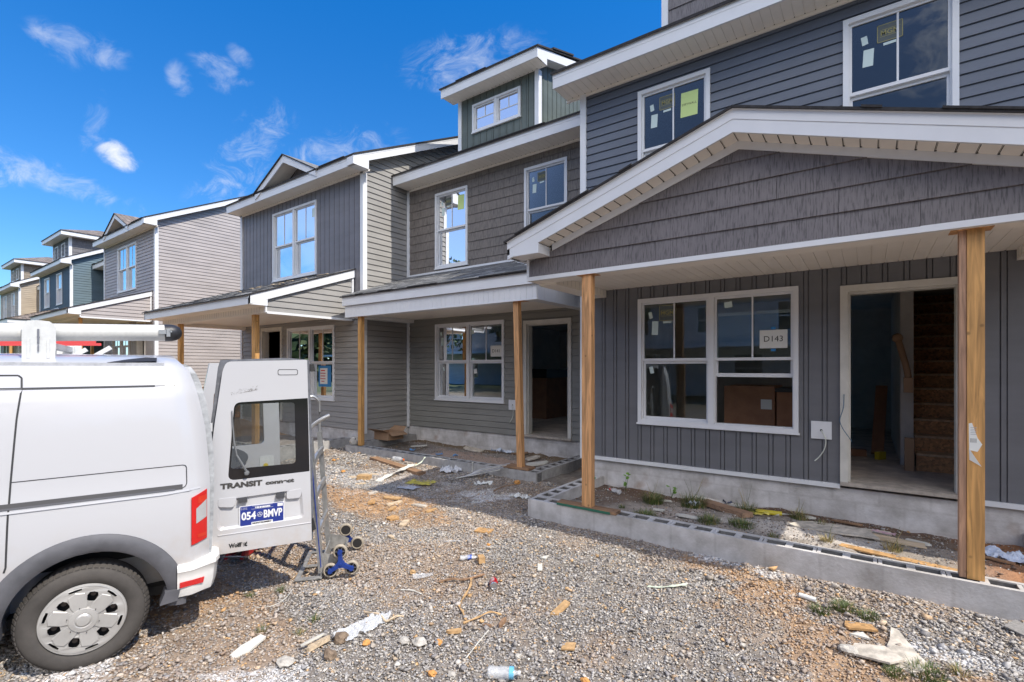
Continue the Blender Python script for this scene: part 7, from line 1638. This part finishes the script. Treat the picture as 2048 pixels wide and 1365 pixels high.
def bottle(name, label, c, d, L_, R_, capm, bodym, crushed=0, cut=0, zf=g1, lab=None):
    T = thing(name, label, 'bottle', (c[0], c[1], zf(*c))); a = Vector((math.cos(d), math.sin(d), 0)); st_ = Vector((c[0], c[1], zf(*c) + R_ * (1 - .5 * crushed) + .004)) - a * L_ / 2
    prof = [(0, 0), (R_ * .8, .002), (R_, .012), (R_, L_ * .2), (R_ * .93, L_ * .24), (R_, L_ * .28), (R_ * .93, L_ * .34), (R_, L_ * .38), (R_, L_ * .6), (R_ * .8, L_ * .72), (R_ * .38, L_ * .86), (R_ * .36, L_ * .93)] if not cut else [(0, 0), (R_ * .8, .002), (R_, .012), (R_ * .93, L_ * .2), (R_, L_ * .3), (R_ * .93, L_ * .4), (R_, L_ * .5), (R_, L_ * .8), (R_ * .9, L_)]
    mb = MB(); mb.lathe(prof, st_, a, 20)
    if crushed: mb.v = [(x, y, st_.z + (z - st_.z) * (1 - .5 * crushed) + .004 * math.sin(x * 90 + y * 70)) for x, y, z in mb.v]
    o = mb.build('bottle_body', bodym, T, 50)
    if not cut: mb = MB(); mb.lathe([(R_ * .40, L_ * .93), (R_ * .42, L_ * .94), (R_ * .42, L_), (0, L_)], st_, a, 14); mb.build('cap', capm, T, 40)
    if lab: mb = MB(); mb.lathe([(R_ * 1.01, L_ * lab[0]), (R_ * 1.01, L_ * lab[1])], st_, a, 20); mb.v = [(x, y, st_.z + (z - st_.z) * (1 - .5 * crushed) + .004 * math.sin(x * 90 + y * 70) * (1 if crushed else 0)) for x, y, z in mb.v]; mb.build('label_band', lab[2], T, 40)
plast = film; capo = mat('orange_cap', (.75, .16, .02), .4); capw = mat('white_cap', (.7, .7, .7), .4); lblue = mat('blue_label', (.05, .10, .40), .4); lcyan = mat('cyan_label', (.15, .45, .65), .4); capr = mat('red_cap', (.65, .05, .02), .4); capg = mat('green_cap', (.02, .3, .12), .4)
bottle('water_bottle', 'flattened clear water bottle with dark blue label near the tan cutoff', (-2.93, 3.39), .75, .17, .030, capw, plast, .7, lab=(.40, .62, lblue))
bottle('water_bottle', 'clear ribbed water bottle with blue band cut off by the bottom edge', (-1.70, 2.27), .55, .19, .033, capw, plast, lab=(.66, .8, lcyan))
bottle('sports_bottle', 'clear bottle with orange cap against the recessed porch block wall', (-6.62, 5.78), .05, .26, .040, capo, plast)
bottle('sports_bottle', 'clear crumpled bottle with red cap in the near porch corner', (-2.66, 5.95), 2.7, .20, .034, capr, plast, .3, zf=lambda x, y: float(z_near(np.array(x), np.array(y))) + .01)
bottle('water_bottle', 'clear bottle with green cap stuck in the block cells by the wall', (-3.06, 6.02), .6, .16, .03, capg, mat('green_glass', (.02, .28, .14), .1, spec=.8), zf=lambda x, y: -1.525)
T = thing('drink_can', 'dented red drink can lying on the gravel', 'can', (-2.45, 3.13, g1(-2.45, 3.13))); a = Vector((.62, -.78, .0)).normalized(); c = Vector((-2.475, 3.165, g1(-2.45, 3.13) + .028)); mb = MB()
mb.lathe([(.024, .0), (.031, .010), (.0315, .05), (.026, .060), (.0315, .075), (.031, .098)], c, a, 22, 0); mb.v = [(x + .003 * math.sin(z * 300), y, z + .003 * math.sin(x * 160)) for x, y, z in mb.v]; o = mb.build('can_body', mat('can_red', (.55, .01, .02), .3, .4, noise=(60, .3)), T, 50)
mb = MB(); mb.lathe([(.031, .097), (.026, .107), (.025, .110), (.023, .106), (0, .105)], c, a, 22); mb.lathe([(.024, .0), (.02, .004), (0, .008)], c, a, 22); mb.build('can_lid', mat('can_alu', (.62, .62, .62), .3, .85), T, 40)
mb = MB(); 
for k in range(5): an = .3 + k * .35; mb.lathe([(.0322, .02 + .014 * k), (.0322, .026 + .014 * k)], c, a, 22)
mb.f = [f for i, f in enumerate(mb.f) if i % 22 in (2, 3, 4, 5)]; mb.m = [0] * len(mb.f); mb.build('white_stripes', mat('can_white', (.7, .7, .7), .35), T)
# near the recessed porch
def beamthing(name, label, cat, a, b, w_, h, m, zf=g1, group=None, lifts=(0, 0)):
    za, zb = zf(*a) + h / 2 + lifts[0], zf(*b) + h / 2 + lifts[1]; mb = MB(); mb.beam((a[0], a[1], za), (b[0], b[1], zb), w_, h); return tag(mb.build(name, m), label, cat, group)
zm = lambda x, y: float(z_mid(np.array(x), np.array(y))) + .01; zn = lambda x, y: float(z_near(np.array(x), np.array(y))) + .01
beamthing('plank', 'long weathered brown plank on the gravel before the recessed porch', 'plank', (-7.15, 5.66), (-5.62, 5.38), .14, .045, oldwood)
strap('vinyl_strip', 'wide bent offwhite vinyl strip crossing the long plank', 'vinyl strip', [(-5.95, 4.80, .0), (-6.0, 5.05, .03), (-5.98, 5.30, .05), (-6.02, 5.55, .06)], .11, .006, offwhite)
strap('strap', 'pale green plastic strap rising from the plank to the block wall', 'strap', [(-5.98, 5.56, .04), (-6.0, 5.72, .06), (-6.02, 5.83, .13)], .035, .004, mat('pale_green_strip', (.60, .66, .52), .5))
crumple('cardboard_sheet', 'torn yellow printed wrapper on the shaded gravel', 'wrapper', -5.32, 5.08, .46, .30, .3, mat('yellow_wrap', (.50, .42, .08), .6, noise=(14, .5)), .012, .008, 5)
crumple('cardboard_sheet', 'grey white sheet lying in front of the yellow wrapper', 'wrapper', -5.28, 4.80, .34, .22, .2, mat('grey_sheet', (.45, .45, .48), .6, noise=(14, .25)), .008, .01, 6)
poly_slab('wood_block', 'orange wood cutoff among board chips on the orange clay', 'wood block', rect(-6.20, 4.74, .20, .10, .5), .07, ochre)
poly_slab('board_chip', 'broad pale board chip behind the orange cutoff', 'board chip', ragged(-6.35, 5.0, .42, .10, .4, seed=21), .012, paleply); poly_slab('board_chip', 'pale board chip just left of the orange cutoff', 'board chip', ragged(-6.45, 4.75, .3, .11, .2, seed=22), .012, paleply); poly_slab('board_chip', 'narrow board chip in front of the orange cutoff', 'board chip', ragged(-6.05, 4.55, .16, .08, .9, seed=23), .012, paleply)
chips = [(-5.05, 4.3, .26, .10, 'tan'), (-4.85, 4.17, .22, .08, 'rusty'), (-5.15, 4.05, .20, .11, 'curved'), (-4.55, 4.30, .24, .07, 'long'), (-4.25, 4.22, .18, .06, 'thin'), (-4.2, 3.75, .24, .12, 'broad'), (-4.45, 3.8, .17, .12, 'round'), (-5.5, 4.35, .15, .09, 'dark'), (-4.72, 4.02, .14, .07, 'small'), (-3.95, 3.35, .12, .05, 'lone')]
for i, (x, y, l_, w_, t) in enumerate(chips): poly_slab('board_chip', ['tan splinter at the left of the orange clay patch', 'rusty splinter at the middle of the clay patch', 'curved splinter low in the clay patch', 'long splinter at the right of the clay patch', 'thin splinter at the far right of the clay patch', 'broad pale chip between clay patch and square board scrap', 'rounded pale chip left of the broad one', 'dark chip nearest the hand truck in the clay', 'small chip in the centre of the clay patch', 'lone tan chip left of the square board scrap'][i], 'board chip', ragged(x, y, l_, w_, .3 + i, seed=40 + i), .02, [ochre, paleply, orangew, plaster][i % 4], tilt=(.05 * (i % 3), .08), group='board chips scattered over the orange clay')
for i in range(4): strap('vinyl_strip', ['lowest of the vinyl offcuts leaning on the recessed porch wall', 'second vinyl offcut up, leaning on the recessed porch wall', 'third vinyl offcut up, leaning on the recessed porch wall', 'topmost of the vinyl offcuts leaning on the recessed porch wall'][i], 'vinyl strip', [(-4.98 + .03 * i, 5.45 + .04 * i, .0), (-4.72, 5.62 + .03 * i, .05 + .015 * i), (-4.42 + .04 * i, 5.80 + .03 * i, .12 + .03 * i)], .035, .006, [offwhite, mat('grey_sheet', (.45, .45, .48), .6)][i % 2])
crumple('fluff', 'white crumpled netting against the recessed porch block wall', 'netting', -5.35, 5.72, .36, .22, .2, mat('white_fluff', (.66, .66, .68), .9), .09, .01, 9, 26)
strap('vinyl_strip', 'short white strip standing against the recessed porch wall', 'vinyl strip', [(-5.0, 5.84, .0), (-5.0, 5.855, .08), (-5.0, 5.86, .15)], .03, .008, offwhite)
blobmesh('concrete_lump', 'pale mortar lump on the left corner of the recessed porch wall', 'mortar lump', (-8.12, 5.97), .10, greyrock, 31, (1, .8, .9), zf=lambda x, y: -1.50)
T = thing('cardboard_box', 'opened cardboard box on the left block wall of the recessed porch', 'cardboard box', (-7.95, 6.7, -1.46)); mb = MB()
for (x0, x1, y0, y1) in ((-8.18, -7.75, 6.5, 6.51), (-8.18, -7.75, 6.89, 6.90), (-8.18, -8.17, 6.51, 6.89), (-7.76, -7.75, 6.51, 6.89)): mb.box(x0, x1, y0, y1, -1.455, -1.30)
mb.box(-8.17, -7.76, 6.51, 6.89, -1.455, -1.447); mb.build('carton', cardboard, T)
for q in ([(-8.18, 6.5, -1.30), (-7.75, 6.5, -1.30), (-7.73, 6.36, -1.235), (-8.20, 6.36, -1.235)], [(-7.75, 6.5, -1.30), (-7.75, 6.9, -1.30), (-7.62, 6.9, -1.36), (-7.62, 6.5, -1.36)], [(-8.18, 6.9, -1.30), (-7.75, 6.9, -1.30), (-7.78, 7.0, -1.22), (-8.15, 7.0, -1.22)]): mb = MB(); mb.prism(q, (0, 0, .005)); mb.build('flap', cardboard, T)
T = thing('bucket_lid', 'round white bucket lid leaning between the two porch walls', 'lid', (-3.45, 5.35, -1.72)); mb = MB(); mb.lathe([(0, .008), (.06, .008), (.068, .012), (.072, .0), (.068, -.010), (.06, 0), (0, 0)], (-3.27, 5.50, -1.66), (.25, -.75, .55), 26); mb.build('lid_disc', mat('bucket_white', (.62, .65, .70), .4), T, 40)
crumple('plastic_film', 'clear film with blue print between the two porch walls', 'plastic film', -3.42, 5.85, .40, .22, .5, mat('pale_blue_film', (.55, .60, .70), .3), .04, .0, 14); crumple('paper_scrap', 'crumpled white paper in front of the bucket lid', 'paper', -3.66, 5.25, .28, .18, .2, paper, .03, .0, 15)
blobmesh('rock', 'orange clod at the foot of the recessed porch corner', 'rock', (-4.0, 5.65), .045, orock, 61); crumple('paper_scrap', 'white torn paper at the foot of the recessed porch wall', 'paper', -4.45, 5.45, .30, .16, .6, paper, .03, .0, 16)
strap('twig', 'dark thin twig on the shaded gravel', 'twig', [(-4.1, 5.25, 0), (-4.05, 5.4, .02), (-4.0, 5.6, .0)], .015, .012, oldwood); strap('twig', 'pale upright splinter on the shaded gravel', 'twig', [(-3.95, 4.95, .0), (-3.93, 5.05, .01), (-3.88, 5.15, .0)], .010, .008, offwhite)
# on the recessed porch floor
for i, (x, y, l_, w_, a_, m_) in enumerate([(-4.55, 6.35, .55, .30, .6, plaster), (-4.35, 6.75, .4, .2, .9, offwhite), (-7.3, 6.9, .5, .05, .1, offwhite), (-6.2, 7.3, .5, .2, .1, plaster), (-4.7, 7.1, .3, .2, 1.2, plaster), (-5.1, 7.3, .35, .08, .3, oldwood)]):
    poly_slab('debris_board', ['large tilted plaster board piece right of the recessed porch post', 'white board piece behind the tilted one in the recessed porch', 'long pale lath at the left of the recessed porch', 'plaster slab by the recessed house wall', 'plaster piece by the recessed door sill', 'brown splinter below the recessed door'][i], 'board scrap', ragged(x, y, l_, w_, a_, seed=70 + i), .02, m_, zf=zm, lift=.01, tilt=(.12 * ((i % 3) - 1), .1))
for i, (x, y) in enumerate([(-7.1, 6.55), (-6.35, 6.5), (-5.9, 6.45)]): crumple('wrapper', ['blue wrapper left on the recessed porch floor', 'middle blue wrapper on the recessed porch floor', 'right blue wrapper on the recessed porch floor'][i], 'wrapper', x, y, .14, .08, i, mat('blue_wrap', (.12, .30, .55), .4), .04, .01, 20 + i, 12, zf=zm)
crumple('plastic_film', 'clear film pile by the recessed house wall', 'plastic film', -5.5, 7.3, .5, .16, .1, mat('pale_blue_film', (.55, .60, .70), .3), .06, .01, 25, zf=zm)
# in the near porch
beamthing('plank', 'short brown plank in the near porch between grass tufts', 'plank', (-1.60, 6.10), (-1.02, 5.60), .13, .05, mat('brown_plank', (.34, .21, .13), .75, build=wood_build(1.2, 0)), zn)
mb = MB(); mb.tube([(-1.75, 6.22, -1.585), (-.78, 6.02, -1.60)], .022, 12); tag(mb.build('pipe', mat('dirty_pvc', (.55, .52, .47), .5, noise=(8, .25)), smooth=40), 'dirty white pipe lying along the near house wall', 'pipe')
T = thing('caulk_tube', 'yellow caulk tube lying by the near house wall', 'caulk tube', (-.85, 6.0, -1.62)); mb = MB(); mb.tube([(-1.02, 5.99, -1.585), (-.76, 6.04, -1.585)], .026, 14); mb.build('tube_body', mat('caulk_yellow', (.55, .45, .03), .4), T, 40); mb = MB(); mb.tube([(-.76, 6.04, -1.585), (-.66, 6.06, -1.58)], [.010, .004], 8); mb.build('nozzle', offwhite, T); mb = MB(); mb.tube([(-1.045, 5.985, -1.585), (-1.02, 5.99, -1.585)], .0275, 14); mb.build('black_end', mat('black_rubber', (.02, .02, .02), .7), T)
crumple('wrapper', 'yellow wrapper in front of the caulk tube', 'wrapper', -.95, 5.82, .22, .08, .2, mat('yellow_wrap', (.50, .42, .08), .6), .03, .01, 33, 14, zf=zn)
crumple('wrapper', 'blue and white crushed pack at the end of the brown plank', 'wrapper', -1.66, 5.95, .24, .12, 1.1, mat('pale_blue_film', (.55, .60, .70), .3), .05, .01, 34, 14, zf=zn)
crumple('wrapper', 'dark blue wrapper on the pipe', 'wrapper', -1.32, 6.13, .14, .07, .2, mat('navy_wrap', (.03, .04, .10), .5), .04, .03, 35, 12, zf=zn)
strap('tape_strip', 'white peeling strip in front of the brown plank', 'tape', [(-1.52, 5.62, .12), (-1.38, 5.50, .10), (-1.26, 5.40, .09)], .035, .003, offwhite)
beamthing('board', 'orange stained board lying along the near block wall', 'board', (-.20, 5.20), (.60, 5.04), .09, .012, orangew, zn, None, (-.02, -.02))
for i, (x, y, l_, w_, a_, m_) in enumerate([(-.25, 5.62, .75, .36, -.1, plaster), (.20, 5.62, .55, .16, -.3, paleply), (.05, 5.98, .30, .14, .1, plaster), (.35, 5.75, .22, .09, -.5, offwhite), (-.55, 6.12, .22, .13, .2, offwhite), (-.2, 6.1, .3, .05, -.2, oldwood), (.75, 5.5, .4, .05, -.5, oldwood), (.95, 5.75, .3, .12, .2, paleply), (-1.95, 5.55, .14, .07, 0, offwhite), (-1.55, 5.35, .30, .09, -.2, offwhite), (-2.0, 5.95, .16, .06, .2, offwhite)]):
    poly_slab('debris_board', ['large cracked mortar slab in the sunlit near porch', 'pale splintered board behind the mortar slab', 'mortar piece by the near house wall', 'white chip at the end of the splintered board', 'grey white lump under the near door', 'brown splinter under the near door sill', 'brown stick behind the right porch post', 'pale scrap in the far right porch corner', 'white paper bit in the left near porch', 'white torn strip in the middle of the near porch', 'white bit between the two back grass tufts'][i], 'board scrap', ragged(x, y, l_, w_, a_, 13, seed=90 + i), .014, m_, zf=zn, lift=0, tilt=(.03, -.02))
crumple('plastic_film', 'clear film with cyan bit right of the tall post', 'plastic film', .90, 5.60, .40, .24, -.4, mat('pale_blue_film', (.55, .60, .70), .3), .05, .01, 44, zf=zn); crumple('plastic_film', 'pinkish film scrap in front of the near door', 'plastic film', .12, 5.88, .22, .06, -.2, mat('pink_film', (.50, .33, .36), .4), .02, .02, 45, 14, zf=zn)
# right foreground
T = thing('paper_roll', 'small curled white paper right of centre near the block wall', 'paper', (-.367, 4.25, g1(-.367, 4.25))); mb = MB(); mb.tube([(-.42, 4.27, g1(-.42, 4.27) + .02), (-.31, 4.24, g1(-.31, 4.24) + .02)], .018, 10, cap=False); mb.build('paper_sheet', paper, T, 40)
poly_slab('board_piece', 'flat orange stained board piece right of the small grass tufts', 'board scrap', ragged(-.05, 4.03, .20, .14, .2, seed=51), .014, orangew, tilt=(.1, -.1)); poly_slab('board_piece', 'white triangular chip below the orange board piece', 'board scrap', [(-.10, 3.87), (.01, 3.87), (-.03, 3.94)], .012, offwhite)
poly_slab('plaster_sheet', 'torn white drywall sheet pointing up in the right foreground', 'drywall scrap', [(.06, 3.66), (.20, 3.60), (.30, 3.72), (.24, 3.84), (.16, 4.10), (.12, 4.12), (.11, 3.95)], .012, plaster, tilt=(.02, .03)); poly_slab('plaster_sheet', 'torn flat drywall sheet left of the pointed one', 'drywall scrap', [(-.10, 3.60), (.10, 3.58), (.17, 3.66), (.08, 3.78), (-.07, 3.74)], .012, plaster, lift=.014, tilt=(.08, 0))
poly_slab('shingle_scrap', 'grey shingle scrap at the right edge below the block wall', 'shingle scrap', [(.72, 4.52), (.92, 4.40), (.98, 4.52), (.80, 4.66)], .008, mat('grey_shingle_scrap', (.22, .21, .20), .95, noise=(60, .3)), tilt=(-.1, .1))
# ------------------------------------------------------------------ weeds
grassm = mat('grass_blade', (.085, .12, .03), .6, noise=(9, .5)); drym = mat('dry_grass', (.34, .27, .12), .7, noise=(9, .4)); leafg = mat('bright_leaf', (.16, .33, .04), .5)
def tuft(x, y, r, h, n, label, zf=g1, dry=.15, seed=1, stalks=0, group='grass tufts'):
    R_ = random.Random(seed); mb = MB(); z0 = zf(x, y) - .005
    for i in range(n):
        a = R_.uniform(0, 2 * PI); q = r * .55 * math.sqrt(R_.random()); bx, by = x + q * math.cos(a), y + q * math.sin(a); a2 = a + R_.uniform(-.8, .8); L_ = h * R_.uniform(.45, 1.1); ln = R_.uniform(.3, 1.1) * L_; w_ = R_.uniform(.0018, .0038); d = (math.cos(a2), math.sin(a2)); s_ = (-d[1] * w_, d[0] * w_); pr = []
        for k in range(4): t = k / 3; zz = z0 + L_ * (t * 1.25 - .55 * t * t * (ln / L_)); pr.append((bx + d[0] * ln * t * t, by + d[1] * ln * t * t, zz, 1 - t * .9))
        mi = 1 if R_.random() < dry else 0
        for k in range(3): p, q_ = pr[k], pr[k + 1]; mb.face([(p[0] - s_[0] * p[3], p[1] - s_[1] * p[3], p[2]), (p[0] + s_[0] * p[3], p[1] + s_[1] * p[3], p[2]), (q_[0] + s_[0] * q_[3], q_[1] + s_[1] * q_[3], q_[2]), (q_[0] - s_[0] * q_[3], q_[1] - s_[1] * q_[3], q_[2])], mi)
    for i in range(stalks):
        a = R_.uniform(0, 2 * PI); L_ = h * R_.uniform(1.6, 2.6); e = (x + .35 * L_ * math.cos(a), y + .15 * L_ * math.sin(a), z0 + L_); mb.tube([(x + R_.uniform(-.4, .4) * r, y, z0), ((x + e[0]) / 2, (y + e[1]) / 2, z0 + L_ * .6), e], [.0022, .0018, .001], 4, 1 if R_.random() < .4 else 0)
    return tag(mb.build('grass_tuft', [grassm, drym]), label, 'grass', group)
for i, a in enumerate([(-2.12, 5.85, .22, .13, 420, 'dense grass tuft at the back left of the near porch', zn, .1, 3), (-1.66, 5.92, .26, .15, 420, 'wide grass tuft with tall stalks left of the brown plank', zn, .2, 6), (-2.0, 5.28, .24, .07, 340, 'low grass tuft behind the block wall near the left post', zn, .15, 0), (-1.32, 5.25, .20, .07, 300, 'low grass tuft in front of the brown plank', zn, .15, 1), (-1.02, 5.30, .22, .06, 320, 'low grass patch right of the plank end', zn, .15, 0), (-1.08, 5.86, .18, .13, 260, 'tall grass tuft right of the brown plank', zn, .25, 6),
                      (-.60, 6.02, .16, .10, 200, 'thin grass tuft by the caulk tube', zn, .5, 4), (-.30, 5.18, .10, .07, 90, 'dry grass tuft behind the block wall', zn, .9, 1), (.17, 5.30, .12, .09, 120, 'dry grass tuft left of the tall right post', zn, .9, 2), (-.38, 5.75, .10, .06, 80, 'tiny tuft on the mortar slab', zn, .5, 0), (-2.35, 5.45, .07, .04, 70, 'tiny tuft in the left near porch', zn, .1, 0), (-.72, 5.12, .08, .04, 70, 'tiny tuft behind the middle of the block wall', zn, .2, 0),
                      (-.28, 4.12, .11, .055, 170, 'left small grass tuft on the orange clay', g1, .1, 0), (-.14, 4.24, .13, .065, 220, 'middle small grass tuft on the orange clay', g1, .1, 0), (.0, 4.20, .11, .055, 170, 'right small grass tuft on the orange clay', g1, .1, 0), (.27, 3.64, .16, .06, 240, 'grass tuft at the bottom right below the drywall sheets', g1, .15, 0), (.12, 3.55, .10, .05, 120, 'small tuft left of the bottom right one', g1, .2, 0), (.42, 3.78, .08, .06, 60, 'dry sprig right of the drywall sheets', g1, .8, 0),
                      (-3.2, 2.02, .06, .05, 40, 'small green sprig in front of the hand truck', g1, .1, 0), (-3.8, 2.10, .06, .05, 46, 'small green sprig below the van door edge', g1, .1, 0), (-3.93, 1.93, .05, .05, 40, 'small green sprig behind the van bumper', g1, .1, 0), (-3.35, 1.72, .07, .04, 50, 'pale sprig by the white wood scrap', g1, .5, 0), (-3.12, 1.86, .06, .04, 50, 'low sprig left of the wood chunk', g1, .4, 0)]):
    tuft(*a[:6], zf=a[6], dry=a[7], seed=200 + i, stalks=a[8])
def leafy(x, y, h, label, zf, seed, n=9):
    R_ = random.Random(seed); T = thing('weed', label, 'weed', (x, y, zf(x, y))); mb = MB(); lf = MB(); z0 = zf(x, y)
    for i in range(3):
        a = R_.uniform(0, 6.28); e = (x + .05 * math.cos(a), y + .05 * math.sin(a), z0 + h * R_.uniform(.6, 1)); mb.tube([(x, y, z0), e], [.003, .002], 5)
        for k in range(n // 3):
            t = R_.uniform(.4, 1); c = Vector((x + (e[0] - x) * t, y + (e[1] - y) * t, z0 + (e[2] - z0) * t)); b = R_.uniform(0, 6.28); d = Vector((math.cos(b), math.sin(b), R_.uniform(-.1, .5))).normalized() * .045; s_ = Vector((-math.sin(b), math.cos(b), R_.uniform(-.4, .4))) * .022
            lf.face([c, c + d * .3 + s_ * .8, c + d * .75 + s_, c + d * 1.1, c + d * .75 - s_, c + d * .3 - s_ * .8])
    mb.build('stem', grassm, T); lf.build('leaves', leafg, T)
leafy(-2.60, 6.15, .26, 'bright broad-leaved weed at the back left of the near porch', zn, 1, 12); leafy(-1.98, 6.12, .16, 'small broad-leaved weed between the two back tufts', zn, 2)
# cartons indoors
def carton(x0, x1, y0, y1, z0, z1, label, top=None, lab=None):
    T = thing('carton', label, 'carton', ((x0 + x1) / 2, (y0 + y1) / 2, z0)); mb = MB(); mb.box(x0, x1, y0, y1, z0, z1); mb.build('carton_body', cardin, T)
    if top: mb = MB(); mb.box(x0 - .02, x1 + .02, y0 - .02, y1 + .02, z1, z1 + top); mb.build('carton_cap', mat('black_wrap', (.015, .015, .015), .5), T)
    if lab: mb = MB(); mb.box(lab[0], lab[1], y0 - .004, y0 - .001, lab[2], lab[3]); mb.build('carton_label', paper, T)
carton(-7.5, -6.35, 10.2, 11.2, -1.25, -.25, 'tall brown carton with black cap inside the recessed doorway', .22, (-7.35, -7.1, -.5, -.3))
carton(-1.62, -1.0, 7.25, 8.0, -1.245, -.25, 'brown carton with paper label behind the open near window', None, (-1.16, -1.03, -.55, -.42)); carton(-.98, -.45, 7.3, 8.0, -1.245, -.32, 'second brown carton right of the labelled one', .05)
beamthing('leaning_board', 'brown board leaning inside the near hallway', 'board', (.10, 8.6), (.16, 9.2), .14, .04, cardin, zf=lambda x, y: -1.245, lifts=(.02, .95))
poly_slab('floor_scrap', 'cut brown block on the near hallway floor', 'wood block', rect(-.25, 8.5, .45, .12, .1), .09, cardin, zf=lambda x, y: -1.245); poly_slab('floor_scrap', 'yellow scrap on the near hallway floor', 'scrap', rect(.13, 8.35, .14, .06, 1.0), .10, mat('caulk_yellow', (.55, .45, .03), .4), zf=lambda x, y: -1.245)
